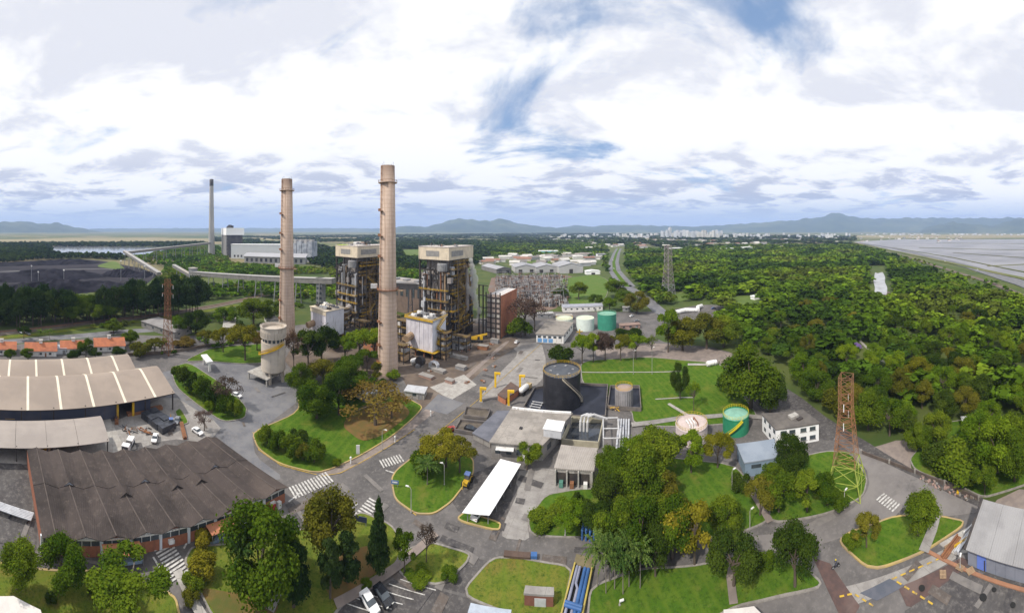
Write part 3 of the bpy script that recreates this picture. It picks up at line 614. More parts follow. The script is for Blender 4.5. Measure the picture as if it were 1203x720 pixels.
# ---------------------------------------------------------------- precipitators (white boxes on legs)
esp_white = M('esp_cladding', (0.62, 0.60, 0.65), (0.52, 0.50, 0.55), 0.2, 0.6, extra=streaks)
esp_lit = M('esp_cladding_lit', (0.66, 0.68, 0.75), (0.58, 0.6, 0.67), 0.2, 0.6, extra=streaks)  # lighter copy of the cladding, the brighter light painted into its colour
def esp(label, px, py, w, d, hleg, hbox, rail, seed):
    R = random.Random(seed); t = thing('precipitator', label, 'precipitator', G(px, py), RZ)
    body = MB().bx(-w, 0, 0, d, hleg, hleg+hbox).build('casing', [esp_white], t)
    MB().bx(0.02, 0.2, 0.1, d-0.1, hleg+0.1, hleg+hbox-0.1).build('lit_side_sheet', esp_lit, t)  # overlay that makes the right face look more strongly lit
    for x in (-w+0.4, -w*0.66, -w*0.33, -0.4):
        for y in (0.5, d-0.5): MB().bx(x-0.3, x+0.3, y-0.3, y+0.3, 0, hleg).build('leg', steel_rust, t)
    for i in range(3):
        for j in range(2):
            x0 = -w+i*w/3+0.3; x1 = x0+w/3-0.6; y0 = j*d/2+0.3; y1 = y0+d/2-0.6; cx_, cy_ = (x0+x1)/2, (y0+y1)/2
            MB().add([(x0, y0, hleg), (x1, y0, hleg), (x1, y1, hleg), (x0, y1, hleg), (cx_-.4, cy_-.4, hleg*0.35), (cx_+.4, cy_-.4, hleg*0.35), (cx_+.4, cy_+.4, hleg*0.35), (cx_-.4, cy_+.4, hleg*0.35)], [(0, 1, 2, 3), (7, 6, 5, 4), (0, 4, 5, 1), (1, 5, 6, 2), (2, 6, 7, 3), (3, 7, 4, 0)]).build('hopper', steel_grey if rail else tan_pipe, t)
    for k in range(7):
        MB().bx(-w+k*w/6-0.15, -w+k*w/6+0.15, -0.16, 0.0, hleg, hleg+hbox).build('stiffener', esp_white, t)
    MB().bx(-w-0.8, 0.8, -0.8, d+0.8, hleg+hbox, hleg+hbox+0.35).build('roof_deck', cream_wall if not rail else steel_grey, t)
    if not rail: MB().bx(-w-0.4, 0.4, -0.4, -0.15, hleg+hbox-2.6, hleg+hbox).build('fascia', cream_wall, t)
    for k in range(8):
        x = -w+(k % 4+0.5)*w/4; y = d*(0.28 if k < 4 else 0.72)
        u = MB().bx(x-1.3, x+1.3, y-0.9, y+0.9, hleg+hbox+0.35, hleg+hbox+R.uniform(1.3, 2.0)).build('transformer', R.choice((white_metal, steel_dark, steel_grey)), t)
        MB().tube([(x, y, hleg+hbox+1.3), (x, y, hleg+hbox+2.8)], 0.2, 6).build('bushing', steel_dark, u)
    if rail:
        z = hleg+hbox+0.35; mb = MB()
        for a, b in (((-w-.8, -.8), (.8, -.8)), ((.8, -.8), (.8, d+.8)), ((-w-.8, -.8), (-w-.8, d+.8))):
            for zz in (0.5, 1.0): mb.beam((*a, z+zz), (*b, z+zz), 0.2)
            for j in range(10): mb.beam((a[0]+(b[0]-a[0])*j/9, a[1]+(b[1]-a[1])*j/9, z), (a[0]+(b[0]-a[0])*j/9, a[1]+(b[1]-a[1])*j/9, z+1.1), 0.14)
        mb.beam((-w-.8, -.85, z-0.1), (.85, -.85, z-0.1), 0.3, 0.8); mb.build('railing', rail_yellow, t)
        for k in range(4):
            y0, y1 = (d*0.2, d*0.75) if k % 2 else (d*0.75, d*0.2); z0 = hleg+k*hbox/4; mb = MB()
            for o_ in (1.0, 2.0): mb.beam((o_, y0, z0), (o_, y1, z0+hbox/4), 0.2, 0.5).beam((o_, y0, z0+1.1), (o_, y1, z0+hbox/4+1.1), 0.15)
            mb.build('stair_flight', rail_yellow, t)
        MB().bx(-w, 2.2, -1.2, -0.2, hleg-0.3, hleg).build('walkway', rail_yellow, t)
        MB().bx(0.2, 2.2, 0, d, hleg-0.3, hleg).build('walkway', rail_yellow, t)
    # inlet duct to the boiler and outlet to the chimney
    MB().tube([(-w*0.5, d, hleg+hbox*0.6), (-w*0.5, d+6, hleg+hbox*0.6), (-w*0.45, d+12, hleg+hbox*0.9)], 2.2, 12).build('inlet_duct', clad, t)
    MB().tube([(-w*0.8, 0, hleg+hbox*0.4), (-w*0.8, -5, hleg+hbox*0.35)], 2.0, 12).build('outlet_duct', tan_pipe, t)
    return t
esp('white precipitator box with yellow railings right of the near chimney', 508, 424, 17.5, 13, 4.5, 16, True, 4)
esp('pale precipitator box with cream roof between silo and farther boiler house', 383, 404, 16, 14, 3.5, 16, False, 9)
# ---------------------------------------------------------------- turbine hall and tall brick building
roof_grey = M('grey_sheet_roof', (0.34, 0.335, 0.33), (0.27, 0.265, 0.26), 0.15, 0.7, c3=(0.3, 0.26, 0.23))
t = thing('turbine_hall', 'long brown turbine hall with grey roof between the two boiler houses', 'hall', G(492, 388), RZ)
MB().bx(-62, 6, 30, 52, 0, 24).build('wall', M('brown_cladding', (0.20, 0.145, 0.12), (0.16, 0.12, 0.1), 0.3, 0.85, extra=streaks), t)
MB().bx(-63, 7, 29, 53, 24, 25.2).build('roof', roof_grey, t)
for k in range(11): MB().bx(-60+k*6, -57+k*6, 29.85, 30.0, 14, 21).build('window', glass, t)
for k in range(5): MB().bx(-58+k*12, -54+k*12, 38, 44, 25.2, 26.4).build('roof_vent', steel_grey, t)
t = thing('brick_tower_building', 'tall red brick building with dark steel front beside the nearer boiler house', 'building', G(588, 398), RZ)
# local x to the right, y back; near corner between frame front (left) and brick side (right)
MB().bx(-9.5, -0.3, 0.3, 29.7, 0, 26).build('inner_wall', M('tower_panel', (0.36, 0.29, 0.26), (0.3, 0.24, 0.21), 0.3, 0.8), t)
MB().bx(-0.3, 0.0, 0, 30, 0, 27).build('brick_wall', M('orange_brick', (0.42, 0.17, 0.095), (0.34, 0.135, 0.08), 0.25, 0.9, extra=streaks), t)
MB().bx(-10, -0.3, 3, 30, 26, 26.8).build('roof', M('pale_roof', (0.55, 0.53, 0.52), (0.47, 0.45, 0.44), 0.3, 0.8), t)
for x in (-10, -6.6, -3.3, -0.2): MB().bx(x-0.3, x+0.3, -0.5, 0.1, 0, 29).build('column', steel_dark, t)
for k in range(8): MB().bx(-10, 0, -0.45, -0.1, 3.2*k+3, 3.2*k+3.4).build('beam', steel_dark, t)
for k in range(3):
    for j in range(8): MB().bx(-9.4+3.3*k, -7.2+3.3*k, 0.1, 0.28, 3.2*j+3.6, 3.2*j+5.4).build('panel', MATS['tower_panel'] if j % 3 else louver, t)
for x in (-16, -13):
    MB().bx(x-0.35, x+0.35, 1.2, 1.9, 0, 33).build('mast', steel_dark, t)
for z in (10, 18, 26, 32.5): MB().bx(-16.4, -9.7, 1.0, 2.2, z, z+0.4).build('gantry_beam', steel_dark, t)
# conveyor gallery on trestles crossing behind the chimneys
conv_m = M('conveyor_roof', (0.40, 0.385, 0.37), (0.32, 0.31, 0.3), 0.1, 0.8, c3=(0.36, 0.32, 0.28)); conv_s = M('conveyor_side', (0.24, 0.225, 0.215), (0.19, 0.18, 0.17), 0.3, 0.8)
def conveyor(label, a, b, wdt, hgt, nleg, ground=0.0, name='conveyor_gallery'):
    a = Vector(a); b = Vector(b); t = thing(name, label, 'conveyor', (a.x, a.y, 0)); o = Vector((a.x, a.y, 0)); A = a-o; B = b-o
    up = Vector((0, 0, 1)); MB().beam(A, B, wdt, hgt).build('gallery', conv_s, t); MB().beam(A+up*(hgt/2+0.25), B+up*(hgt/2+0.25), wdt+0.6, 0.5).build('roof', conv_m, t)
    for k in range(nleg):
        f = (k+0.5)/nleg; q = A.lerp(B, f); d = (B-A); d.z = 0; d.normalize(); s_ = Vector((-d.y, d.x, 0))*wdt*0.6
        if q.z-hgt/2 < 1.5: continue
        MB().beam((q.x+s_.x*1.2, q.y+s_.y*1.2, 0), (q.x+s_.x*0.7, q.y+s_.y*0.7, q.z-hgt/2), 0.7).beam((q.x-s_.x*1.2, q.y-s_.y*1.2, 0), (q.x-s_.x*0.7, q.y-s_.y*0.7, q.z-hgt/2), 0.7).beam((q.x+s_.x, q.y+s_.y, (q.z-hgt/2)*0.5), (q.x-s_.x, q.y-s_.y, (q.z-hgt/2)*0.5), 0.4).build('trestle', steel_grey, t)
    return t
conveyor('long level grey conveyor gallery on trestles passing behind both chimneys', POL(226, 420, 14), POL(392, 285, 25), 7, 4.2, 8)
conveyor('short grey conveyor gallery joining the two boiler houses', POL(440, 262, 26), POL(497, 246, 27), 7, 4.0, 2)
conveyor('inclined grey conveyor running down to the coal yard', POL(146, 640, 27), POL(187, 475, 6), 6, 4, 6)
conveyor('long conveyor climbing to the distant power station', POL(150, 655, 24), POL(246, 870, 34), 7, 4.5, 9)
conveyor('low conveyor reaching from trees toward the transfer tower', POL(204, 470, 18), POL(228, 425, 8), 5, 3.5, 2)
t = thing('transfer_tower', 'narrow grey conveyor transfer tower at the gallery end', 'tower', POL(226, 421, 0)); MB().bx(-4, 4, -3, 5, 0, 20).build('wall', steel_grey, t); MB().bx(-4.6, 4.6, -3.6, 5.6, 20, 21).build('roof', conv_m, t)
t = thing('transfer_tower', 'dark transfer tower standing at the left edge of the farther boiler house', 'tower', POL(377, 292, 0)); MB().bx(-3, 3, -3, 3, 0, 26).build('wall', steel_grey, t); MB().bx(-3.4, 3.4, -3.4, 3.4, 26, 27).build('roof', steel_dark, t)
for k in range(5): MB().bx(-2.6, 2.6, -3.2, -3.0, 4+k*4.4, 6+k*4.4).build('window', glass, t)
# plant clutter at the foot of the boilers: each piece its own thing
R = random.Random(21)
def vessel(px, py, r, l, ang, mat, label):
    p = G(px, py); t = thing('pressure_vessel', label, 'tank', p, ang)
    prof = [(0.05, 0), (r*0.7, 0.3*r), (r, r), (r, l-r), (r*0.7, l-0.3*r), (0.05, l)]; vs = MB().lathe(prof, 16)
    vs.v = [(z-l/2, x, y+r+0.8) for x, y, z in vs.v]; vs.build('drum', mat, t, True)
    for x in (-l*0.3, l*0.3): MB().bx(x-0.3, x+0.3, -r*0.7, r*0.7, 0, 1.1).build('saddle', concrete, t)
vessel(480, 392, 2.3, 9, 0.2, M('green_vessel', (0.12, 0.32, 0.24), (0.1, 0.27, 0.2), 0.4, 0.6), 'green horizontal vessel lying left of the nearer boiler house')
vessel(487, 428, 1.2, 5, 0.9, white_metal, 'small white vessel lying at the foot of the near chimney')
def shed(label, px, py, w, d, h, wall, roof, rz=RZ, name='shed', gable=0.0, windows=0, door=True, group=None, cat='building', hang=0.4, wh=1.1):
    """px,py = near right bottom corner; x to the left, y back"""
    t = thing(name, label, cat, G(px, py), rz, group)
    MB().bx(-w, 0, 0, d, 0, h).build('wall', wall, t)
    if gable:
        g = hang
        vs = [(-w-g, -g, h+0.01), (g, -g, h+0.01), (g, d+g, h+0.01), (-w-g, d+g, h+0.01), (-w-g, d/2, h+gable), (g, d/2, h+gable)]
        MB().add(vs, [(0, 1, 5, 4), (2, 3, 4, 5), (0, 4, 3), (1, 2, 5), (3, 2, 1, 0)]).build('roof', roof, t)
    else:
        MB().bx(-w-hang, hang, -hang, d+hang, h, h+0.35).build('roof', roof, t)
    for k in range(windows):
        x = -w+(k+0.5)*w/windows; MB().bx(x-0.8, x+0.8, -0.06, 0.0, h*0.45, h*0.45+wh).build('window', glass, t)
    for k in range(max(1, windows//2) if windows else 0):
        y = (k+0.5)*d/max(1, windows//2); MB().bx(0, 0.06, y-0.8, y+0.8, h*0.45, h*0.45+wh).build('window', glass, t)
    if door: MB().bx(-w*0.18-1, -w*0.18+0.6, -0.09, 0.0, 0, min(2.4, h*0.7)).build('door', steel_grey, t)
    return t
shed('small cream pump room behind the near chimney base', 440, 418, 9, 7, 9, M('orange_block', (0.42, 0.19, 0.1), (0.36, 0.16, 0.09), 0.3, 0.9), concrete, windows=2)
shed('low silver switch house in front of the nearer boiler house', 540, 412, 12, 8, 5, silver, roof_grey, windows=3)
shed('small concrete fan house under the nearer boiler platforms', 520, 421, 7, 6, 5, concrete, roof_grey, windows=1)
shed('low dark fan room between precipitator and farther boiler house', 420, 404, 12, 7, 6, steel_grey, steel_dark, windows=2)
# yellow crane machine and rubble by the boiler foot
t = thing('mobile_crane', 'yellow mobile crane parked at the foot of the nearer boiler house', 'crane', G(560, 402), RZ+0.4)
MB().bx(-4, 4, -1.3, 1.3, 0.8, 1.9).build('chassis', steel_dark, t); MB().bx(-3.5, 0.5, -1.2, 1.2, 1.95, 3.4).build('deck_house', rail_yellow, t); MB().bx(2.0, 3.8, -1.2, 1.2, 1.95, 3.8).build('cab', rail_yellow, t); MB().beam((-2.5, 0, 3.2), (6.5, 0, 5.2), 0.9).build('boom', rail_yellow, t)
for x in (-3, -1.2, 1.4, 3):
    for y in (-1.3, 1.3): MB().tube([(x, y-0.25, 0.75), (x, y+0.25, 0.75)], 0.75, 12).build('wheel', black_rubber, t)

# steel pipe frames with gangways crowding the space between boilers and precipitators
def pipe_frame(label, px, py, w, d, h, seed):
    R = random.Random(seed); t = thing('pipe_rack', label, 'pipe rack', G(px, py), RZ)
    for x in (-w, -w/2, 0):
        for y in (0, d): MB().bx(x-0.2, x+0.2, y-0.2, y+0.2, 0, h).build('post', steel_dark, t)
    nl = max(2, int(h/3.4))
    for k in range(1, nl+1):
        z = h*k/nl; MB().bx(-w, 0, 0, d, z-0.1, z+0.05).build('deck', grate, t); m = MB()
        for zz in (0.55, 1.1): m.beam((-w, 0, z+zz), (0, 0, z+zz), 0.14).beam((0, 0, z+zz), (0, d, z+zz), 0.14)
        for j in range(6): m.beam((-w*j/5, 0, z), (-w*j/5, 0, z+1.1), 0.12)
        m.build('railing', rail_dull, t)
        for j in range(4):
            r = R.uniform(0.2, 0.6); y = R.uniform(0.5, d-0.5); x = -w*R.random(); MB().tube([(x, y, z-2.8), (x, y, z-1.4), (x+R.uniform(-w*.4, w*.4), y+R.uniform(-2, 2), z-1.2), (x+R.uniform(-w*.4, w*.4), d+1.5, z-1)], r, 8).build('pipe', R.choice((tan_pipe, tan_pipe, steel_grey, steel_rust, steel_dark, silver)), t)
        x = -w*R.uniform(0.3, 0.9); MB().bx(x, x+R.uniform(1.5, 3.5), 0.6, d-0.6, z-3.2, z-R.uniform(0.6, 1.8)).build('equipment', R.choice((clad, tan_pipe, steel_grey, M('duct_white', (0.55, 0.53, 0.52), None, 0.4, 0.7))), t)
for a in (('yellow-railed pipe frame at the right foot of the white precipitator', 524, 424, 7, 6, 14, 1), ('yellow-railed pipe frame between precipitator and nearer boiler house', 512, 414, 9, 7, 20, 2), ('low pipe frame under the nearer boiler house front', 548, 414, 10, 5, 8, 3), ('pipe frame left behind the white precipitator', 478, 404, 10, 8, 13, 4), ('pipe frame beside the pale precipitator by the farther boiler house', 400, 398, 9, 8, 18, 5), ('pipe frame at the foot of the farther boiler house', 428, 398, 9, 6, 10, 6), ('pipe frame between near chimney and precipitator', 474, 428, 6, 5, 9, 7), ('tan pipe frame in front of the turbine hall', 462, 394, 14, 6, 12, 8)): pipe_frame(*a)
t = thing('forced_draught_fan', 'dark rounded fan casing at the corner of the white precipitator', 'fan', G(492, 431), RZ); vs = MB().lathe([(0.3, 0), (2.4, 0.1), (2.4, 2.6), (0.3, 2.7)], 18); vs.v = [(x, z, y+2.6) for x, y, z in vs.v]; vs.build('casing', steel_dark, t); MB().bx(-1.5, 1.5, 0.3, 2.4, 0, 1.2).build('plinth', concrete, t); MB().bx(-1, 1, -1.6, -0.1, 0, 1.4).build('motor', steel_grey, t)
t = thing('pipe_arch', 'silver arched pipe loop right of the fan casing', 'pipes', G(508, 434), RZ)
for k in range(3): MB().tube([(-2, k*0.9, 0), (-2, k*0.9, 2.6), (-1, k*0.9, 3.6), (1.6, k*0.9, 3.6), (2.6, k*0.9, 2.6), (2.6, k*0.9, 0)], 0.3, 8).build('pipe', silver, t)
R = random.Random(66)
for k, (px, py, w, d, h, m_, lb) in enumerate(((520, 440, 9, 3, 1.2, concrete, 'long low concrete plinth in the dirt yard by the near chimney'), (506, 447, 7, 3, 1.0, M('pink_block', (0.34, 0.22, 0.18), None, 0.5, 0.9), 'pinkish low block in the dirt yard'), (547, 424, 12, 2.5, 1.4, concrete_pale, 'pale long concrete wall in the dirt yard'), (545, 436, 5, 3, 1.6, steel_grey, 'grey container block in the dirt yard'), (531, 452, 4, 2.4, 1.4, MATS['pink_block'], 'small pinkish block near the speed table'), (572, 412, 6, 3, 2.2, steel_rust, 'rusty container beside the mobile crane'), (585, 404, 5, 2.4, 2.2, steel_grey, 'grey container at the brick tower foot'))):
    t = thing('yard_block', lb, 'block', G(px, py), RZ+R.uniform(-.1, .1)); MB().bx(-w, 0, 0, d, 0, h).build('body', m_, t); MB().bx(-w-0.15, 0.15, -0.15, d+0.15, h, h+0.15).build('cap', concrete, t)
for k in range(16):
    p = G(R.uniform(500, 590), R.uniform(404, 452)); t = thing('rubble_heap', 'small brown rubble heap on the dirt yard below the boilers', 'rubble', p, R.uniform(0, 3), 'rubble heaps on the dirt yard')
    for j in range(7): MB().box((R.uniform(-1.2, 1.2), R.uniform(-.9, .9), 0.3), (R.uniform(.4, 1.3), R.uniform(.4, .9), R.uniform(.3, .9)), R.uniform(0, 3)).build('chunk', R.choice((dirt, concrete, steel_rust, MATS['pink_block'])), t)
# ================================================================ buildings on the left
tan_roof = M('tan_sheet_roof', (0.33, 0.272, 0.228), (0.28, 0.232, 0.197), 0.08, 0.6, coord='object', wave=('X', 0.35, 0.5), c3=(0.29, 0.238, 0.20), spec=0.1)
sky_strip = M('skylight_sheet', (0.74, 0.68, 0.55), (0.68, 0.61, 0.49), 0.3, 0.5)
blue_wall = M('navy_sheet_wall', (0.055, 0.065, 0.105), (0.08, 0.085, 0.12), 0.15, 0.7, extra=streaks)
def ribbon(prof, x0, x1, lift=0.0, t=0.12):
    m = MB(); n = len(prof)
    vs = [(x, y, z+lift) for x in (x0, x1) for y, z in prof]+[(x, y, z+lift-t) for x in (x0, x1) for y, z in prof]
    fs = [(i, n+i, n+i+1, i+1) for i in range(n-1)]+[(2*n+i, 2*n+i+1, 3*n+i+1, 3*n+i) for i in range(n-1)]+[(0, 2*n, 3*n, n), (n-1, 2*n-1, 4*n-1, 3*n-1)]
    fs += [(i, i+1, 2*n+i+1, 2*n+i) for i in range(n-1)]+[(n+i, 3*n+i, 3*n+i+1, n+i+1) for i in range(n-1)]
    return m.add(vs, fs)
a_, b_ = G(0, 478, 7), G(204, 459, 7); ex = (b_-a_).normalized(); rz_w = math.atan2(ex.y, ex.x)
wh = thing('warehouse', 'large open-fronted warehouse with pale tan vaulted twin roofs and light skylight strips', 'warehouse', (b_.x, b_.y, 0), rz_w)
bay1 = [(-1.2, 6.7), (0.5, 7.1), (4, 7.95), (8, 8.9), (12, 9.8), (14.5, 10.25), (16, 10.3), (17.5, 10.0), (20, 9.0), (22.5, 8.0)]
bay2 = [(21.5, 8.1), (25, 9.0), (29, 10.0), (31.5, 10.45), (33, 10.45), (35, 10.0), (38, 8.8), (41, 7.4)]
edges = [0.0]+[-8.0-11.6*k for k in range(10)]
for bi, bay in enumerate((bay1, bay2)):
    sh = -8.0 if bi else 0.0
    for k in range(10):
        ribbon(bay, edges[k+1]+0.45+sh, (edges[k]-0.45 if k else 0.0)+sh).build('roof_panel', tan_roof, wh)
        ribbon(bay, edges[k+1]-0.45+sh, edges[k+1]+0.45+sh, 0.06).build('skylight_strip', sky_strip, wh)
MB().bx(-112, -22, 1.5, 2.0, 0, 6.9).build('front_wall', blue_wall, wh); MB().bx(-16, -9, 1.5, 2.0, 0, 6.9).build('front_wall', blue_wall, wh)
MB().bx(-112, -9, 39, 39.4, 0, 7.6).build('back_wall', blue_wall, wh); MB().bx(-9.2, -9.0, 2.0, 39, 0, 7).build('side_wall', blue_wall, wh)
for k in range(11):
    x = -0.6-11.2*k; MB().bx(x-0.2, x+0.2, -0.6, -0.2, 0, 7.0).build('post', steel_dark, wh)
    MB().bx(x-0.2, x+0.2, 20.8, 21.2, 0, 8.2).build('post', steel_dark, wh)
for x in (-16, -22): MB().bx(x-0.4, x+0.4, 0.9, 1.5, 0, 5.5).build('door_jamb', rail_yellow, wh)
MB().beam((-112, -0.9, 6.45), (0, -0.9, 6.45), 0.25, 0.4).build('eave_beam', steel_dark, wh)
ARoof = M('shed_roof_pale', (0.33, 0.29, 0.262), (0.285, 0.25, 0.228), 0.1, 0.6, coord='object', wave=('X', 0.3, 0.5))
a_, b_ = G(0, 523, 4.6), G(128, 515.5, 4.6); ex = (b_-a_).normalized(); rz2 = math.atan2(ex.y, ex.x)
sh2 = thing('storage_shed', 'low open storage shed with pale roof in front of the big warehouse', 'shed', (b_.x, b_.y, 0), rz2)
prof = [(-0.8, 4.4), (1.5, 4.9), (4, 5.5), (6.5, 5.9), (9, 6.0), (11.2, 5.6)]
for k in range(6): ribbon(prof, -9.5*(k+1)+0.04, -9.5*k-0.04).build('roof_panel', ARoof, sh2)
MB().bx(-57, -0.6, 10.4, 10.7, 0, 5.4).build('back_wall', concrete, sh2)
for k in range(7): MB().bx(-0.5-9.2*k-0.15, -0.5-9.2*k+0.15, -0.3, 0, 0, 4.6).build('post', steel_dark, sh2)
MB().bx(-45.5, -38, 0.3, 10, 0, 4.4).build('brick_room', brick, sh2)
for k in range(5): MB().bx(-36+k*7.2, -30.4+k*7.2, 9.4, 10.2, 0, 3.8).build('rack', steel_dark, sh2)
# stored goods in the shed and yard
R = random.Random(4)
def drum(px, py, m, label):
    t = MB().lathe([(0.3, 0), (0.32, 0.03), (0.32, 0.4), (0.34, 0.43), (0.32, 0.46), (0.32, 0.85), (0.3, 0.9)], 14).build('drum', m, loc=G(px, py)); t.scale = (2, 2, 2); tag(t, label, 'drum', 'drums stored under the pale shed')
drum(48, 531, steel_rust, 'leftmost of four upright drums under the pale open shed'); drum(52.5, 531, rail_yellow, 'yellow upright drum under the pale open shed'); drum(57, 530.5, cream_wall, 'cream upright drum under the pale open shed'); drum(63, 530.5, steel_grey, 'rightmost grey drum under the pale open shed')
def stack(px, py, l, w, h, n, mat, label, name='steel_stack', rz=0.2, cat='steel stack', group='stacks of stored steel in the works yard'):
    t = thing(name, label, cat, G(px, py), rz, group)
    for k in range(n):
        MB().bx(-l/2, l/2, -w/2+k*w/n, -w/2+(k+0.8)*w/n, 0.1, h*R.uniform(0.6, 1)).build('bar', mat, t)
    for x in (-l*0.35, l*0.35): MB().bx(x-0.15, x+0.15, -w/2, w/2, 0, 0.1).build('bearer', steel_dark, t)
wy = rz_w
stack(170, 484, 14, 2.2, 1.6, 5, steel_rust, 'long rusty steel stack lying along the warehouse front at right', rz=wy)
stack(137, 491, 9, 1.4, 1.2, 4, steel_rust, 'rusty steel stack beside the concrete lane by the pale shed', rz=wy+1.3)
stack(215, 507, 9, 1.3, 1.2, 4, steel_rust, 'rusty steel stack beside the grass strip by the brown roof', rz=wy+1.25)
stack(98, 491, 10, 2, 1.8, 6, steel_rust, 'rusty steel stack between warehouse and pale shed, right pile', rz=wy)
stack(70, 494, 9, 2, 1.4, 6, steel_rust, 'rusty steel stack between warehouse and pale shed, middle pile', rz=wy)
stack(38, 496, 10, 2.2, 1.4, 5, MATS['dirt'], 'brown timber stack between warehouse and pale shed, left pile', rz=wy, name='timber_stack', cat='timber stack')
for (px, py, lbl) in ((150, 505, 'scattered dark steel lengths lying on the works yard, left heap'), (172, 507, 'scattered pale steel lengths lying on the works yard, right heap')):
    t = thing('scrap_heap', lbl, 'scrap', G(px, py), 0.3, 'scrap heaps on the works yard')
    for k in range(12): MB().beam((R.uniform(-4, 4), R.uniform(-2, 2), 0.2), (R.uniform(-4, 4), R.uniform(-2, 2), 0.35), 0.25).build('bar', R.choice((steel_rust, steel_grey, steel_dark)), t)
t = thing('yellow_skip', 'small yellow skip by the warehouse front at the left', 'skip', G(12, 497), wy); MB().bx(-1.6, 1.6, -0.9, 0.9, 0.2, 2.0).build('body', rail_yellow, t); MB().bx(-1.75, 1.75, -1.05, 1.05, 2.0, 2.15).build('rim', rail_yellow, t)
t = thing('tarped_load', 'heap of bales under a black tarpaulin beside the warehouse end', 'tarpaulin', G(186, 497), wy+0.25)
tarp = M('black_tarp', (0.022, 0.024, 0.03), (0.05, 0.055, 0.07), 0.8, 0.35, spec=0.5)
for j in range(2):
    for k in range(4): MB().box((-1.7+j*3.2+R.uniform(-.2, .2), -5+k*3.2, 1.1), (3.0, 3.0, 2.2+R.uniform(-.3, .4)), R.uniform(-.05, .05)).build('bale', tarp, t)
# ---------------------------------------------------------------- brown multi-gabled workshop
def roof_dirt(t, col, vec, noise, rmp, mix):
    col = mix(rmp(noise(0.8, vec, 8, 0.75), 0.5, 0.8), col, (0.13, 0.108, 0.095))
    return mix(rmp(noise(0.11, vec, 7, 0.7), 0.55, 0.7), col, (0.038, 0.032, 0.03))
rib_brown = M('brown_fibre_roof', (0.072, 0.059, 0.055), (0.050, 0.042, 0.040), 0.12, 0.9, coord='object', wave=('X', 0.42, 0.5), c3=(0.10, 0.080, 0.071), spec=0.1, extra=roof_dirt)
A, B, C = G(49, 629, 4), G(336, 571, 4), G(34, 546, 4)
ex = (B-A); Lw = ex.length; ex = ex/Lw; ey = Vector((-ex.y, ex.x, 0)); Ww = max((C-A).dot(ey), (G(255, 514, 4)-A).dot(ey)); rzs = math.atan2(ex.y, ex.x)
wk = thing('workshop', 'wide workshop with nine dark brown corrugated gable roofs and red brick front', 'workshop', (A.x, A.y, 0), rzs)
n9 = 9; gw = Lw/n9; rise = 0.95
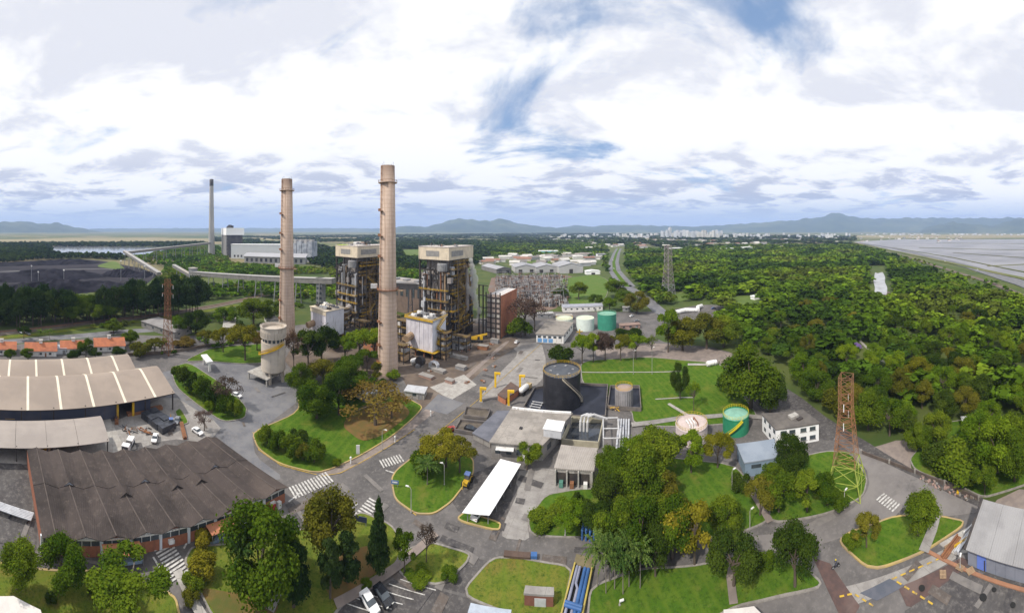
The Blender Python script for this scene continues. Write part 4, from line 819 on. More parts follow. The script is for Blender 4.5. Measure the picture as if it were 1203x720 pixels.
for k in range(n9):
    x0, x1, xm = k*gw, (k+1)*gw, (k+0.45)*gw
    for (y0, y1, dz, wv) in ((-0.7, Ww*0.5, 0.0, 0), (Ww*0.5-0.01, Ww, 0.1, 1)):
        MB().slab((x0, y0, 4.05+dz), (xm, y0, 4.05+dz+rise), (xm, y1, 4.05+dz+rise), (x0, y1, 4.05+dz), 0.1).build('roof_slope', rib_brown, wk)
        MB().slab((xm, y0, 4.05+dz+rise), (x1, y0, 4.05+dz), (x1, y1, 4.05+dz), (xm, y1, 4.05+dz+rise), 0.1).build('roof_slope', rib_brown, wk)
        MB().tube([(xm, y0, 4.07+dz+rise), (xm, y1, 4.07+dz+rise)], 0.14, 6).build('ridge_cap', M('ridge_brown', (0.115, 0.094, 0.084), (0.085, 0.07, 0.064), 0.5, 0.9), wk)
    if k in (1, 3, 4, 5, 6, 7):                       # low ridge ventilator with a lens-shaped face panel
        gp = M('pale_vent', (0.36, 0.38, 0.42), (0.3, 0.32, 0.36), 0.6, 0.6) if k in (1, 4, 7) else steel_dark  # dark panels paint the shadow seen in the vent face
        yv = Ww*(0.5 if k in (1, 4, 7) else 0.36); zb = 4.1+rise
        vt = MB().slab((xm-2.1, yv, zb-1.0), (xm, yv, zb+0.75), (xm, yv+5, zb+0.15), (xm-2.1, yv+5, zb-1.0), 0.1).slab((xm, yv, zb+0.75), (xm+2.4, yv, zb-1.0), (xm+2.4, yv+5, zb-1.0), (xm, yv+5, zb+0.15), 0.1).build('ridge_ventilator', rib_brown, wk)
        MB().add([(xm-1.7, yv+0.1, zb-0.85), (xm, yv+0.1, zb-0.1), (xm+1.9, yv+0.1, zb-0.85), (xm, yv+0.1, zb+0.62), (xm-1.7, yv+0.2, zb-0.85), (xm, yv+0.2, zb-0.1), (xm+1.9, yv+0.2, zb-0.85), (xm, yv+0.2, zb+0.62)], [(0, 1, 2, 3), (7, 6, 5, 4), (0, 4, 5, 1), (1, 5, 6, 2), (2, 6, 7, 3), (3, 7, 4, 0)]).build('vent_panel', gp, vt)
    # gable infill at the front
    MB().add([(x0, 0, 4.0), (x1, 0, 4.0), (xm, 0, 4.0+rise-0.1), (x0, 0.2, 4.0), (x1, 0.2, 4.0), (xm, 0.2, 4.0+rise-0.1)], [(0, 1, 2), (5, 4, 3), (0, 3, 4, 1), (1, 4, 5, 2), (2, 5, 3, 0)]).build('front_gable', white_wall if k % 2 else brick, wk)
    MB().add([(x0, Ww-0.25, 4.0), (x1, Ww-0.25, 4.0), (xm, Ww-0.25, 3.95+rise), (x0, Ww-0.05, 4.0), (x1, Ww-0.05, 4.0), (xm, Ww-0.05, 3.95+rise)], [(0, 1, 2), (5, 4, 3), (0, 3, 4, 1), (1, 4, 5, 2), (2, 5, 3, 0)]).build('rear_gable', brick, wk)
    # front brick bay, white pier, window band, air conditioner
    MB().bx(x0+0.3, x1-0.3, 0.05, 0.35, 0, 2.3).build('brick_bay', brick, wk)
    MB().bx(x0-0.25, x0+0.25, -0.1, 0.4, 0, 4.0).build('pier', M('bluish_white', (0.66, 0.69, 0.74), (0.6, 0.63, 0.68), 0.5, 0.8), wk)
    w_ = MB().bx(x0+0.3, x1-0.3, 0.12, 0.3, 2.3, 3.7).build('window', glass, wk)
    for j in range(4): MB().bx(x0+0.3+j*(gw-0.6)/3-0.06, x0+0.3+j*(gw-0.6)/3+0.06, 0.06, 0.11, 2.3, 3.7).build('mullion', white_metal, w_)
    MB().bx(x0+0.25, x1-0.25, -0.25, 0.32, 3.7, 4.0).build('lintel', white_wall, wk)
    if k % 2 == 0: MB().bx(x0+1.6, x0+2.8, -0.55, 0.0, 1.2, 2.0).build('air_conditioner', white_metal, wk)
MB().bx(0, 0.3, 0.4, Ww, 0, 4).build('side_wall', brick, wk); MB().bx(Lw-0.3, Lw, 0.4, Ww, 0, 4).build('side_wall', white_wall, wk); MB().bx(0.3, Lw-0.3, Ww-0.3, Ww-0.02, 0, 4.0).build('back_wall', brick, wk); MB().bx(0.3, Lw-0.3, Ww*0.5+0.1, Ww*0.5+0.3, 0, 4.0).build('inner_wall', white_wall, wk)
terr = M('terracotta_sheet', (0.46, 0.19, 0.10), (0.38, 0.16, 0.09), 0.6, 0.8)
for x0, x1 in ((Lw*0.22, Lw*0.36), (Lw*0.62, Lw*0.73)):
    cpy = MB().slab((x0, -0.3, 3.1), (x1, -0.3, 3.1), (x1, -2.6, 2.5), (x0, -2.6, 2.5), 0.12).build('canopy', terr, wk)
    for x in (x0+0.2, x1-0.2): MB().bx(x-0.07, x+0.07, -2.5, -2.36, 0, 2.4).build('canopy_post', steel_grey, cpy)
    MB().bx(x0, x1, -2.2, -0.5, 0.1, 0.8).build('bench_wall', M('pale_blue_paint', (0.32, 0.42, 0.55), None, 0.5, 0.8), wk)
for k in range(8): MB().bx(Lw*0.75+k*1.6, Lw*0.75+k*1.6+0.9, -0.9, -0.2, 0, 1.6).build('locker', R.choice((M('red_paint', (0.35, 0.05, 0.04), None, 0.5, 0.6), steel_grey, white_metal)), wk)
sk = 0.5*((C-A).dot(ex)/(C-A).dot(ey)+((G(255, 514, 4)-A).dot(ex)-Lw)/(G(255, 514, 4)-A).dot(ey))          # the plan is a slight parallelogram
done = set()
for c in list(wk.children_recursive):
    if c.data.name in done: continue
    done.add(c.data.name)
    for v_ in c.data.vertices: v_.co.x += sk*v_.co.y
# racks at the left of the workshop
t = thing('pipe_stand', 'long pale pipe rack on the paving left of the brown workshop', 'rack', G(2, 600), rzs-0.15)
for k in range(6): MB().tube([(-8, -1+0.4*k, 1.0), (8, -1+0.4*k, 1.0)], 0.16, 8).build('pipe', silver, t)
for x in (-7, -2.5, 2.5, 7): MB().bx(x-0.15, x+0.15, -1.4, 1.4, 0, 0.85).build('stand', steel_dark, t)
# ---------------------------------------------------------------- silo
silo_m = M('silo_concrete', (0.50, 0.44, 0.375), (0.44, 0.385, 0.33), 0.3, 0.9, extra=streaks)
p = G(321, 447); rs = 5.6; t = thing('silo', 'cream cylindrical concrete silo on legs with yellow spiral stair', 'silo', p)
MB().lathe([(rs, 5.6), (rs, 18.2), (rs-0.7, 18.2), (rs-0.7, 20.2), (rs+0.25, 20.2), (rs+0.25, 25), (rs-0.35, 25), (rs-0.35, 23.6), (0.02, 23.6)], 40, cap=False).build('shell', silo_m, t, False)
MB().lathe([(0.02, 5.6), (rs-0.05, 5.58), (2.2, 3.2), (0.02, 3.2)], 32, cap=False).build('cone', silo_m, t)
for k in range(16):
    a = 2*PI*k/16; MB().box((math.cos(a)*(rs-0.68), math.sin(a)*(rs-0.68), 19.2), (0.1, 1.2, 1.4), a).build('window', glass, t)
for k in range(28):
    a = 2*PI*k/28; MB().box((math.cos(a)*(rs+0.35), math.sin(a)*(rs+0.35), 22.0), (0.25, 0.45, 2.2), a).build('rib', silo_m, t)
MB().lathe([(rs+0.3, 24.8), (rs+0.55, 24.9), (rs+0.55, 25.3), (rs+0.3, 25.3)], 40, cap=False).build('rim', silo_m, t)
for a in (0.4, 1.97, 3.54, 5.1): MB().bx(math.cos(a)*rs*0.8-0.5, math.cos(a)*rs*0.8+0.5, math.sin(a)*rs*0.8-0.5, math.sin(a)*rs*0.8+0.5, 0, 5.7).build('leg', silo_m, t)
m = MB(); NS = 26
for k in range(NS+1):
    f = k/NS; a = math.radians(200)+f*math.radians(160); z = 11.0+f*7.2
    if k < NS:
        a2 = math.radians(200)+(k+1)/NS*math.radians(160); z2 = 11.0+(k+1)/NS*7.2
        for rr_ in (rs+0.1, rs+1.1):
            m.beam((rr_*math.cos(a), rr_*math.sin(a), z), (rr_*math.cos(a2), rr_*math.sin(a2), z2), 0.12, 0.55); m.beam((rr_*math.cos(a), rr_*math.sin(a), z+1.1), (rr_*math.cos(a2), rr_*math.sin(a2), z2+1.1), 0.14)
        m.beam((rs*math.cos(a), rs*math.sin(a), z), ((rs+1.1)*math.cos(a), (rs+1.1)*math.sin(a), z), 0.6, 0.1); m.beam(((rs+1.1)*math.cos(a), (rs+1.1)*math.sin(a), z), ((rs+1.1)*math.cos(a), (rs+1.1)*math.sin(a), z+1.1), 0.1)
m.build('spiral_stair', rail_yellow, t)
MB().bx(-10, 2.5, -7, 3.0, 3.0, 3.4).build('loading_roof', concrete_pale, t)
for x, y in ((-9.4, -6.4), (-9.4, 2.4), (1.8, -6.4), (1.8, 2.4)): MB().bx(x-0.3, x+0.3, y-0.3, y+0.3, 0, 3).build('roof_post', concrete_pale, t)
t = thing('gate_shelter', 'small white open gate shelter left of the silo court', 'shelter', G(243, 432), -0.35)
MB().bx(-5, 5, -1.6, 1.6, 4.2, 4.9).build('roof', white_metal, t)
for x in (-4.5, 4.5): MB().bx(x-0.35, x+0.35, -0.6, 0.6, 0, 4.2).build('post', white_wall, t)
# ---------------------------------------------------------------- red-tiled houses and low grey buildings behind the warehouse
tile = M('red_roof_tile', (0.47, 0.17, 0.085), (0.39, 0.14, 0.075), 0.5, 0.9, coord='object', wave=('Y', 0.35, 0.8), c3=(0.33, 0.13, 0.08))
def gable_house(label, px, py, w, d, h, rise, rz, wall=white_wall, roof=tile, group=None, dormer=True, name='house'):
    t = thing(name, label, 'house', G(px, py), rz, group); g = 0.6
    MB().bx(-w/2, w/2, -d/2, d/2, 0, h).build('wall', wall, t)
    for s in (-1, 1):
        MB().slab((-w/2-g, s*(d/2+g), h-0.1), (w/2+g, s*(d/2+g), h-0.1), (w/2+g, 0, h+rise), (-w/2-g, 0, h+rise), 0.15).build('roof_slope', roof, t)
        MB().add([(s*w/2, -d/2, h), (s*w/2, d/2, h), (s*w/2, 0, h+rise-0.2), (s*(w/2-0.2), -d/2, h), (s*(w/2-0.2), d/2, h), (s*(w/2-0.2), 0, h+rise-0.2)], [(0, 1, 2), (5, 4, 3), (0, 3, 4, 1), (1, 4, 5, 2), (2, 5, 3, 0)]).build('gable', wall, t)
    for x in (-w*0.3, 0, w*0.3): MB().bx(x-0.7, x+0.7, -d/2-0.05, -d/2, 1.0, 2.2).build('window', glass, t)
    MB().bx(w*0.13, w*0.13+0.9, -d/2-0.06, -d/2, 0, 2.1).build('door', steel_rust, t)
    if dormer:
        q = MB().bx(-0.9, 0.9, -1.0, 1.0, h+rise-0.4, h+rise+1.2).build('water_tank_box', white_wall, t); MB().bx(-1.1, 1.1, -1.2, 1.2, h+rise+1.2, h+rise+1.4).build('cap', concrete_pale, q)
    return t
gable_house('red-tiled house at the left edge behind the warehouse', 2, 413, 16, 10, 3.2, 2.6, rz_w+0.02)
gable_house('red-tiled house second from the left edge, with white roof box', 48, 415, 17, 10, 3.2, 3.0, rz_w-0.05)
gable_house('red-tiled house third from the left edge, with pale lean-to', 86, 412, 14, 10, 3.2, 2.8, rz_w-0.1)
gable_house('red-tiled house fourth from the left edge, nearest the lattice mast', 128, 409, 17, 11, 3.2, 3.0, rz_w-0.15)
shed('small blue-white lean-to between the second and third red-tiled houses', 78, 416, 6, 5, 3, M('bluish_white', (0.6, 0.62, 0.66)), M('pale_blue_roof', (0.42, 0.47, 0.55), None, 0.4, 0.7), rz=rz_w-0.1)
shed('low grey flat-roofed block behind the fourth red-tiled house', 205, 398, 34, 16, 4, concrete, M('flat_roof_grey', (0.26, 0.25, 0.25), (0.21, 0.2, 0.2), 0.15, 0.9, c3=(0.3, 0.28, 0.27)), rz=rz_w-1.25, windows=4)
shed('long pale flat-roofed block by the yellow trees', 262, 392, 26, 8, 4, white_wall, concrete_pale, rz=-0.75, windows=5)
shed('small grey-roofed house among trees behind the silo court', 318, 383, 14, 8, 3.5, white_wall, roof_grey, rz=-0.5, gable=1.5, windows=3)
shed('white-roofed low house among trees left of the farther chimney', 292, 372, 16, 8, 3.5, white_wall, MATS['flat_roof_grey'], rz=-0.5, gable=1.4, windows=3)
shed('small concrete hut beneath the bare spreading tree', 430, 474, 9, 6, 3, concrete_pale, silver, rz=RZ, windows=1)
shed('small pale hut with yellow edge beside the main road', 498, 470, 8, 5, 2.6, concrete_pale, silver, rz=RZ+0.4, windows=1)
# perimeter wall behind the warehouse
t = struct(strip('garden_wall', [(150, 418), (190, 416), (240, 408), (330, 396)], 0.5, MATS['dirt'], 1.6, h=1.8))
# ---------------------------------------------------------------- coal yard
coal = M('coal', (0.010, 0.010, 0.015), (0.022, 0.021, 0.030), 0.06, 0.8, bump=0.8, bscale=0.4, spec=0.03, c3=(0.026, 0.025, 0.034))
coal_g = M('coal_slurry', (0.030, 0.028, 0.034), (0.045, 0.042, 0.05), 0.02, 0.8, spec=0.03)
sheet('coal_yard', [(-200, 352), (-60, 312), (60, 305), (112, 305), (160, 314), (186, 322), (172, 334), (150, 340), (0, 348)], coal_g, 0.05)
def coal_pile(label, a, b, wid, h, seed):
    a = G(*a); b = G(*b); d = (b-a); Ln = d.length; d.normalize(); nn = Vector((-d.y, d.x, 0)); r = np.random.default_rng(seed)
    nx, ny = 40, 10; vs = []; 
    for i in range(nx+1):
        f = i/nx; ee = min(1, min(f, 1-f)*8)
        for j in range(ny+1):
            g = j/ny*2-1; z = h*ee*max(0, 1-abs(g)**1.3)*(0.85+0.3*r.random())*(0.8+0.25*math.sin(f*9+seed))
            q = a+d*(Ln*f)+nn*(g*wid/2*(0.9+0.2*r.random())); vs.append((q.x-a.x, q.y-a.y, max(z, 0)-0.3 if abs(g) < 1 else -0.5))
    fs = [(i*(ny+1)+j, (i+1)*(ny+1)+j, (i+1)*(ny+1)+j+1, i*(ny+1)+j+1) for i in range(nx) for j in range(ny)]
    tag(MB().add(vs, fs).build('coal_pile', coal, loc=a), label, 'coal pile', 'coal piles in the yard')
for pts in ([(-80, 321), (60, 317), (120, 316), (150, 318)], [(-80, 314), (110, 307.5)]): struct(strip('coal_road', pts, 9, M('coal_road_dust', (0.14, 0.135, 0.135), (0.11, 0.105, 0.11), 0.03, 0.9), 0.5))
coal_pile('farthest long black coal heap near the lake', (-60, 311), (118, 308), 70, 9, 1)
coal_pile('middle long black coal heap behind the dark trees', (-80, 327), (120, 322), 90, 11, 2)
coal_pile('nearest black coal heap against the dark tree belt', (-60, 344), (150, 334), 60, 12, 3)
coal_pile('small black coal heap under the inclined conveyor', (120, 322), (178, 324), 60, 10, 4)
for k, (px, py, tp) in enumerate(((37, 335, 313), (45, 337, 320), (75, 337, 318), (142, 330, 307), (170, 327, 313))):
    p = G(px, py); t = thing('floodlight_mast', ('leftmost tall floodlight mast in the coal yard', 'second floodlight mast from the left in the coal yard', 'short floodlight mast in the middle of the coal yard', 'tall floodlight mast right of the coal heaps', 'floodlight mast beside the inclined conveyor')[k], 'mast', p, 0, 'floodlight masts of the coal yard')
    h = (py-tp)*math.hypot(p.x, p.y)/F; MB().tube([(0, 0, 0), (0, 0, h)], [0.5, 0.3], 8).build('pole', steel_grey, t); MB().bx(-2, 2, -0.5, 0.5, h, h+1.2).build('lamp_head', white_metal, t)
# ---------------------------------------------------------------- distant power station
grey_c = M('far_concrete', (0.44, 0.42, 0.41), (0.38, 0.37, 0.36), 0.02, 0.9); far_white = M('far_white', (0.84, 0.84, 0.84), (0.8, 0.8, 0.8), 0.03, 0.7); far_dark = M('far_dark', (0.05, 0.05, 0.065), (0.09, 0.085, 0.09), 0.08, 0.7)
p = POL(248.5, 880); t = thing('tall_chimney', 'tall slender grey chimney of the distant power station', 'chimney', p)
MB().lathe([(9.5, 0), (8, 40), (6.5, 110), (5.4, 185)], 24, cap=False).build('shaft', grey_c, t, True); MB().lathe([(5.4, 185), (5.3, 203), (4.2, 203), (4.2, 198)], 24, cap=False).build('dark_top', far_dark, t, True)
p = POL(271, 860); t = thing('distant_boiler_house', 'distant dark boiler house with white top right of the tall slender chimney', 'boiler house', p, -0.5)
MB().bx(-28, 26, -15, 25, 0, 60).build('frame_block', far_dark, t); top = MB().bx(-32, 30, -18, 28, 56, 74).build('penthouse', far_white, t)
for k in range(7): MB().bx(-28+k*8, -25+k*8, -18.4, -15, 0, 56).build('column', grey_c, t)
for k in range(6): MB().bx(-28, 26, -15.6, -14.8, 6+k*8.5, 8.5+k*8.5).build('floor', grey_c, t)
for k in range(5): MB().bx(-24+k*11, -20+k*11, -6, 2, 74, 78+k % 3*2).build('roof_unit', far_dark, t)
MB().bx(-46, -30, -8, 14, 0, 34).build('annex', grey_c, t)
p = POL(279, 800); t = thing('distant_turbine_hall', 'distant long white turbine hall beside the white-topped boiler house', 'hall', p, 0.62)
MB().bx(-15, 110, -4, 26, 0, 33).build('wall', far_white, t); MB().bx(-16, 111, -5, 27, 33, 34.5).build('roof', far_white, t)
for k in range(14): MB().bx(-8+k*8.3, -4+k*8.3, -4.3, -4.0, 4, 9).build('window', far_dark, t)
p = POL(287, 700); t = thing('distant_grey_shed', 'distant long grey shed with dark openings in front of the white turbine hall', 'shed', p, 0.42)
MB().bx(0, 130, 0, 18, 0, 14).build('wall', grey_c, t)
MB().slab((-2, -3, 14), (132, -3, 14), (132, 20, 20), (-2, 20, 20), 1).build('roof', M('far_grey_roof', (0.38, 0.38, 0.4), (0.34, 0.34, 0.36), 0.02, 0.8), t)
for k in range(12): MB().bx(4+k*10.5, 9+k*10.5, -0.4, 0.0, 3, 10).build('opening', far_dark, t)
p = POL(357, 720); t = thing('distant_precipitator', 'distant pale mottled precipitator block right of the farther chimney', 'precipitator', p, 0.1)
for i in range(4): MB().bx(-25+i*13, -13.5+i*13, -10, 14, 0, 40+i % 2*4).build('casing', M('far_mottled', (0.42, 0.44, 0.48), (0.24, 0.26, 0.3), 0.12, 0.8), t)
for i in range(4): MB().bx(-22+i*13, -16+i*13, -6, 6, 40+i % 2*4, 48).build('roof_unit', grey_c, t)
# ================================================================ middle of the plant
def tank(label, px, py, w, h_m, shell, top, rail=None, name='storage_tank', stair=None, dome=0.4, ribs=0, group=None):
    p = G(px, py); d = math.hypot(p.x, p.y); r = w*d/F/2
    t = thing(name, label, 'tank', p, 0, group)
    MB().lathe([(r, 0), (r, h_m), (r-0.12, h_m), (r-0.12, h_m-0.35)], 48, cap=False).build('shell', shell, t)
    MB().lathe([(r-0.1, h_m-0.3), (r*0.5, h_m-0.3+dome*0.75), (0.02, h_m-0.3+dome)], 48, cap=False).build('roof', top, t)
    for k in range(1, 5): MB().lathe([(r, h_m*k/5-0.05), (r+0.05, h_m*k/5-0.05), (r+0.05, h_m*k/5+0.05), (r, h_m*k/5+0.05)], 48, cap=False).build('seam', shell, t)
    for k in range(ribs):
        a = 2*PI*k/ribs; MB().box((math.cos(a)*(r+0.08), math.sin(a)*(r+0.08), h_m/2), (0.2, 0.25, h_m-0.1), a).build('rib', shell, t)
    if rail:
        m = MB(); n = 30
        for k in range(n):
            a, b = 2*PI*k/n, 2*PI*(k+1)/n; ra = r-0.05
            for z in (0.55, 1.1): m.beam((ra*math.cos(a), ra*math.sin(a), h_m+z), (ra*math.cos(b), ra*math.sin(b), h_m+z), 0.07)
            m.beam((ra*math.cos(a), ra*math.sin(a), h_m), (ra*math.cos(a), ra*math.sin(a), h_m+1.15), 0.06)
        m.build('railing', rail, t); MB().lathe([(r+0.02, h_m-0.2), (r+0.14, h_m-0.15), (r+0.14, h_m), (r+0.02, h_m+0.02)], 48, cap=False).build('kick_rim', shell, t)
    if stair:
        a0, a1, sm = stair; m = MB(); n = 22
        for k in range(n):
            fa, fb = k/n, (k+1)/n; a = a0+(a1-a0)*fa; b = a0+(a1-a0)*fb; za, zb = h_m*fa, h_m*fb
            for rr_ in (r+0.15, r+0.95): m.beam((rr_*math.cos(a), rr_*math.sin(a), za), (rr_*math.cos(b), rr_*math.sin(b), zb), 0.1, 0.3)
            for z in (1.0,): m.beam(((r+0.95)*math.cos(a), (r+0.95)*math.sin(a), za+z), ((r+0.95)*math.cos(b), (r+0.95)*math.sin(b), zb+z), 0.12)
            m.beam((r*math.cos(a), r*math.sin(a), za+0.1), ((r+1)*math.cos(a), (r+1)*math.sin(a), za+0.1), 0.35, 0.08)
        m.build('spiral_stair', sm, t)
    return t, r
black_steel = M('black_tank_steel', (0.018, 0.019, 0.024), (0.035, 0.035, 0.042), 0.25, 0.45, spec=0.4); slate = M('dark_tank_roof', (0.06, 0.066, 0.08), (0.085, 0.092, 0.105), 0.4, 0.6)
bt, rb = tank('big black cylindrical oil tank with yellow rim railing and curved stair', 660, 474, 44, 13.2, black_steel, slate, rail_yellow, stair=(-0.1, -1.7, M('pale_rail', (0.4, 0.36, 0.28), None, 0.5, 0.7)))
for k in range(6): MB().box((rb*0.6*math.cos(k*1.05), rb*0.6*math.sin(k*1.05), 13.25), (0.9, 0.9, 0.5), k).build('roof_hatch', steel_grey, bt)
liner = M('black_liner', (0.016, 0.018, 0.028), (0.028, 0.031, 0.046), 0.2, 0.5, spec=0.25)
def basin(label, pix, wallh, mat, name='containment_basin'):
    pts = [G(*q) for q in pix]; o = pts[0]; P = [(q.x-o.x, q.y-o.y) for q in pts]
    t = thing(name, label, 'basin', o); MB().prism(P, 0.0, 0.45).build('floor', mat, t)
    n = len(P)
    for i in range(n):
        a, b = Vector((*P[i], 0)), Vector((*P[(i+1) % n], 0)); MB().beam(a+Vector((0, 0, wallh/2+0.2)), b+Vector((0, 0, wallh/2+0.2)), 0.35, wallh).build('wall', M('basin_wall', (0.16, 0.14, 0.125), (0.11, 0.1, 0.1), 0.4, 0.9), t)
    return t
basin('black-lined containment basin around the big black oil tank', [(628, 459), (660, 452), (714, 455), (711, 493), (670, 492), (640, 492), (615, 482)], 1.3, liner)
basin('smaller black-lined basin around the ribbed grey tank', [(717, 457), (751, 457), (753, 484), (714, 481)], 1.5, liner)
tank('small ribbed grey tank with brownish top in the black basin', 733, 477, 20, 7.2, M('ribbed_grey', (0.30, 0.29, 0.30), (0.24, 0.23, 0.24), 0.4, 0.8, extra=streaks), M('brown_top', (0.36, 0.27, 0.23), (0.3, 0.23, 0.2), 0.6, 0.9), rail_yellow, ribs=24)
t = thing('valve_skid', 'tangle of yellow valves and pipes between the two black basins', 'valves', G(722, 482), RZ)
for k in range(7): MB().tube([(R.uniform(-3, 3), R.uniform(-1.2, 1.2), 0.2), (R.uniform(-3, 3), R.uniform(-1, 1), 1.2), (R.uniform(-3, 3), R.uniform(-1, 1), 1.3)], 0.18, 7).build('pipe', R.choice((rail_yellow, tan_pipe, steel_rust)), t)
t = thing('pipe_rows', 'rows of pale pipes on sleepers inside the basin left of the black tank', 'pipes', G(629, 480), RZ)
for k in range(5): MB().tube([(-2.2, -4+k*1.8, 0.9), (2.2, -4+k*1.8, 0.9)], 0.16, 7).build('pipe', silver, t)
for x in (-1.8, 1.8): MB().bx(x-0.15, x+0.15, -4.5, 4, 0.45, 0.75).build('sleeper', concrete, t)
# grey-roofed pump building with white parapet
old_roof = M('weathered_flat_roof', (0.30, 0.275, 0.25), (0.23, 0.21, 0.19), 0.25, 0.9, c3=(0.35, 0.32, 0.29), extra=joints)
def quad_building(name, label, cat, pix, h, wall, roof, over=0.4):
    """building whose roof corners show at four pixel points at height h"""
    pts = [G(px, py, h) for px, py in pix]; o = Vector((pts[0].x, pts[0].y, 0)); P = [(q.x-o.x, q.y-o.y) for q in pts]
    t = thing(name, label, cat, o); MB().prism(P, 0, h-0.3).build('wall', wall, t)
    c = (sum(p[0] for p in P)/4, sum(p[1] for p in P)/4); Q = [(c[0]+(p[0]-c[0])*(1+over/8), c[1]+(p[1]-c[1])*(1+over/8)) for p in P]
    MB().prism(Q, h-0.3, h+0.05).build('roof', roof, t)
    return t, P, o
def on_wall(t, P, i, name, mat, f0, f1, z0, z1, out=0.06):
    a = Vector((*P[i], 0)); b = Vector((*P[(i+1) % len(P)], 0)); d = (b-a); n = Vector((d.y, -d.x, 0)).normalized()
    c = Vector((sum(p[0] for p in P)/len(P), sum(p[1] for p in P)/len(P), 0))
    if n.dot(a.lerp(b, 0.5)-c) < 0: n = -n
    p0, p1 = a.lerp(b, f0)+n*out/2, a.lerp(b, f1)+n*out/2
    return MB().beam((p0.x, p0.y, (z0+z1)/2), (p1.x, p1.y, (z0+z1)/2), out, z1-z0).build(name, mat, t)
t, P, o = quad_building('pump_building', 'grey weathered flat-roofed pump building with white rear parapet before the black tank', 'building', [(577, 518.5), (637, 522), (671, 486), (602, 480)], 5, concrete, old_roof)
MB().beam((P[3][0], P[3][1], 5.3), (P[2][0], P[2][1], 5.3), 0.7, 0.6).build('parapet', white_metal, t)
for f0 in (0.08, 0.3, 0.5, 0.75): on_wall(t, P, 0, 'window', glass, f0, f0+0.1, 1.6, 3.2)
on_wall(t, P, 0, 'door', white_metal, 0.62, 0.7, 0, 2.6); on_wall(t, P, 0, 'canopy', white_metal, 0.1, 0.45, 3.5, 3.7, 1.6)
for f0 in (0.15, 0.45, 0.7): on_wall(t, P, 1, 'window', glass, f0, f0+0.12, 1.6, 3.2)
def G0(t, px, py, h): return G(px, py, h)-Vector(t.location)
q = G0(t, 651, 508, 5.2); MB().box((q.x, q.y, 6.2), (5.6, 5.0, 2.4), RZ).build('plant_room', silver, t); MB().box((q.x, q.y, 7.45), (6, 5.4, 0.2), RZ).build('plant_room_roof', white_metal, t)
q = G0(t, 612, 503, 5.2); MB().box((q.x, q.y, 5.2), (0.9, 0.9, 0.5), RZ).build('roof_hatch', steel_dark, t)
quad_building('apron_roof', 'low blue-grey sloping roof beside the pump building', 'building', [(556, 508), (576, 518), (601, 483), (584, 483)], 2.2, concrete, M('slate_blue_roof', (0.15, 0.155, 0.185), (0.11, 0.115, 0.14), 0.3, 0.8))
for (pix, lb) in (([(548, 481), (576, 484), (572, 494), (545, 491)], 'shallow tan concrete pit by the yellow davits'), ([(541, 496), (570, 499), (560, 512), (534, 508)], 'shallow tan concrete pit nearest the yellow-green tree')):
    basin(lb, pix, 1.0, M('pit_floor', (0.09, 0.075, 0.06), (0.13, 0.11, 0.09), 0.5, 0.9), 'settling_pit')
t, P, o = quad_building('pump_house', 'small open-fronted pump house with ribbed grey roof beside the dark pool', 'building', [(652, 549), (697, 552), (701, 527), (660, 523)], 4.6, concrete_pale, M('ribbed_pale_roof', (0.34, 0.31, 0.285), (0.28, 0.255, 0.235), 0.3, 0.8, coord='object', wave=('X', 0.5, 0.6)))
for f0 in (0.04, 0.34, 0.64): on_wall(t, P, 0, 'opening', steel_dark, f0, f0+0.26, 0.5, 3.4, 0.1)
for f0 in (0.0, 0.3, 0.6, 0.95): on_wall(t, P, 0, 'pillar', concrete_pale, f0, f0+0.035, 0, 4.3, 0.7)
for f0, m_ in ((0.12, M('green_pump', (0.1, 0.25, 0.2), None, 1, 0.6)), (0.4, steel_rust), (0.75, white_metal)): on_wall(t, P, 0, 'pump', m_, f0, f0+0.1, 0.1, 1.5, 1.2)
pool = basin('dark water intake pool with pale sloping walls behind the pump house', [(672, 497), (709, 498), (703, 528), (660, 524)], 2.2, M('dark_water', (0.03, 0.035, 0.045), (0.045, 0.05, 0.06), 0.3, 0.08, spec=0.8), 'intake_pool')
for c in list(pool.children):
    if c.name.startswith('wall'): c.data.materials[0] = M('yellowish_concrete', (0.40, 0.37, 0.28), (0.33, 0.30, 0.23), 0.3, 0.9)
M('pipe_pale', (0.5, 0.5, 0.51), (0.4, 0.4, 0.41), 0.6, 0.6, extra=streaks)
o = G(687, 506); t = thing('siphon_pipes', 'white arched siphon pipes dipping into the dark pool', 'pipes', o, RZ)
for k in range(3):
    x = -1.4+k*1.2; MB().tube([(x, -1, 0.4), (x, -0.6, 3.4), (x+0.2, 0.6, 4.6), (x+2.0, 1.6, 4.9), (x+6.5, 2.4, 3.2)], 0.42, 10).build('pipe', MATS['pipe_pale'], t)
o = G(716, 520); t = thing('pipe_portal', 'tall white pipe portal beside the intake pool', 'pipes', o, RZ+0.1)
for x in (-2, 3.0): MB().tube([(x, 5, 0), (x, 5, 4.5), (x, 4.2, 5.2), (x, -6, 5.2), (x, -6, 0)], 0.24, 8).build('pipe', MATS['pipe_pale'], t)
for y in (5, -1, -6): MB().tube([(-2, y, 5.2), (3.0, y, 5.2)], 0.2, 8).build('cross_pipe', MATS['pipe_pale'], t)
o = G(732, 514); t = thing('pipe_bundle', 'bundle of parallel silver pipes running to the trees right of the pool', 'pipes', o, RZ)
for k in range(5): MB().tube([(-1.8+k*0.9, 9, 0.9), (-1.8+k*0.9, -9, 0.9)], 0.34, 8).build('pipe', silver, t)
for y in (-7, 0, 7): MB().bx(-2.4, 2.4, y-0.2, y+0.2, 0, 0.55).build('support', concrete, t)
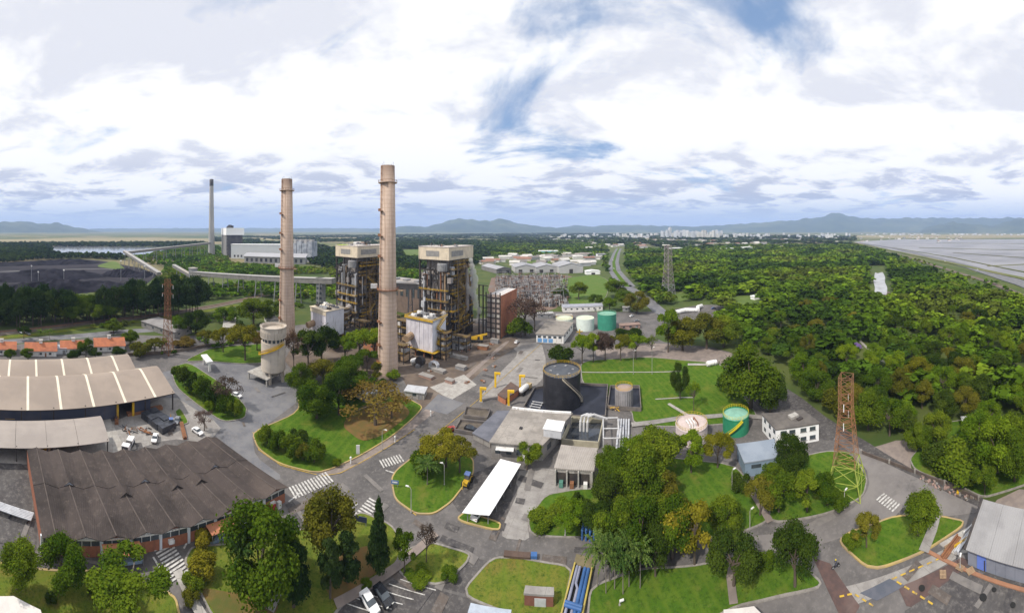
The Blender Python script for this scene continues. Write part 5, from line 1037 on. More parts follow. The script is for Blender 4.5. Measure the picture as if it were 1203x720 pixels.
# white carport
pts = [G(543, 602, 3), G(575, 605, 3), G(612, 545, 3), G(588, 539, 3)]; o = Vector((pts[0].x, pts[0].y, 0)); Q = [q-o for q in pts]
cpt = thing('carport', 'long bright white flat carport roof on posts', 'carport', o)
NP = 8
for k in range(NP):
    a, b = Q[0].lerp(Q[3], k/NP), Q[0].lerp(Q[3], (k+0.995)/NP); c, d = Q[1].lerp(Q[2], (k+0.995)/NP), Q[1].lerp(Q[2], k/NP)
    MB().slab(a, d, c, b, 0.15).build('roof_panel', M('bright_white', (0.86, 0.86, 0.87), (0.82, 0.82, 0.83), 0.3, 0.6), cpt)
for k in range(5):
    for u in (0.12, 0.88):
        q = Q[0].lerp(Q[3], 0.05+k*0.225).lerp(Q[1].lerp(Q[2], 0.05+k*0.225), u); MB().bx(q.x-0.1, q.x+0.1, q.y-0.1, q.y+0.1, 0, 2.8).build('post', steel_grey, cpt)
# yellow davit posts
for px, by, ty, lb in ((565, 472, 455, 'leftmost of the four yellow davit posts'), (582, 455.5, 437.5, 'rear left yellow davit post beside the concrete apron'), (611, 458.5, 440.5, 'rightmost of the four yellow davit posts, by the white tanker'), (597.5, 477, 458.5, 'nearest of the four yellow davit posts, before the brick box')):
    p = G(px, by); h = (by-ty)*math.hypot(p.x, p.y)/F; t = thing('davit_post', lb, 'davit', p, RZ+0.3, 'yellow davit posts')
    yp = M('davit_yellow', (0.72, 0.46, 0.02), (0.62, 0.38, 0.02), 0.6, 0.5); MB().bx(-0.4, 0.4, -0.4, 0.4, 0.3, h-0.85).build('mast', yp, t); MB().bx(-0.45, 2.2, -0.42, 0.42, h-0.84, h).build('arm', yp, t); MB().bx(-0.8, 0.8, -0.8, 0.8, 0, 0.3).build('foot', concrete, t); MB().tube([(1.9, 0, h-0.8), (1.9, 0, h-1.8)], 0.1, 6).build('hook', steel_dark, t)
quad_building('brick_pit_house', 'low brick box with brown top between the yellow davit posts', 'building', [(585, 463), (594, 468), (611, 456), (600, 449)], 2.6, M('orange_brick', (0.42, 0.17, 0.095)), M('brown_mesh_top', (0.13, 0.085, 0.07), (0.1, 0.07, 0.06), 0.5, 0.9))
t, P, o = quad_building('site_office', 'white and blue site office with flat brownish roof beside the main road', 'office', [(630, 391.5), (662, 393), (673, 379), (644, 376)], 5.6, white_wall, M('brownish_flat_roof', (0.26, 0.235, 0.21), (0.21, 0.19, 0.17), 0.3, 0.9))
for k in range(5): on_wall(t, P, 0, 'window', glass, 0.06+k*0.19, 0.06+k*0.19+0.11, 3.0, 4.3)
for k in range(3): on_wall(t, P, 0, 'blue_panel', M('blue_panel', (0.16, 0.34, 0.62), (0.13, 0.28, 0.52), 0.6, 0.6), 0.05+k*0.2, 0.05+k*0.2+0.16, 0.3, 2.7, 0.08)
for k in range(4): on_wall(t, P, 1, 'window', glass, 0.08+k*0.23, 0.08+k*0.23+0.12, 3.0, 4.3)
tank('pale tank with yellow roof rim behind the white and blue office', 663, 384, 20, 6.5, M('cream_tank', (0.68, 0.70, 0.62), None, 0.3, 0.6), M('pale_green_top', (0.6, 0.66, 0.5), None, 0.5, 0.7), rail_yellow)
tank('white cylindrical tank beside the green tank behind the office', 687.5, 386.5, 21, 8, M('mint_white', (0.66, 0.74, 0.70), (0.6, 0.67, 0.63), 0.3, 0.6), M('pale_green_top', (0.6, 0.66, 0.5)), None)
tank('green cylindrical tank with railing behind the office', 713, 385.5, 22, 10.5, M('sea_green', (0.045, 0.26, 0.18), (0.04, 0.22, 0.155), 0.3, 0.6), M('green_top', (0.2, 0.4, 0.3), None, 0.5, 0.7), M('green_rail', (0.2, 0.4, 0.25), None, 1, 0.6), ribs=0)
shed('long grey-roofed low building behind the three tanks', 708, 365, 34, 9, 4.2, white_wall, M('blue_grey_roof', (0.30, 0.31, 0.36), (0.25, 0.26, 0.3), 0.3, 0.8), rz=-0.05, gable=1.6, windows=7)
shed('small grey gatehouse at the far end of the main road', 650, 374, 12, 6, 3.6, steel_grey, roof_grey, rz=0, windows=2)
shed('low dark brick store behind the pale tank', 672, 376, 12, 5, 3.2, M('dark_brick', (0.14, 0.09, 0.07), None, 0.5, 0.9), roof_grey, rz=-0.1, windows=2)
shed('low rust-coloured shed right of the green tank', 752, 386, 14, 5, 2.8, M('pinkish_wall', (0.36, 0.25, 0.22), None, 0.5, 0.9), M('rust_roof', (0.27, 0.19, 0.16), None, 0.4, 0.9), rz=-0.1, windows=3)
shed('small grey booth beside the avenue approach', 740, 366, 6, 5, 3.2, steel_grey, roof_grey, rz=-0.3, windows=1)
# white long vehicles and tanks near the woodland edge
for k, (px, py, l, lb) in enumerate(((806, 368, 20, 'white arched pipe section lying on the far paved lot, left one'), (822, 364, 16, 'white arched pipe section lying on the far paved lot, right one'))):
    t = thing('pipe_section', lb, 'pipe', G(px, py), -0.1+k*0.9, 'white pipe sections on the far lot'); MB().tube([(-l/2, 0, 1.6), (0, 1.5, 2.4), (l/2, 0, 1.6)], 1.7, 12).build('shell', white_metal, t)
    for x in (-l*0.3, l*0.3): MB().bx(x-0.4, x+0.4, -1, 2, 0, 0.6).build('cradle', concrete, t)
t = thing('white_cistern', 'small white horizontal cistern on the lawn at the woodland edge', 'tank', G(836, 430), -0.1)
vs = MB().lathe([(0.05, 0), (1.2, 0.3), (1.3, 0.8), (1.3, 5.2), (1.2, 5.7), (0.05, 6)], 16); vs.v = [(z-3, x, y+1.6) for x, y, z in vs.v]; vs.build('drum', white_metal, t)
for x in (-1.8, 1.8): MB().bx(x-0.25, x+0.25, -1, 1, 0, 0.7).build('cradle', concrete, t)
strip('concrete_slab', [(808, 429), (830, 429)], 2.5, concrete_pale, 0.46)['kind'] = 'structure'
# ================================================================ right-hand buildings
pk, rp = tank('low pale pink tank with railing and roof pipes half hidden by trees', 812.5, 514, 37, 4.8, M('pink_tank', (0.58, 0.5, 0.5), (0.5, 0.43, 0.43), 0.3, 0.7), M('pink_top', (0.56, 0.47, 0.45), (0.48, 0.4, 0.38), 0.4, 0.8), M('thin_yellow', (0.5, 0.36, 0.06), None, 1, 0.6))
for k in range(4): MB().tube([(-2+k, -2.5, 4.7), (-2+k, -2.2, 5.8), (-1.5+k, 1, 5.8), (-1.5+k, 1.3, 4.7)], 0.2, 7).build('roof_pipe', R.choice((steel_rust, white_metal)), pk)
tank('green tank with pale green top and yellow stair beside the white two-storey building', 864.5, 505, 30.5, 5.6, M('deep_green', (0.03, 0.24, 0.13), (0.026, 0.2, 0.11), 0.3, 0.5), M('aqua_top', (0.24, 0.46, 0.37), (0.2, 0.39, 0.31), 0.5, 0.7), M('bright_yellow', (0.62, 0.52, 0.03), None, 1, 0.5), stair=(3.3, 4.5, M('bright_yellow', (0.62, 0.52, 0.03))))
t, P, o = quad_building('two_storey_building', 'white two-storey building with dark flat roof near the lattice tower', 'building', [(912, 504), (962, 496.5), (943, 482), (895.5, 486)], 5.9, M('bright_render', (0.80, 0.80, 0.81), (0.75, 0.75, 0.76), 0.4, 0.8), M('dark_flat_roof', (0.13, 0.118, 0.108), (0.10, 0.09, 0.085), 0.4, 0.9, c3=(0.16, 0.145, 0.13)))
for f0 in (0.10, 0.30, 0.56, 0.78):
    for z0 in (1.0, 3.8):
        w_ = on_wall(t, P, 0, 'window', glass, f0, f0+0.14, z0, z0+1.2)
        on_wall(t, P, 0, 'sill', concrete, f0-0.01, f0+0.15, z0-0.15, z0-0.02, 0.2)
for f0 in (0.15, 0.5, 0.8):
    for z0 in (1.0, 3.8): on_wall(t, P, 3, 'window', glass, f0, f0+0.13, z0, z0+1.2)
q = G0(t, 932, 490, 6); MB().box((q.x, q.y, 6.4), (3, 2.2, 0.8), -0.2).build('roof_box', concrete_pale, t); MB().box((q.x+0.5, q.y-2.4, 6.2), (2, 1.2, 0.5), -0.2).build('roof_hatch', steel_dark, t)
t, P, o = quad_building('blue_shed', 'blue-grey roofed shed in front of the white two-storey building', 'shed', [(875, 543), (913, 537), (909, 516), (866, 522)], 4.2, M('blue_sheet_wall', (0.20, 0.27, 0.36), (0.17, 0.23, 0.3), 0.3, 0.7), M('blue_grey_sheet', (0.27, 0.31, 0.37), (0.23, 0.27, 0.33), 0.2, 0.6, coord='object', wave=('X', 0.4, 0.5)))
on_wall(t, P, 0, 'door', steel_dark, 0.7, 0.86, 0, 3.0); on_wall(t, P, 0, 'window', glass, 0.2, 0.5, 2.2, 3.2)
# grey shed in the bottom right corner with blue panels
A, B, C = G(1137, 643, 3.6), G(1203, 664, 3.6), G(1203, 596, 3.6); ex = (B-A).normalized(); rzc = math.atan2(ex.y, ex.x); ey = Vector((-ex.y, ex.x, 0)); Wc = (C-A).dot(ey)
cs = thing('corner_shed', 'grey sheet-metal shed with blue wall panels at the bottom right', 'shed', (A.x, A.y, 0), rzc)
gs = M('grey_shed_roof', (0.29, 0.285, 0.29), (0.24, 0.235, 0.24), 0.2, 0.6, coord='object', wave=('X', 0.5, 0.4), c3=(0.26, 0.25, 0.25))
for k in range(5): MB().slab((k*5-0.3, -0.5, 3.5), (k*5+4.66, -0.5, 3.5), (k*5+4.66, Wc*0.75, 6.0), (k*5-0.3, Wc*0.75, 6.0), 0.12).build('roof_panel', gs, cs)
MB().beam((-0.5, -0.6, 3.55), (-0.5, Wc*0.75, 6.1), 0.5, 0.3).build('verge_trim', steel_dark, cs)
for k in range(12):
    m_ = M('blue_panel_bright', (0.14, 0.22, 0.62), (0.12, 0.19, 0.54), 0.4, 0.6) if k in (1, 6) else M('grey_blue_panel', (0.235, 0.25, 0.30), (0.2, 0.215, 0.26), 0.3, 0.7)
    MB().bx(k*2+0.02, k*2+1.98, 0, 0.2, 0, 3.45).build('wall_panel', m_, cs)
MB().bx(0, 0.2, 0.2, Wc*0.75, 0, 3.5).build('side_wall', MATS['grey_blue_panel'], cs); MB().bx(0.2, 24, Wc*0.75-0.2, Wc*0.75, 0, 5.8).build('back_wall', MATS['grey_blue_panel'], cs)
MB().bx(13.2, 14.6, -0.3, 0, 0.2, 1.3).build('vent_box', white_metal, cs); MB().bx(3.6, 3.8, -0.1, 0, 0, 2.2).build('downpipe', steel_dark, cs)
MB().bx(-9, 25, -1.6, -0.9, 0, 0.28).build('kerb_wall', M('terracotta_kerb', (0.34, 0.17, 0.1), (0.28, 0.145, 0.09), 0.6, 0.9), cs)
# laydown of timber and sheets beside it
sheet('laydown_slab', [(1103, 640), (1120, 652), (1138, 650), (1185, 607), (1165, 602)], concrete_pale, 0.02, smooth=0)
CN = {'terracotta_sheet': 'terracotta', 'white_metal': 'white', 'yellow_rail': 'yellow', 'rusty_steel': 'rusty', 'dirt': 'brown', 'silver_cladding': 'silver', 'tan_insulation': 'tan'}
for k in range(16):
    f = R.random(); g = R.random(); p = G(1110+f*58+g*12, 642-f*36+g*6)
    c = R.choice((terr, white_metal, rail_yellow, steel_rust, MATS['dirt'], silver, tan_pipe)); l = R.uniform(2, 6); w = R.uniform(0.3, 1.2)
    t = thing('stored_plank_pile', 'pile of stored '+CN[c.name]+(' long' if l > 4 else ' short')+' boards beside the corner shed', 'board pile', p, rzc+1.2+R.uniform(-.25, .25), 'stored boards beside the corner shed')
    for j in range(3): MB().bx(-l/2+R.uniform(-.3, .3), l/2, -w/2+j*w/3, -w/2+(j+0.8)*w/3, 0.1, 0.3+R.random()*0.5).build('board', c, t)
# bottom edge roofs and corner roof
def edge_roof(label, pix, h, mat):
    pts = [G(px, py, h) for px, py in pix]; o = Vector((pts[0].x, pts[0].y, 0)); P = [(q.x-o.x, q.y-o.y) for q in pts]
    t = thing('flat_roof_hut', label, 'hut', o); MB().prism(P, 0, h-0.2).build('wall', white_wall, t); MB().prism([(x*1.02, y*1.02) for x, y in P], h-0.19, h).build('roof', mat, t); return t
edge_roof('white-roofed hut cut off by the bottom left corner', [(-30, 699), (15, 700), (46, 716), (60, 760), (-30, 760)], 3.5, M('off_white_roof', (0.6, 0.57, 0.54), (0.53, 0.5, 0.48), 0.4, 0.8))
edge_roof('pale grey roof at the bottom edge beside the car park', [(553, 708), (600, 716), (590, 760), (540, 750)], 3.0, M('pale_blue_roof', (0.42, 0.47, 0.55)))
edge_roof('pale roof at the bottom edge below the right lawn', [(850, 716), (885, 712), (895, 722), (880, 760), (850, 760)], 3.0, MATS['off_white_roof'])
t, P, o = quad_building('kiosk', 'tiny brick kiosk with grey slab roof on the bottom lawn', 'kiosk', [(616, 697), (650, 699), (650, 690), (618, 688)], 2.4, M('dark_red_brick', (0.2, 0.085, 0.06), (0.16, 0.07, 0.05), 0.6, 0.9), concrete)
on_wall(t, P, 0, 'door', silver, 0.35, 0.75, 0.2, 1.7)
# pipe trench with blue pipes
A, B = G(675, 667), G(662, 716); C, D = G(696, 669), G(690, 716); dirv = (B-A).normalized(); rzp = math.atan2(dirv.y, dirv.x)
t = thing('pipe_trench', 'long open trench edged in yellow at the bottom, dark inside', 'trench', A, rzp); Lp = (B-A).length*1.5; Wp = (C-A).dot(Vector((-dirv.y, dirv.x, 0)))
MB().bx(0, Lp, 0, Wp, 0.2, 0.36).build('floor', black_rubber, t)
for y in (0, Wp): MB().bx(-0.3, Lp, y-0.15, y+0.15, 0.2, 0.85).build('edge', M('trench_yellow', (0.45, 0.36, 0.08), (0.36, 0.29, 0.1), 0.6, 0.8), t)
blue_p = M('blue_pipe', (0.05, 0.13, 0.32), (0.04, 0.105, 0.26), 0.5, 0.6); lav = M('lavender_pipe', (0.27, 0.28, 0.36), (0.22, 0.23, 0.3), 0.5, 0.7)
LBL = ('lavender pipe at the left of the open trench', 'bent lavender pipe in the middle of the open trench', 'left blue pipe in the open trench', 'right blue pipe in the open trench')
for k in range(4):
    y = Wp*(0.18+0.2*k); rr_ = 0.28 if k < 2 else 0.36
    pts = [(0.3, y, 0.75), (Lp, y, 0.75)] if k != 1 else [(0.3, y-0.15, 0.75), (Lp*0.3, y-0.15, 0.75), (Lp*0.37, y+0.35, 0.75), (Lp, y+0.35, 0.75)]
    if k >= 2: pts = [(x, q+0.18, z) for x, q, z in pts]
    tag(MB().tube(pts, rr_, 10).build('trench_pipe', lav if k < 2 else blue_p, loc=A, rz=rzp), LBL[k], 'pipe', 'pipes in the open trench')
t = thing('pipe_bend', 'blue pipe manifold crossing the trench at the bottom edge', 'pipe', A, rzp); MB().tube([(Lp*0.64, 0.2, 1.15), (Lp*0.64, Wp-0.2, 1.15)], 0.3, 10).build('header', blue_p, t); MB().tube([(Lp*0.68, 0.2, 1.15), (Lp*0.68, Wp-0.2, 1.15)], 0.3, 10).build('header', blue_p, t)
tag(MB().bx(-2.6, -0.4, -0.3, Wp+0.3, 0.1, 0.35).build('trench_cover', M('trench_cover', (0.2, 0.17, 0.1), None, 0.5, 0.9), loc=A, rz=rzp), 'tan slab covering the top end of the pipe trench', 'cover')
o = G(693, 630); t = thing('pipe_hoops', 'blue pipe hoops rising from the ground above the palms', 'pipes', o, rzp+PI/2)
for k in range(4): MB().tube([(-1.5+k*0.9, 0.8, 0), (-1.5+k*0.9, 0.8, 2.0), (-1.5+k*0.9, 0.4, 2.8), (-1.5+k*0.9, -0.6, 2.8), (-1.5+k*0.9, -1.2, 2.0), (-1.5+k*0.9, -1.2, 0)], 0.24, 9).build('pipe', blue_p, t)
shed('blue box enclosure among the trees beside the garden lawn', 734, 592, 3, 2, 2.2, blue_p, blue_p, rz=0, name='blue_enclosure', cat='enclosure')
t = thing('garden_wall_seat', 'low brown brick planter with blue top before the dry lawn', 'planter', G(612, 655), -0.1); MB().bx(-3.6, 2.0, -0.6, 0.6, 0, 0.7).build('wall', M('brown_brick', (0.11, 0.075, 0.06), None, 0.6, 0.9), t); MB().bx(2.1, 3.4, -0.5, 0.5, 0, 0.9).build('blue_box', blue_p, t)
# ================================================================ lattice towers
def lattice(label, px, base, top, w_base, w_top, mat_low, mat_up, waist=None, arms=(), n=10, ang=0.4, foot_frac=0.2, th=0.16):
    p = G(px, base); d = math.hypot(p.x, p.y); h = (base-top)*d/F; wb = w_base*d/F; wt = w_top*d/F; ww = (waist*d/F) if waist else wb*0.7
    t = thing('lattice_tower', label, 'tower', p, ang)
    def half(z):
        f = z/h
        if f < foot_frac: return (wb+(ww-wb)*f/foot_frac)/2
        g = min(1, (f-foot_frac)/0.45); return (ww+(wt-ww)*g)/2
    for part, z0, z1, m_, k in (('lower_frame', 0, h*foot_frac, mat_low, 2), ('upper_frame', h*foot_frac, h, mat_up, n)):
        mb = MB(); zs = [z0+(z1-z0)*(i/k)**(1.0) for i in range(k+1)]; tt = th*1.5 if part == 'lower_frame' else th
        for a, b in zip(zs, zs[1:]):
            ra, rb_ = half(a), half(b); ca = [(-ra, -ra), (ra, -ra), (ra, ra), (-ra, ra)]; cb = [(-rb_, -rb_), (rb_, -rb_), (rb_, rb_), (-rb_, rb_)]
            for i in range(4):
                j = (i+1) % 4
                mb.beam((*ca[i], a), (*cb[i], b), tt*1.3); mb.beam((*ca[i], a), (*cb[j], b), tt*0.7); mb.beam((*ca[j], a), (*cb[i], b), tt*0.7); mb.beam((*cb[i], b), (*cb[j], b), tt*0.7)
        mb.build(part, m_, t)
    for (zf, ln) in arms:
        z = h*zf; r = half(z)
        for s in (-1, 1):
            am = MB(); tip = (s*(r+ln), 0, z+0.3)
            for q in ((s*r, -r, z), (s*r, r, z), (s*r, -r, z+ln*0.45), (s*r, r, z+ln*0.45)): am.beam(q, tip, th*0.8)
            a_ = am.build('crossarm', mat_up, t); MB().tube([tip, (tip[0], 0, z-1.7)], 0.12, 6).build('insulator', white_metal, a_)
    return t
or_m = M('orange_lattice', (0.27, 0.12, 0.055), (0.23, 0.125, 0.07), 0.15, 0.85); yg = M('lime_lattice', (0.33, 0.39, 0.06), (0.26, 0.30, 0.07), 0.4, 0.8)
lattice('orange lattice transmission tower with lime-green lower legs at the road bend', 994, 572, 441, 41, 15, yg, or_m, waist=26, arms=((0.62, 1.2), (0.78, 1.2)), n=11, foot_frac=0.24, th=0.11, ang=0.35)
lattice('grey lattice mast standing in the woods left of the far lot', 785, 346, 288, 12, 6, steel_grey, M('grey_rust_lattice', (0.28, 0.24, 0.24), (0.24, 0.2, 0.2), 0.1, 0.8), waist=10, arms=((0.7, 4), (0.82, 4), (0.94, 4)), n=10, th=0.28)
lattice('rusty lattice mast rising beside the red-tiled houses', 197, 416, 328, 11, 5, steel_rust, steel_rust, waist=8, arms=((0.8, 2.5), (0.92, 2.5)), n=10, th=0.14)
# ================================================================ trees
def leaf_mat(name, ca, cb, trans=0.25):
    m = bpy.data.materials.new(name); m.use_nodes = True; t = m.node_tree; t.nodes.clear(); n = t.nodes.new; l = t.links.new
    at = n('ShaderNodeAttribute'); at.attribute_name = 'tint'; oi = n('ShaderNodeObjectInfo')
    mx = n('ShaderNodeMix'); mx.data_type = 'RGBA'; l(at.outputs['Fac'], mx.inputs[0]); mx.inputs[6].default_value = (*ca, 1); mx.inputs[7].default_value = (*cb, 1)
    hs = n('ShaderNodeHueSaturation'); l(mx.outputs[2], hs.inputs['Color'])
    mr = n('ShaderNodeMapRange'); l(oi.outputs['Random'], mr.inputs[0]); mr.inputs[3].default_value = 0.72; mr.inputs[4].default_value = 1.25; l(mr.outputs[0], hs.inputs['Value'])
    mh = n('ShaderNodeMapRange'); l(oi.outputs['Random'], mh.inputs[0]); mh.inputs[3].default_value = 0.515; mh.inputs[4].default_value = 0.485; l(mh.outputs[0], hs.inputs['Hue'])
    d = n('ShaderNodeBsdfDiffuse'); tr = n('ShaderNodeBsdfTranslucent'); l(hs.outputs[0], d.inputs[0]); l(hs.outputs[0], tr.inputs[0])
    ms = n('ShaderNodeMixShader'); ms.inputs[0].default_value = trans; l(d.outputs[0], ms.inputs[1]); l(tr.outputs[0], ms.inputs[2])
    o = n('ShaderNodeOutputMaterial'); l(ms.outputs[0], o.inputs[0]); return m
LEAF = {
 'mid': leaf_mat('leaf_mid', (0.040, 0.080, 0.007), (0.135, 0.185, 0.014)),
 'dark': leaf_mat('leaf_dark', (0.020, 0.042, 0.007), (0.065, 0.098, 0.012)),
 'bright': leaf_mat('leaf_bright', (0.080, 0.145, 0.008), (0.20, 0.265, 0.017)),
 'olive': leaf_mat('leaf_olive', (0.065, 0.075, 0.010), (0.17, 0.16, 0.018)),
 'yellow': leaf_mat('leaf_yellow', (0.105, 0.112, 0.009), (0.24, 0.215, 0.02)),
 'brown': leaf_mat('leaf_brown', (0.095, 0.065, 0.042), (0.16, 0.11, 0.065)),
 'rust': leaf_mat('leaf_rust', (0.14, 0.088, 0.025), (0.20, 0.15, 0.03)),
 'violet': leaf_mat('leaf_violet', (0.22, 0.15, 0.40), (0.30, 0.22, 0.5)),
 'purple': leaf_mat('leaf_purple', (0.075, 0.05, 0.042), (0.12, 0.085, 0.06)),
 'palm': leaf_mat('leaf_palm', (0.035, 0.075, 0.014), (0.10, 0.15, 0.035)),
 'pine': leaf_mat('leaf_pine', (0.020, 0.044, 0.013), (0.050, 0.082, 0.02)),
}
bark = M('bark', (0.10, 0.078, 0.06), (0.07, 0.055, 0.045), 2.0, 0.95, coord='object'); bark_pale = M('bark_pale', (0.20, 0.175, 0.15), (0.15, 0.13, 0.11), 2.0, 0.95, coord='object')
def leaves(points, normals, size, r, aspect=1.0):
    """numpy leaf quads at points facing normals"""
    n = len(points); nr = normals+r.normal(0, 0.55, (n, 3)); nr /= np.linalg.norm(nr, axis=1)[:, None]+1e-9
    ref = r.normal(0, 1, (n, 3)); a = np.cross(nr, ref); a /= np.linalg.norm(a, axis=1)[:, None]+1e-9; b = np.cross(nr, a)
    s = size*(0.6+0.8*r.random((n, 1)))/2
    v = np.stack([points-a*s-b*s*aspect*0.5, points+a*s*0.25-b*s*aspect, points+a*s+b*s*aspect*0.4, points-a*s*0.3+b*s*aspect], 1)
    return v.reshape(-1, 3)
def mesh_np(name, v, tint, mats):
    me = bpy.data.meshes.new(name); nq = len(v)//4
    me.vertices.add(len(v)); me.vertices.foreach_set('co', v.astype(np.float32).ravel())
    me.loops.add(nq*4); me.loops.foreach_set('vertex_index', np.arange(nq*4, dtype=np.int32))
    me.polygons.add(nq); me.polygons.foreach_set('loop_start', np.arange(0, nq*4, 4, dtype=np.int32))
    if tint.ndim == 1:
        at = me.attributes.new('tint', 'FLOAT', 'POINT'); at.data.foreach_set('value', np.repeat(tint, 4).astype(np.float32))
    else:
        at = me.attributes.new('tint', 'FLOAT_COLOR', 'POINT'); c4 = np.concatenate([tint, np.ones((len(tint), 1))], 1); at.data.foreach_set('color', np.repeat(c4, 4, 0).astype(np.float32).ravel())
    me.update(calc_edges=True)
    for m in mats: me.materials.append(m)
    return me
def sphere_pts(n, r):
    v = r.normal(0, 1, (n, 3)); return v/np.linalg.norm(v, axis=1)[:, None]
def crown_shape(kind, n, size, seed):
    """crown in a unit box: base of the tree at 0, top at 1, half width 0.5"""
    r = np.random.default_rng(seed); lobes = []
    if kind == 'broad':
        for k in range(17):
            d = sphere_pts(1, r)[0]; rad = r.uniform(0.13, 0.2); lobes.append((np.array([d[0]*0.32, d[1]*0.32, 0.62+d[2]*0.24]), rad, rad*r.uniform(0.75, 1.05)))
    elif kind == 'round':
        for k in range(22):
            d = sphere_pts(1, r)[0]; rad = r.uniform(0.13, 0.18); lobes.append((np.array([d[0]*0.34, d[1]*0.34, 0.54+d[2]*0.31]), rad, rad*1.1))
    elif kind == 'spread':
        for k in range(16):
            a = r.uniform(0, 2*PI); q = 0.4*math.sqrt(r.random()); rad = r.uniform(0.10, 0.16); lobes.append((np.array([q*math.cos(a), q*math.sin(a), 0.78-q*q*0.9+r.uniform(-.08, .06)]), rad, rad*r.uniform(0.9, 1.2)))
    elif kind == 'loose':
        for k in range(13):
            d = sphere_pts(1, r)[0]; q = r.uniform(0.6, 1.1); rad = r.uniform(0.08, 0.15); lobes.append((np.array([d[0]*0.34*q, d[1]*0.34*q, 0.63+d[2]*0.27*q]), rad, rad))
    elif kind == 'bush':
        for k in range(12):
            a = r.uniform(0, 2*PI); q = 0.34*math.sqrt(r.random()); rad = r.uniform(0.14, 0.2); lobes.append((np.array([q*math.cos(a), q*math.sin(a), r.uniform(0.25, 0.72-q)]), rad, rad*1.5))
    elif kind == 'column':
        for k in range(26):
            z = r.uniform(0.2, 0.92); a = r.uniform(0, 2*PI); q = (0.36-0.26*abs(z-0.45))*r.random(); rad = r.uniform(0.12, 0.18)*(1.15-0.75*z); lobes.append((np.array([q*math.cos(a), q*math.sin(a), z]), rad*1.5, rad*0.7))
    elif kind == 'conifer':
        for k in range(60):
            z = 0.16+0.8*(k/60); a = k*2.4+r.uniform(-.3, .3); q = (1.02-z)*0.40*r.uniform(0.5, 1.05); rad = 0.05+0.11*(1-z); lobes.append((np.array([q*math.cos(a), q*math.sin(a), z]), rad*1.3, rad*0.45))
        lobes.append((np.array([0, 0, 0.96]), 0.05, 0.05))
    P = []; Nn = []; T = []
    area = np.array([l[1]*l[1] for l in lobes]); cnt = np.maximum(1, np.round(n*area/area.sum()).astype(int))
    for (c, rx, rz_), m in zip(lobes, cnt):
        d = sphere_pts(m, r); d[:, 2] = np.where(d[:, 2] < -0.35, -d[:, 2], d[:, 2]); rr_ = (r.random((m, 1))**0.35); rr_ = np.where(r.random((m, 1)) < 0.16, rr_*r.uniform(1.05, 1.5, (m, 1)), rr_)
        p = c+d*rr_*np.array([rx, rx, rz_]); P.append(p); Nn.append(d+np.array([0, 0, 0.35])); T.append(np.clip(r.normal(0.45, 0.2, m)+r.uniform(-0.28, 0.28), 0, 1))
    P = np.concatenate(P); Nn = np.concatenate(Nn); Nn /= np.linalg.norm(Nn, axis=1)[:, None]
    return leaves(P, Nn, size, r), np.concatenate(T), lobes
def trunk_mesh(name, lobes, r0=0.035, top=0.6, limbs=7, seed=1, mat=bark, lean=0.0):
    r = random.Random(seed); mb = MB(); mb.tube([(0, 0, -0.02), (lean*0.3, 0.005, top*0.35), (lean, 0.0, top)], [r0, r0*0.75, r0*0.45], 7)
    for c, rx, rz_ in r.sample(lobes, min(limbs, len(lobes))):
        z0 = min(top*r.uniform(0.45, 0.9), max(0.1, c[2]-0.05)); mid = Vector((c[0]*0.5, c[1]*0.5, (z0+c[2])/2+0.02)); mb.tube([(lean*0.6, 0, z0), mid, tuple(c)], [r0*0.42, r0*0.28, r0*0.12], 5)
    me = mb.mesh(name); me.materials.append(mat); return me
SHAPES = {}
def reg(key, kind, n, size, seed, r0, top, limbs, mat=bark, lean=0.0):
    v, ti, lobes = crown_shape(kind, n, size, seed)
    SHAPES.setdefault(key, []).append((mesh_np('crown', v, ti, [LEAF['mid']]), trunk_mesh('trunk', lobes, r0, top, limbs, seed, mat, lean)))
for s in (1, 2, 3): reg('broad', 'broad', 14000, 0.027, s, 0.032, 0.55, 8)
for s in (4, 5): reg('round', 'round', 17000, 0.026, s, 0.035, 0.4, 6)
for s in (6, 7, 16): reg('spread', 'spread', 11000, 0.028, s, 0.028, 0.62, 10)
for s in (8, 9): reg('loose', 'loose', 7500, 0.029, s, 0.024, 0.6, 9)
for s in (10, 11): reg('bush', 'bush', 8500, 0.042, s, 0.03, 0.3, 5)
for s in (12, 13): reg('column', 'column', 9500, 0.045, s, 0.05, 0.85, 6, lean=0.02)
for s in (14,): reg('conifer', 'conifer', 12000, 0.034, s, 0.05, 0.93, 0)
for s in (17, 18, 19): reg('gum', 'broad', 7000, 0.046, s, 0.022, 0.7, 11)
reg('wisp', 'spread', 2000, 0.028, 21, 0.026, 0.6, 18); reg('wisp', 'spread', 1800, 0.028, 22, 0.026, 0.6, 18)
TC = [0]
def put_tree(p, w, h, shape, leaf, label, group=None, name='broadleaf_tree', rz=None, cat='tree', pale=False):
    TC[0] += 1; vs = SHAPES[shape]; cm, tm = vs[TC[0] % len(vs)]
    t = thing(name, label, cat, p, rz if rz is not None else (TC[0]*2.399) % 6.283, group); t.scale = (w, w, h)
    c = link('crown', cm, t); c.material_slots[0].link = 'OBJECT'; c.material_slots[0].material = LEAF[leaf]
    k = link('trunk', tm, t)
    if pale: k.material_slots[0].link = 'OBJECT'; k.material_slots[0].material = bark_pale
    return t
def tree(px, by, wpx, ty, shape, leaf, label, **kw):
    p = G(px, by); d = math.hypot(p.x, p.y); p.z = 0.1
    return put_tree(p, wpx*d/F, (by-ty)*d/F, shape, leaf, label, **kw)
def shrub(px, by, wpx, ty, leaf, label, group=None, shape='bush'): return tree(px, by, wpx, ty, shape, leaf, label, group=group, name='shrub', cat='shrub')
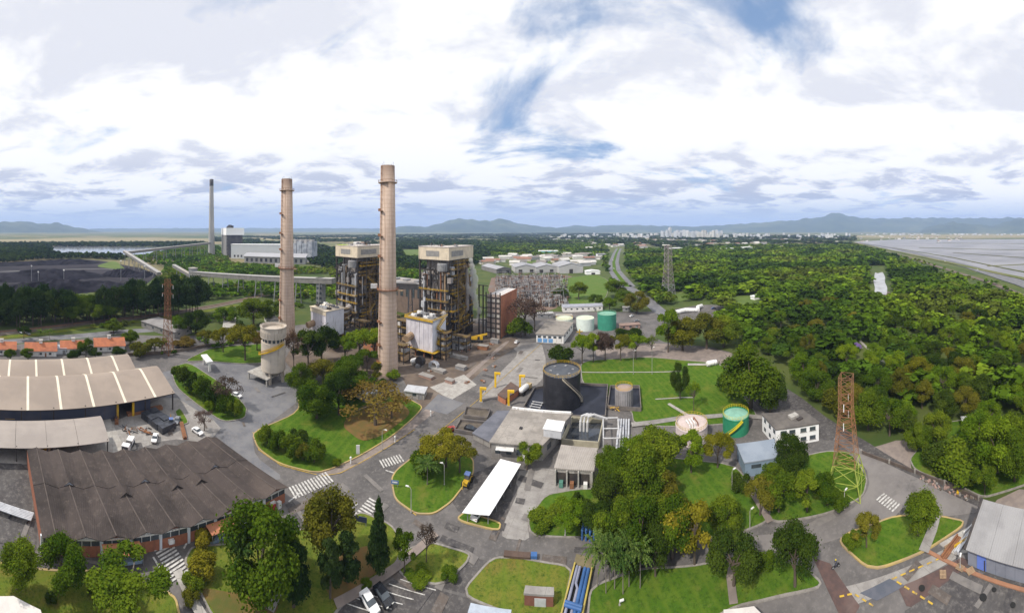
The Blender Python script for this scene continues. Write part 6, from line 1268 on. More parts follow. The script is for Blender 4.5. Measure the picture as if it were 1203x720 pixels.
# --- bottom left
tree(20, 694, 58, 645, 'broad', 'mid', 'leafy green tree at the bottom left edge above the white roof')
tree(72, 692, 66, 644, 'broad', 'mid', 'leafy green tree just right of the bottom left edge tree')
tree(152, 716, 104, 668, 'spread', 'mid', 'flat spreading green tree at the bottom left before the brown workshop', pale=True)
tree(306, 702, 108, 597, 'round', 'mid', 'huge bright green round tree at lower left by the crossing')
tree(388, 662, 70, 582, 'broad', 'olive', 'dark olive tree behind the dark columnar trees at lower left')
tree(345, 714, 46, 634, 'column', 'pine', 'dark columnar tree touching the huge round tree at lower left')
tree(388, 704, 32, 628, 'column', 'pine', 'dark narrow columnar tree with low trunk, middle of three')
tree(408, 685, 34, 620, 'column', 'pine', 'dark narrow columnar tree right of the middle columnar tree')
tree(445, 674, 34, 583, 'conifer', 'pine', 'tall slim pointed conifer beside the crossing', name='conifer_tree')
tree(475, 674, 40, 623, 'loose', 'mid', 'thin green tree right of the slim conifer')
tree(501, 662, 26, 613, 'wisp', 'purple', 'small bare purplish tree on the grass wedge by the path', pale=False)
shrub(236, 672, 38, 643, 'yellow', 'yellowish shrub by the lower left crossing'); shrub(226, 690, 30, 668, 'mid', 'green shrub beneath the yellowish shrub by the crossing')
shrub(240, 640, 26, 619, 'yellow', 'small yellow shrub at the road edge before the brown workshop')
shrub(225, 705, 26, 688, 'olive', 'olive shrub beside the pale footpath at the lower left'); shrub(110, 700, 16, 690, 'dark', 'small dark shrub between the bottom left trees'); shrub(60, 708, 18, 697, 'dark', 'small dark shrub under the bottom left trees')
shrub(430, 690, 16, 682, 'mid', 'small shrub on the litter bed beside the car park'); shrub(528, 680, 26, 668, 'mid', 'low shrub on the grass wedge by the service lane'); shrub(490, 680, 34, 672, 'mid', 'low hedge on the grass wedge along the car park')
# --- hedge island and silo court
for k, (x, y, w, tp, lf) in enumerate(((208, 444, 18, 425, 'mid'), (217, 452, 22, 424, 'dark'), (229, 462, 26, 430, 'dark'), (240, 470, 28, 436, 'mid'), (252, 478, 28, 446, 'dark'), (264, 486, 28, 454, 'mid'), (276, 490, 24, 462, 'mid'), (222, 462, 14, 445, 'bright'), (246, 482, 16, 466, 'bright'))):
    shrub(x, y, w, tp, lf, '%s %s bush, number %s along the hedge island from the warehouse end' % (('small' if w < 20 else 'tall'), {'mid': 'green', 'dark': 'dark green', 'bright': 'bright green'}[lf], ('one', 'two', 'three', 'four', 'five', 'six', 'seven', 'eight', 'nine')[k]), 'hedge bushes on the island by the silo court')
tree(266, 478, 40, 442, 'wisp', 'purple', 'leafless grey tree on the hedge island facing the silo court')
tree(240, 506, 26, 482, 'wisp', 'purple', 'leafless small tree behind the brown workshop corner')
# --- central lawn
for k, (x, y, w, tp, lf) in enumerate(((314, 522, 26, 494, 'mid'), (327, 528, 28, 500, 'mid'), (343, 536, 30, 506, 'mid'), (356, 541, 26, 516, 'olive'), (369, 543, 30, 512, 'mid'), (350, 520, 28, 500, 'dark'))):
    shrub(x, y, w, tp, lf, ('leftmost shrub of the clump on the central lawn', 'second shrub of the clump on the central lawn', 'third shrub of the clump on the central lawn', 'olive front shrub of the clump on the central lawn', 'rightmost shrub of the clump on the central lawn', 'dark rear shrub of the clump on the central lawn')[k], 'shrub clump on the central lawn')
shrub(395, 546, 13, 537, 'mid', 'single small shrub at the lower tip of the central lawn')
tree(372, 492, 52, 449, 'round', 'mid', 'rounded green tree at the left rear of the central lawn'); tree(398, 488, 44, 440, 'broad', 'dark', 'dark green tree in the middle rear of the central lawn'); tree(408, 470, 56, 427, 'round', 'mid', 'big rounded green tree behind the central lawn near the chimney')
tree(441, 500, 92, 452, 'wisp', 'rust', 'wide brown half-bare spreading tree on the central lawn'); tree(460, 492, 50, 464, 'wisp', 'rust', 'brown half-bare smaller tree beside the main road')
tree(352, 462, 36, 428, 'round', 'mid', 'green bushy tree right beside the silo'); tree(380, 452, 44, 424, 'broad', 'olive', 'olive-brown tree between silo and near chimney'); tree(362, 436, 52, 388, 'loose', 'dark', 'tall dark tree immediately right of the silo'); tree(345, 440, 26, 383, 'wisp', 'brown', 'tall brown bare tree leaning beside the silo'); tree(378, 428, 46, 385, 'broad', 'dark', 'dark leafy tree before the pale precipitator')
for k, (x, y, w, tp) in enumerate(((405, 428, 34, 395), (422, 424, 40, 386), (440, 421, 36, 384), (431, 436, 30, 410), (412, 445, 40, 418))): tree(x, y, w, tp, 'spread', 'bright' if k < 3 else 'mid', ('light green airy tree, leftmost in the row before the chimney', 'light green airy tree, middle of the row before the chimney', 'light green airy tree, right end of the row by the chimney', 'green tree in front of the airy row by the chimney', 'low green tree left in front of the airy row')[k], group='trees before the near chimney')
shrub(461, 446, 18, 432, 'bright', 'small bright shrub at the foot of the near chimney'); tree(443, 452, 22, 424, 'loose', 'olive', 'small olive tree just left of the near chimney base'); shrub(395, 410, 24, 390, 'dark', 'dark shrub below the farther boiler house'); shrub(412, 404, 22, 388, 'dark', 'dark shrub right of the pale precipitator')
# --- left middle: around houses and yellow trees
for x, y, w, tp, sh, lf, lb in ((262, 414, 30, 384, 'spread', 'yellow', 'yellowish tree left of the silo, outer one'), (288, 424, 42, 380, 'spread', 'yellow', 'yellowish tree directly left of the silo'), (242, 408, 26, 388, 'spread', 'olive', 'olive tree by the gate shelter'), (302, 412, 28, 390, 'spread', 'rust', 'rust-toned tree behind the yellowish trees'),
    (230, 392, 34, 364, 'round', 'dark', 'dark round tree right of the rusty mast'), (210, 394, 24, 372, 'broad', 'bright', 'bright green tree at the rusty mast foot'), (298, 384, 46, 352, 'broad', 'mid', 'green tree left of the farther chimney'), (265, 384, 30, 362, 'broad', 'bright', 'bright green tree before the level conveyor'), (318, 378, 30, 352, 'round', 'mid', 'round green tree below the conveyor by the farther chimney'),
    (28, 398, 18, 383, 'spread', 'dark', 'small dark tree across the street from the red-tiled houses'), (133, 391, 24, 375, 'round', 'mid', 'round tree beside the street behind the fourth house'), (153, 404, 22, 388, 'round', 'mid', 'round tree at the right end of the red-tiled houses'),
    (33, 424, 20, 410, 'broad', 'mid', 'tree before the gap after the first red-tiled house'), (12, 424, 18, 411, 'broad', 'mid', 'tree before the first red-tiled house'), (101, 420, 22, 399, 'broad', 'mid', 'bright tree before the third red-tiled house'), (112, 422, 20, 409, 'broad', 'dark', 'dark tree between third and fourth red-tiled houses'), (140, 421, 20, 407, 'broad', 'dark', 'dark tree before the fourth red-tiled house'), (88, 422, 20, 408, 'bush', 'dark', 'low dark tree by the warehouse rear roof'),
    (165, 418, 30, 399, 'bush', 'olive', 'olive hedge tree by the warehouse rear end'), (182, 416, 28, 398, 'spread', 'olive', 'olive tree left of the rusty mast'), (215, 408, 30, 394, 'bush', 'rust', 'rust-coloured bush right of the rusty mast'), (275, 400, 26, 384, 'broad', 'olive', 'olive tree behind the yellowish trees')):
    tree(x, y, w, tp, sh, lf, lb)
# --- centre
tree(524, 549, 60, 510, 'spread', 'yellow', 'yellow-green spreading tree on the round roadside island'); tree(540, 556, 46, 518, 'spread', 'olive', 'olive tree behind the yellow-green island tree')
tree(500, 552, 40, 524, 'bush', 'mid', 'green bush at the left of the yellow-green island tree')
tree(619, 552, 42, 521, 'loose', 'mid', 'green tree at the top end of the white carport')
shrub(679, 592, 16, 576, 'dark', 'small clipped ball bush on the garden lawn'); tree(668, 624, 48, 592, 'spread', 'bright', 'pale green flat-topped tree on the garden lawn'); tree(637, 618, 38, 601, 'bush', 'mid', 'low green bush at the left end of the garden lawn'); tree(705, 628, 50, 594, 'broad', 'dark', 'dark green tree above the palms'); 
for x, y, w, tp, sh, lf, lb in ((730, 580, 48, 530, 'broad', 'mid', 'tall green tree right of the pump house'), (752, 596, 64, 527, 'round', 'mid', 'big rounded tree left of the garden clearing'), (776, 596, 46, 552, 'round', 'olive', 'olive rounded tree at the garden clearing edge'), (775, 556, 62, 502, 'broad', 'mid', 'big green tree below the pale pink tank, left'), (812, 556, 50, 508, 'loose', 'bright', 'bright feathery tree hiding the pink tank foot'), (843, 550, 46, 512, 'spread', 'yellow', 'yellowish tree below the green tank'), (745, 548, 46, 512, 'broad', 'bright', 'bright tree right of the silver pipe bundle'),
    (722, 652, 56, 590, 'broad', 'mid', 'green tree left of the large yellowish tree in the garden'), (752, 660, 66, 592, 'round', 'mid', 'large green tree behind the palms'), (816, 664, 74, 586, 'loose', 'yellow', 'large yellowish-brown tree by the lower road'), (790, 656, 60, 592, 'broad', 'mid', 'green tree left of the yellowish-brown tree'), (852, 630, 46, 585, 'round', 'mid', 'rounded green tree behind the yellowish-brown tree'), (770, 678, 44, 624, 'broad', 'dark', 'dark tree with visible trunk near the palms'),
    (862, 690, 68, 634, 'broad', 'dark', 'dark leafy tree on the bottom right lawn, left one'), (934, 690, 64, 620, 'broad', 'dark', 'dark leafy tree on the bottom right lawn, right one'), (900, 668, 30, 646, 'bush', 'mid', 'bushy tree between the two dark lawn trees'),
    (893, 606, 46, 562, 'spread', 'olive', 'olive tree at the path by the lattice tower lawn'), (915, 602, 50, 560, 'broad', 'mid', 'green tree in the middle of the tower lawn'), (948, 602, 54, 556, 'loose', 'mid', 'green tree left beside the lattice tower'), (972, 594, 40, 560, 'broad', 'mid', 'tree directly left of the lattice tower legs'), (929, 560, 46, 510, 'round', 'dark', 'dark round tree in front of the white two-storey building'), (870, 575, 30, 552, 'bush', 'dark', 'dark bush near the blue-grey shed'),
    (799, 470, 24, 426, 'round', 'dark', 'dark two-tiered round tree on the upper lawn'), (815, 484, 22, 446, 'wisp', 'bright', 'thin pale tree on the upper lawn'), (882, 480, 78, 406, 'round', 'mid', 'very large round green tree at the upper lawn edge'), (905, 486, 44, 438, 'round', 'dark', 'dark round tree below the very large round tree'), (858, 462, 36, 424, 'bush', 'dark', 'dark bush left under the very large round tree'),
    (1079, 630, 54, 584, 'broad', 'mid', 'leafy tree on the small right-hand island, right one'), (1018, 644, 44, 606, 'loose', 'olive', 'olive leafy tree on the small right-hand island, left one'), (1000, 640, 26, 624, 'bush', 'mid', 'low bush at the left tip of the right-hand island'),
    (1157, 582, 34, 548, 'spread', 'mid', 'small umbrella-shaped tree by the right fence'), (1130, 556, 72, 512, 'bush', 'mid', 'wide deep green tree by the right fence'), (1105, 548, 44, 516, 'bush', 'dark', 'dark bushy tree by the gravel verge'), (1172, 556, 62, 496, 'round', 'bright', 'big bright rounded tree near the right edge'), (1192, 566, 50, 510, 'round', 'mid', 'rounded tree at the right edge'), (1078, 530, 34, 500, 'round', 'mid', 'rounded tree above the gravel verge'),
    (617, 394, 46, 346, 'wisp', 'purple', 'bare purplish-brown tree right of the brick tower'), (628, 388, 34, 352, 'wisp', 'purple', 'second bare brown tree right of the brick tower'), (612, 396, 32, 366, 'bush', 'mid', 'green bush in front of the bare brown trees'), (603, 394, 20, 376, 'bush', 'mid', 'green bush at the brick tower foot'),
    (660, 431, 34, 400, 'bush', 'dark', 'dark bushy tree left behind the black tank'), (684, 428, 30, 392, 'spread', 'bright', 'bright tree behind the black tank'), (697, 426, 26, 390, 'loose', 'bright', 'thin bright tree in the row by the cross road'), (711, 424, 26, 389, 'broad', 'purple', 'dark purplish tree in the row by the cross road'), (729, 424, 32, 392, 'spread', 'yellow', 'yellowish tree in the row by the cross road'), (747, 423, 30, 392, 'spread', 'bright', 'bright tree at the right of the row by the cross road'), (738, 406, 36, 384, 'broad', 'dark', 'dark tree behind the row by the cross road'), (766, 420, 16, 392, 'wisp', 'mid', 'slender tree at the cross road bend'),
    (785, 414, 40, 362, 'loose', 'bright', 'bright tree left of the far paved lot'), (802, 412, 46, 374, 'round', 'yellow', 'golden-green rounded tree beside the cross road'), (830, 410, 52, 370, 'broad', 'olive', 'olive tree right of the golden-green tree'), (850, 408, 46, 372, 'round', 'mid', 'green tree right of the olive cross-road tree'),
    (748, 368, 32, 342, 'round', 'olive', 'round olive tree by the avenue approach'), (716, 366, 20, 350, 'broad', 'bright', 'bright small tree behind the long grey-roofed building'), (680, 352, 26, 332, 'broad', 'mid', 'dark bushy tree on the bright meadow'), (700, 362, 20, 346, 'broad', 'mid', 'green tree at the meadow lower edge'), (660, 350, 24, 336, 'bush', 'dark', 'dark bush at the left of the bright meadow'), (725, 350, 34, 330, 'broad', 'mid', 'green tree at the right of the bright meadow'), (735, 362, 28, 342, 'broad', 'mid', 'green tree before the avenue approach')):
    tree(x, y, w, tp, sh, lf, lb)
for k, (x, y, w, tp, sh, lf) in enumerate(((718, 606, 52, 560, 'broad', 'dark'), (742, 622, 50, 578, 'round', 'mid'), (772, 628, 52, 588, 'broad', 'mid'), (800, 632, 50, 590, 'round', 'olive'), (735, 672, 50, 622, 'round', 'dark'), (720, 566, 42, 524, 'round', 'mid'), (758, 566, 48, 520, 'round', 'mid'), (690, 612, 36, 588, 'bush', 'dark'), (655, 608, 30, 594, 'bush', 'mid'), (905, 582, 40, 548, 'round', 'mid'), (985, 598, 30, 574, 'bush', 'mid'), (960, 470, 44, 436, 'round', 'mid'), (985, 486, 46, 444, 'bush', 'olive'), (1020, 505, 50, 458, 'round', 'mid'), (1045, 512, 44, 470, 'broad', 'mid'), (945, 452, 40, 416, 'round', 'bright'), (1100, 520, 40, 486, 'round', 'mid'), (1150, 530, 50, 488, 'broad', 'bright'), (1190, 540, 50, 490, 'round', 'mid'), (1060, 505, 34, 478, 'bush', 'dark'))):
    tree(x, y, w, tp, sh, lf, '%s %s tree %s' % ({'mid': 'green', 'dark': 'dark green', 'olive': 'olive', 'bright': 'bright green'}[lf], {'broad': 'broad-crowned', 'round': 'round-crowned', 'bush': 'low bushy', 'spread': 'flat-topped'}[sh], 'filling the garden grove between pump house and lower road' if k < 9 else 'on the tower lawn left of the lattice tower' if k < 11 else 'lining the road right of the white two-storey building'), group='garden grove trees' if k < 9 else 'tower lawn trees' if k < 11 else 'roadside wood trees')
shrub(998, 412, 30, 398, 'violet', 'violet-flowering bush beside the woodland footpath')
# --- palms
def palm_meshes(seed):
    r = np.random.default_rng(seed); V = []; 
    for k in range(22):
        a = k*2.4+r.uniform(-.2, .2); el = r.uniform(0.0, 1.1); Lf = r.uniform(0.55, 0.68); p = np.array([0, 0, 0.82]); prev = p; n = 9
        for j in range(n):
            f = (j+1)/n; ang = el-1.35*f*f; step = Lf/n; p2 = prev+np.array([math.cos(a)*math.cos(ang), math.sin(a)*math.cos(ang), math.sin(ang)*0.8])*step
            side = np.array([-math.sin(a), math.cos(a), 0]); wd = 0.07*math.sin(PI*min(1, 0.15+f*0.8))
            for s in (-1, 1):
                tip = (prev+p2)/2+side*s*wd+np.array([0, 0, -wd*0.35])+np.array([math.cos(a), math.sin(a), -0.1])*0.02
                V += [prev, p2, tip+(p2-prev)*0.25, tip-(p2-prev)*0.15]
            prev = p2
    V = np.array(V); me = mesh_np('crown', V, r.random(len(V)//4), [LEAF['palm']])
    tk = MB().tube([(0, 0, -0.02), (0.01, 0, 0.3), (0.0, 0, 0.83)], [0.022, 0.016, 0.013], 8).mesh('trunk'); tk.materials.append(bark_pale); return me, tk
SHAPES['palm'] = [palm_meshes(1), palm_meshes(2), palm_meshes(3)]
for k, (x, y, w, tp) in enumerate(((702, 690, 34, 634), (712, 698, 32, 642), (722, 693, 34, 636), (732, 699, 32, 645), (739, 690, 34, 632), (752, 692, 34, 640), (716, 684, 30, 630))):
    tree(x, y, w, tp, 'palm', 'palm', ('leftmost palm of the clump beside the pipe trench', 'second palm from the pipe trench', 'third palm from the pipe trench', 'front middle palm of the clump beside the trench', 'rear right palm of the clump beside the trench', 'rightmost palm of the clump beside the trench', 'rear left palm of the clump beside the trench')[k], group='palm clump beside the pipe trench', name='palm_tree')
tree(283, 704, 34, 638, 'palm', 'palm', 'single palm standing before the huge round tree', name='palm_tree')
tree(502, 570, 34, 540, 'palm', 'palm', 'short young palm on the round roadside island', name='palm_tree'); tree(786, 545, 30, 516, 'palm', 'palm', 'palm beside the trees under the pale pink tank', name='palm_tree')
tree(48, 400, 14, 388, 'palm', 'palm', 'left small palm on the street verge behind the houses', name='palm_tree'); tree(58, 399, 14, 387, 'palm', 'palm', 'right small palm on the street verge behind the houses', name='palm_tree')
# --- dark gum belt in front of the coal yard
R = random.Random(31)
def inpoly(x, y, P):
    c = False; n = len(P)
    for i in range(n):
        x1, y1 = P[i]; x2, y2 = P[(i+1) % n]
        if (y1 > y) != (y2 > y) and x < (x2-x1)*(y-y1)/(y2-y1)+x1: c = not c
    return c
for k in range(60):
    x = -12+k*4.15+R.uniform(-3, 3); by = 384-x*0.058+R.uniform(-7, 3); lite = (55 < x < 135 and R.random() < 0.75)
    tree(x, by, R.uniform(24, 36), by-(R.uniform(22, 30) if lite else R.uniform(34, 48)), 'broad' if lite else 'gum', 'mid' if lite else 'pine', 'tall dark gum tree in the belt before the coal yard' if not lite else 'lower green tree within the dark belt before the coal yard', group='tree belt before the coal yard')
# --- woodland on the right: the nearest trees as individuals
EXCL = [[(1020, 312), (1044, 312), (1054, 354), (1018, 354)], [(770, 362), (845, 352), (850, 372), (780, 376)], [(780, 346), (800, 342), (814, 349), (798, 354)], [(850, 350), (890, 345), (905, 365), (870, 372)], [(855, 418), (880, 420), (990, 500), (975, 530), (900, 500)], [(1000, 508), (1065, 508), (1085, 560), (1010, 540)], [(1180, 568), (1300, 568), (1300, 640), (1160, 606)], [(1005, 398), (1060, 436), (1068, 446), (990, 410)], [(713, 288), (735, 288), (735, 316), (748, 337), (785, 366), (775, 374), (736, 348), (714, 328)], [(700, 395), (870, 405), (870, 430), (690, 430)], [(925, 440), (990, 490), (1030, 520), (1010, 530), (950, 470)]]
WOOD = [(845, 372), (880, 350), (960, 345), (1030, 352), (1120, 352), (1203, 365), (1290, 372), (1290, 560), (1203, 535), (1130, 500), (1065, 500), (1000, 495), (940, 440), (880, 405), (850, 395)]
pts = []; groups = [('woodland behind the white two-storey building', 0, 1000), ('woodland below the pale pond', 1000, 1090), ('woodland at the right edge', 1090, 1400)]
tries = 0
while len(pts) < 122 and tries < 9000:
    tries += 1; x = R.uniform(850, 1290); y = 345+(R.random()**0.75)*200
    if not inpoly(x, y, WOOD) or any(inpoly(x, y, e) for e in EXCL): continue
    p = G(x, y)
    if any((p-q[0]).length < 7.6 for q in pts): continue
    lf = R.choices(('mid', 'bright', 'dark', 'olive', 'yellow'), (5, 3, 3, 2, 0.5))[0]; sh = R.choice(('broad', 'round', 'bush', 'broad', 'spread'))
    w = R.uniform(9, 15.5); h = R.uniform(8, 12.5) if sh != 'bush' else R.uniform(6, 9)
    g = [q for q in groups if q[1] <= x < q[2]][0][0]
    put_tree(p+Vector((0, 0, 0.1)), w, h, sh, lf, {'mid': 'green', 'bright': 'bright green', 'dark': 'dark green', 'olive': 'olive', 'yellow': 'yellowish'}[lf]+' '+{'broad': 'broad-crowned', 'round': 'round-crowned', 'bush': 'low bushy', 'spread': 'flat-topped'}[sh]+' tree in the '+g, group='trees of the '+g); pts.append((p, w))
# --- everything farther: joined woodland masses
def lod(n, size, seed, kind):
    v, ti, _ = crown_shape(kind, n, size, 200+seed); return v.reshape(-1, 4, 3), ti
KD = ('broad', 'round', 'bush', 'spread', 'broad', 'loose')
LODS = [[lod(215, 0.16, s, k) for s, k in enumerate(KD)], [lod(72, 0.27, s, k) for s, k in enumerate(KD)], [lod(28, 0.42, s, k) for s, k in enumerate(KD)], [lod(14, 0.58, s, k) for s, k in enumerate(KD)]]
tint_mat = bpy.data.materials.new('woodland_leaves'); tint_mat.use_nodes = True; t_ = tint_mat.node_tree; t_.nodes.clear()
at_ = t_.nodes.new('ShaderNodeAttribute'); at_.attribute_name = 'tint'; d_ = t_.nodes.new('ShaderNodeBsdfDiffuse'); tr_ = t_.nodes.new('ShaderNodeBsdfTranslucent'); ms_ = t_.nodes.new('ShaderNodeMixShader'); ms_.inputs[0].default_value = 0.2; o_ = t_.nodes.new('ShaderNodeOutputMaterial')
t_.links.new(at_.outputs['Color'], d_.inputs[0]); t_.links.new(at_.outputs['Color'], tr_.inputs[0]); t_.links.new(d_.outputs[0], ms_.inputs[1]); t_.links.new(tr_.outputs[0], ms_.inputs[2]); t_.links.new(ms_.outputs[0], o_.inputs[0])
PAL = {'wood': [(0.032, 0.062, 0.009), (0.052, 0.098, 0.009), (0.078, 0.135, 0.010), (0.098, 0.160, 0.012), (0.145, 0.212, 0.016), (0.088, 0.115, 0.015)], 'scrub': [(0.055, 0.11, 0.010), (0.085, 0.16, 0.011), (0.13, 0.22, 0.014), (0.145, 0.18, 0.02)], 'dark': [(0.022, 0.045, 0.012), (0.034, 0.062, 0.014), (0.05, 0.08, 0.016)], 'far': [(0.030, 0.054, 0.014), (0.045, 0.072, 0.018), (0.06, 0.09, 0.022), (0.036, 0.05, 0.016)]}
NW = [0]
def wood(label, poly, spacing, w, h, pal, excl=(), near=(), dens=1.0, clump=0.0, nears=6.5):
    r = np.random.default_rng(100+NW[0]); NW[0] += 1
    P = [G(*q) for q in poly]; x0, x1 = min(p.x for p in P), max(p.x for p in P); y0, y1 = min(p.y for p in P), max(p.y for p in P)
    V = []; T = []; cnt = 0
    gx = np.arange(x0, x1, spacing); gy = np.arange(y0, y1, spacing)
    nearxy = np.array([(q[0].x, q[0].y) for q in near]) if near else None
    for xx in gx:
        for yy in gy:
            x = xx+r.uniform(-.5, .5)*spacing; y = yy+r.uniform(-.5, .5)*spacing
            d = math.hypot(x, y); 
            if d < 60: continue
            px = CX+F*math.atan2(x, y); py = HY+F*CH/d
            if px < -40 or px > 1250: continue
            if not inpoly(px, py, poly) or any(inpoly(px, py, e) for e in excl): continue
            if dens < 1 and r.random() > dens: continue
            if clump and (math.sin(x/clump*2.1+1.3)+math.sin(y/clump*1.7+x/clump*0.6))*0.5+r.uniform(-.3, .3) < 0: continue
            if nearxy is not None and np.min(np.hypot(nearxy[:, 0]-x, nearxy[:, 1]-y)) < nears: continue
            L_ = LODS[0 if d < 330 else 1 if d < 620 else 2 if d < 1000 else 3]; q, ti = L_[r.integers(0, len(L_))]; big = r.random()**2.2; ww = w[0]+(w[1]-w[0])*big*1.25; hh = h[0]+(h[1]-h[0])*(0.4*r.random()+0.75*big); a = r.uniform(0, 6.28); ca, sa = math.cos(a), math.sin(a)
            v = np.empty_like(q); v[..., 0] = (q[..., 0]*ca-q[..., 1]*sa)*ww+x; v[..., 1] = (q[..., 0]*sa+q[..., 1]*ca)*ww+y; v[..., 2] = q[..., 2]*hh
            f_ = math.sin(x/41+1.7*math.sin(y/57))+math.sin(y/33+1.1*math.sin(x/77))                      # stands of one kind grow together
            n_ = len(PAL[pal]); ci = int(np.clip((f_+2)/4*n_+r.normal(0, 0.9), 0, n_-1))
            c = np.array(PAL[pal][ci])*r.uniform(0.8, 1.2); V.append(v.reshape(-1, 3)); T.append(np.clip(c*(0.55+0.9*ti[:, None]), 0, 1)); cnt += 1
    if not V: return
    o = link('woodland', mesh_np('woodland', np.concatenate(V), np.concatenate(T), [tint_mat])); o['kind'] = 'stuff'; o['label'] = label; o['category'] = 'woodland'
    print('WOOD', label, cnt, sum(len(v) for v in V)//4)
wood('dense mixed woodland spreading over the right half behind the near trees', [(775, 360), (750, 336), (737, 316), (736, 297), (850, 290), (1005, 289), (1035, 297), (1085, 318), (1150, 342), (1203, 357), (1290, 372), (1290, 560), (1203, 535), (1130, 500), (1065, 500), (1000, 495), (940, 440), (880, 405), (845, 385), (850, 372), (830, 352)], 8.2, (8.5, 20), (5, 13), 'wood', EXCL, pts)
wood('bright green scrub around the conveyors behind the farther chimney', [(195, 312), (290, 312), (385, 318), (480, 310), (500, 330), (460, 345), (390, 352), (330, 350), (300, 348), (262, 352), (215, 345), (190, 330)], 6.5, (6, 10), (4, 8), 'scrub', [[(225, 326), (390, 322), (390, 332), (225, 338)]])
wood('dark woodland behind the boiler houses', [(340, 300), (440, 287), (500, 284), (560, 283), (575, 300), (560, 312), (480, 318), (385, 318)], 11.5, (11, 18), (8, 13), 'dark', [[(470, 293), (545, 293), (535, 304), (475, 304)]])
wood('mixed woods and gardens around the far sheds', [(560, 284), (760, 282), (742, 300), (736, 318), (740, 345), (715, 335), (690, 326), (640, 325), (600, 306), (575, 300)], 10.5, (8, 15), (6, 10), 'wood', [[(577, 302), (708, 302), (708, 326), (577, 326)], [(640, 328), (712, 320), (718, 352), (640, 362)], [(713, 288), (735, 288), (735, 316), (748, 337), (785, 366), (775, 374), (736, 348), (714, 328)]], dens=0.75)
wood('distant dark woods in front of the town', [(430, 277), (640, 274), (1005, 278), (1005, 290), (745, 296), (560, 285), (430, 287)], 26, (26, 40), (10, 17), 'far', dens=0.38, clump=210)
wood('dark undergrowth filling the tree belt before the coal yard', [(-40, 384), (0, 366), (100, 358), (230, 346), (250, 352), (200, 366), (100, 376), (0, 386)], 6, (5, 9), (6, 13), 'dark')
wood('dark tree line beyond the lake and coal yard', [(-40, 287), (240, 286), (250, 290), (60, 290), (60, 302), (-40, 308)], 12, (11, 16), (9, 15), 'dark', dens=0.8)
wood('trees between the coal yard and the lake', [(-40, 300), (45, 295), (75, 301), (140, 302), (150, 306), (90, 304), (40, 306), (-40, 314)], 9, (8, 13), (8, 14), 'dark')
wood('trees around the distant power station', [(190, 296), (250, 288), (275, 300), (385, 300), (385, 312), (290, 314), (190, 314), (150, 306)], 11, (8, 13), (6, 10), 'scrub', [[(268, 285), (375, 285), (375, 314), (284, 316), (268, 308)]], dens=0.8)
wood('scattered green plots beyond the distant power station', [(250, 278), (440, 276), (440, 288), (340, 298), (250, 286)], 24, (20, 30), (8, 12), 'far', dens=0.6, clump=180)
wood('shrubs along the highway verge', [(1040, 300), (1080, 312), (1140, 332), (1203, 352), (1203, 345), (1140, 325), (1080, 306), (1040, 297)], 12, (6, 9), (4, 6), 'scrub', dens=0.5)
wood('undergrowth beside the railway bank', [(-40, 384), (100, 374), (240, 358), (330, 344), (380, 352), (330, 372), (240, 384), (200, 378), (140, 386), (0, 394), (-40, 398)], 7, (4, 7), (2, 4.5), 'scrub', [[(-40, 384), (100, 372), (260, 352), (330, 338), (330, 350), (260, 364), (100, 386), (-40, 404)]], dens=0.6)
wood('low garden shrubs around the yellowish trees left of the silo', [(150, 412), (200, 396), (240, 384), (330, 378), (330, 400), (260, 412), (210, 420), (165, 420)], 6, (3, 6), (2, 4), 'scrub', [[(198, 392), (270, 376), (275, 396), (205, 402)]], dens=0.55)
wood('low shrubs beneath the trees by the near chimney', [(350, 470), (352, 440), (400, 425), (450, 440), (455, 455), (400, 470)], 4.5, (2.5, 4.5), (1.5, 3), 'scrub', dens=0.6)
